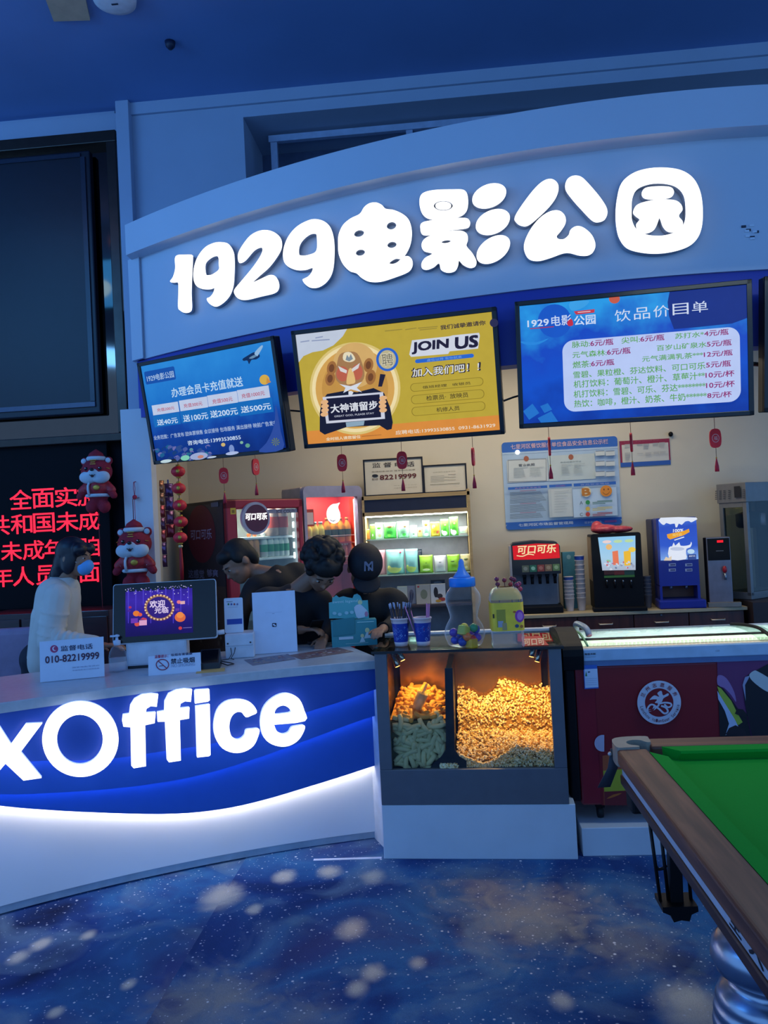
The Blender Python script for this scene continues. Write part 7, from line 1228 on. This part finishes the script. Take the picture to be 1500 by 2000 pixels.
def hand_mb(mb, wrist, fwd, side, up, s=1.0, curl=.5, thumb=1, mt=None):
    """palm plus five bent fingers; fwd along the fingers, side towards the thumb, up = back of the hand"""
    mt = mt or SKIN; f, sd, u = [Vector(v).normalized() for v in (fwd, side, up)]; w = Vector(wrist)
    for k in (-.028, -.010, .010, .028): mb.cap(w+sd*k*.5*s, w+f*.085*s+sd*k*s, .014*s, .0125*s, mt, 10)
    for k, L in ((.030, .070), (.010, .080), (-.011, .074), (-.030, .058)):
        p = w+f*.088*s+sd*k*s; d = f; a = 0
        for j, q in enumerate((.45, .32, .23)):
            a += curl*(.5 if j == 0 else .6); d2 = (f*math.cos(a)-u*math.sin(a)); e = p+d2*L*q*s; mb.cap(p, e, (.0092-.0008*j)*s, (.0086-.0008*j)*s, mt, 10); p = e
    p = w+f*.025*s+sd*.026*s; d = (f*.55+sd*.8-u*.2).normalized(); e = p+d*.04*s; mb.cap(p, e, .0125*s, .0105*s, mt, 10); e2 = e+(f*.85+sd*.25-u*.35).normalized()*.032*s; mb.cap(e, e2, .010*s, .0085*s, mt, 10); return mb
def rotm(d):   # head frame rotation: yaw (face turned), pitch (nodding down), roll
    y, p, r = d; return Matrix.Rotation(R(y), 4, 'Z') @ Matrix.Rotation(R(p), 4, 'X') @ Matrix.Rotation(R(r), 4, 'Y')
def person(label, foot, head, hrot, shl, shr, hip, armsl, armsr, top, legs, hands=True, curlL=.5, curlR=.5, hs=1.0):
    """all joints in world space; arms: (elbow, wrist)"""
    T = frame(foot); I = T.inverted(); t = thing('person', label, 'person', T); V = lambda p: I @ Vector(p)
    H = Matrix.Translation(Vector(head)) @ rotm(hrot) @ Matrix.Scale(hs, 4); mb = head_mb(I @ H); ctr_ = (Vector(shl)+Vector(shr))/2
    mb.cap(V(H @ Vector((0, .035, -.11))), V(ctr_+Vector((0, 0, .03))), .054, .062, SKIN)
    mb.cap(V(ctr_), V(hip), .10, .10, SKIN); mb.cap(V(shl), V(shr), .05, .05, SKIN)
    for s, (el, wr) in ((shl, armsl), (shr, armsr)): mb.cap(V(s), V(el), .042, .036, SKIN); mb.cap(V(el), V(wr), .036, .026, SKIN)
    hp = Vector(hip)
    for d in (-1, 1): k = hp+Vector((d*.09, -.02, -.42)); a = Vector((foot[0]+d*.10, foot[1]+.02, .09)); mb.cap(V(hp+Vector((d*.08, 0, 0))), V(k), .07, .05, SKIN); mb.cap(V(k), V(a), .05, .038, SKIN)
    for (el, wr), sgn, cu in ((armsl, 1, curlL), (armsr, -1, curlR)):
        fw = (Vector(wr)-Vector(el)).normalized(); sd = fw.cross(Vector((0, 0, 1))).normalized()*(-1 if sgn > 0 else 1); up = sd.cross(fw).normalized(); up = up if up.z > 0 else -up; hand_mb(mb, V(wr), fw, sd, up, .95, cu)
    body = blob(mb, 'body', t, .0075, 3)
    face_bits(H, t, I)
    g = MB(); g.cap(V(ctr_-Vector((0, 0, .04))), V(hp), .135, .125, top); g.cap(V(shl), V(shr), .078, .078, top); m_ = ctr_.lerp(hp, .35); ax = (Vector(shr)-Vector(shl)).normalized()*.07
    for d in (-1, 1): g.cap(V(Vector(shl if d < 0 else shr).lerp(ctr_, .25)), V(hp+ax*d), .10, .105, top)
    g.cap(V(ctr_+Vector((0, 0, .0))), V(ctr_+Vector((0, 0, .05))), .085, .07, top)
    for s, (el, wr) in ((shl, armsl), (shr, armsr)): c = Vector(el).lerp(Vector(wr), .90); g.cap(V(s), V(el), .074, .058, top); g.cap(V(el), V(c), .056, .043, top)
    o = blob(g, 'jacket', t, .014, 45)
    g = MB()
    for d in (-1, 1): k = hp+Vector((d*.09, -.02, -.42)); a = Vector((foot[0]+d*.10, foot[1]+.02, .08)); g.cap(V(hp+Vector((d*.07, 0, 0))), V(k), .095, .07, legs); g.cap(V(k), V(a), .07, .055, legs)
    g.cap(V(hp+Vector((-.06, 0, .02))), V(hp+Vector((.06, 0, .02))), .115, .115, legs); blob(g, 'trousers', t, .014, 4)
    for d in (-1, 1): s = MB(); s.cap(V((foot[0]+d*.10, foot[1]+.05, .045)), V((foot[0]+d*.11, foot[1]-.12, .038)), .044, .036, mat('14161e', .5)); blob(s, 'shoe', t, .01, 2)
    return t, I, H
def shell(I, H, parts, name, par, mt, vox=.008, it=3):
    g = MB()
    for c, r, *rt in parts: g.ell(c, r, mt, M=I @ H, nu=20, nv=12, rot=rt[0] if rt else None)
    return blob(g, name, par, vox, it)
# --- woman in the white jacket, in profile towards the right
Y = 4.55; hd = PY(146, 1088, Y); sc = PY(116, 1153, Y); sh_l = Vector((sc.x+.02, Y-.15, sc.z-.01)); sh_r = Vector((sc.x-.03, Y+.16, sc.z)); hip = Vector((PY(95, 1300, Y).x, Y, .93)); WJ = mat('c4c2bc', .8, var=.06, scale=8, bump=.25)
wr = PY(190, 1262, Y-.2); el = PY(112, 1268, Y-.25); foot = (hip.x, Y, 0.005)
t, I, H = person('person in white jacket and blue face mask standing behind the counter', foot, hd, (82, 8, 0), sh_l, sh_r, hip, (el, wr), (PY(150, 1265, Y+.15), PY(205, 1262, Y+.1)), WJ, mat('1c2030', .8))
HT = mat('141420', .4, var=.2, scale=60)
shell(I, H, [((0, .025, .032), (.088, .102, .094)), ((.0, .06, -.04), (.078, .07, .09)), ((.06, .0, -.02), (.028, .05, .085)), ((-.06, .0, -.02), (.028, .05, .085)), ((.045, -.06, .055), (.045, .04, .04)), ((-.045, -.06, .055), (.045, .04, .04)), ((.0, .085, -.10), (.07, .06, .08)), ((.0, .125, -.16), (.04, .045, .08)), ((.02, .12, -.22), (.025, .03, .06))], 'hair', t, HT)
shell(I, H, [((0, -.075, -.055), (.058, .042, .050)), ((0, -.095, -.045), (.04, .034, .04))], 'face_mask', t, mat('5aa0dc', .7), .006, 2)
for d in (-1, 1): MB().tube([(I @ H) @ Vector(v) for v in ((d*.05, -.07, -.03), (d*.075, -.02, -.012), (d*.082, .02, .0))], .0018, mat('c8d4e4', .6), 6).build('mask_loop', t)
g = MB(); V = lambda p: I @ Vector(p); Ya = Y-.22
p0, p1, p2 = PY(112, 1165, Y-.16), PY(98, 1252, Ya), PY(184, 1258, Ya-.02)
g.cap(V(p0), V(p1), .082, .074, WJ); g.cap(V(p1), V(p2), .070, .052, WJ)
for k, r in ((.25, .079), (.42, .074), (.58, .069), (.74, .064), (.90, .058)): c = V(p1.lerp(p2, k)); g.ell(tuple(c), (.016, r, r), WJ, nu=18, nv=10, rot=(0, (.5-k)*.5, .12))
for k, r in ((.35, .088), (.62, .085), (.85, .083)): c = V(p0.lerp(p1, k)); g.ell(tuple(c), (r, r, .018), WJ, nu=18, nv=10, rot=(0, .25, 0))
g.cap(V(PY(85, 1200, Y-.12)), V(PY(80, 1285, Y-.06)), .07, .08, WJ); blob(g, 'sleeve_folds', t, .008, 2)
g = MB(); q_ = V(PY(122, 1138, Y)); g.lathe([(.085, -.05), (.088, -.01), (.078, .03), (.070, .032), (.066, -.04)], WJ, tuple(q_), n=24, cap=False); g.build('collar', t)
# --- man at the left bending over, head down to the left
Y = 4.95; hd = PY(465, 1098, Y); shc = PY(545, 1128, Y+.10); hip = Vector((shc.x+.16, Y+.70, 1.0)); foot = (hip.x, hip.y, .005)
t, I, H = person('person in black with short dark hair bending forward before the round sign fridge', foot, hd, (-48, 38, -12), (shc.x-.12, Y-.13, shc.z-.06), (shc.x+.14, Y+.14, shc.z+.02), hip, ((shc.x-.16, Y-.26, 1.18), (shc.x-.14, Y-.42, .99)), ((shc.x+.15, Y-.05, 1.16), (shc.x-.02, Y-.28, 1.0)), BLKC, mat('12141c', .8), hs=1.13)
shell(I, H, [((0, .03, .042), (.085, .098, .088)), ((0, -.045, .075), (.068, .045, .042)), ((0, .07, -.01), (.074, .055, .08)), ((.068, .0, .03), (.02, .04, .04)), ((-.068, .0, .03), (.02, .04, .04))], 'hair', t, HAIR)
# --- man with curly hair looking down at a phone
Y = 4.55; hd = PY(628, 1110, Y); shc = PY(572, 1160, Y+.12); hip = Vector((shc.x+.06, Y+.46, .98)); foot = (hip.x, hip.y, .005); ph = PY(618, 1222, Y-.09)
t, I, H = person('person with curly black hair in dark sweater looking down at a phone', foot, hd, (22, 52, 6), (shc.x-.19, Y+.08, shc.z-.03), (shc.x+.17, Y+.16, shc.z-.05), hip, (PY(520, 1235, Y+.02), PY(590, 1230, Y-.06)), (PY(645, 1230, Y+.1), PY(634, 1246, Y-.04)), BLK2, mat('12141c', .8), curlL=.75, hs=1.14)
rn = random.Random(8); parts = [((0, .03, .045), (.092, .104, .096)), ((0, .075, -.02), (.08, .06, .08)), ((0, -.05, .07), (.075, .05, .05))]
for i in range(90):
    a, b = rn.uniform(0, 2*math.pi), rn.uniform(-.25, 1.0); c = math.sqrt(max(0, 1-b*b)); x, y, z = .088*c*math.cos(a), .03+.100*c*math.sin(a), .04+.094*b
    if y < -.045 and z < .05: continue
    parts.append(((x*1.1, y*1.05, z*1.08), (.025, .025, .025)))
shell(I, H, parts, 'curly_hair', t, HAIR, .006, 1)
p = thing('mobile_phone', 'black mobile phone held by the person with curly hair', 'phone', frame((ph.x, ph.y, ph.z), R(20)) @ Matrix.Rotation(R(-28), 4, 'X')); MB().box(-.036, .036, -.075, .075, 0, .008, BLK, .003).build('phone_body', p); MB().box(-.033, .033, -.07, .07, .0082, .0086, mat('06080e', .1)).build('screen', p)
# --- man with a cap
Y = 4.62; hd = PY(712, 1112, Y); shc = PY(722, 1165, Y+.12); hip = Vector((shc.x+.02, Y+.40, .98)); foot = (hip.x, hip.y, .005); w2 = PY(748, 1228, Y-.25)
t, I, H = person('person in black wearing a dark cap with head bowed beside the snack shelf', foot, hd, (12, 55, 4), (shc.x-.17, Y+.12, shc.z-.03), (shc.x+.17, Y+.12, shc.z-.04), hip, (PY(690, 1225, Y+.14), PY(712, 1245, Y+.10)), (PY(772, 1215, Y+.0), (w2.x, w2.y, w2.z)), BLKC, mat('12141c', .8), hs=1.16)
CAPM = mat('0c0e18', .7, var=.15, scale=40)
shell(I, H, [((0, .015, .045), (.092, .108, .090)), ((0, .06, .0), (.085, .06, .06))], 'cap_crown', t, CAPM); shell(I, H, [((0, -.095, .022), (.074, .062, .013), (.1, 0, 0))], 'cap_visor', t, CAPM, .006, 2)
m2 = MB(); m2.text('N', -.022, -.022, .022, .022, mat('6c7288', .6), .01, .0, -.001); m2.text('Y', -.022, -.02, .022, .026, mat('6c7288', .6), .01, .0, -.002); o = m2.build('cap_emblem', t); o.matrix_local = I @ H @ Matrix.Translation((0, -.058, .117)) @ Matrix.Rotation(R(-52), 4, 'X')
o = MB().tube([(I @ Vector((w2.x+.032*math.cos(a), w2.y+.02, w2.z+.032*math.sin(a)))) for a in [k*math.pi/8 for k in range(17)]], .006, BLK, 8).box(-.001, .001, 0, .001, 0, .001, BLK).build('wrist_watch', t)
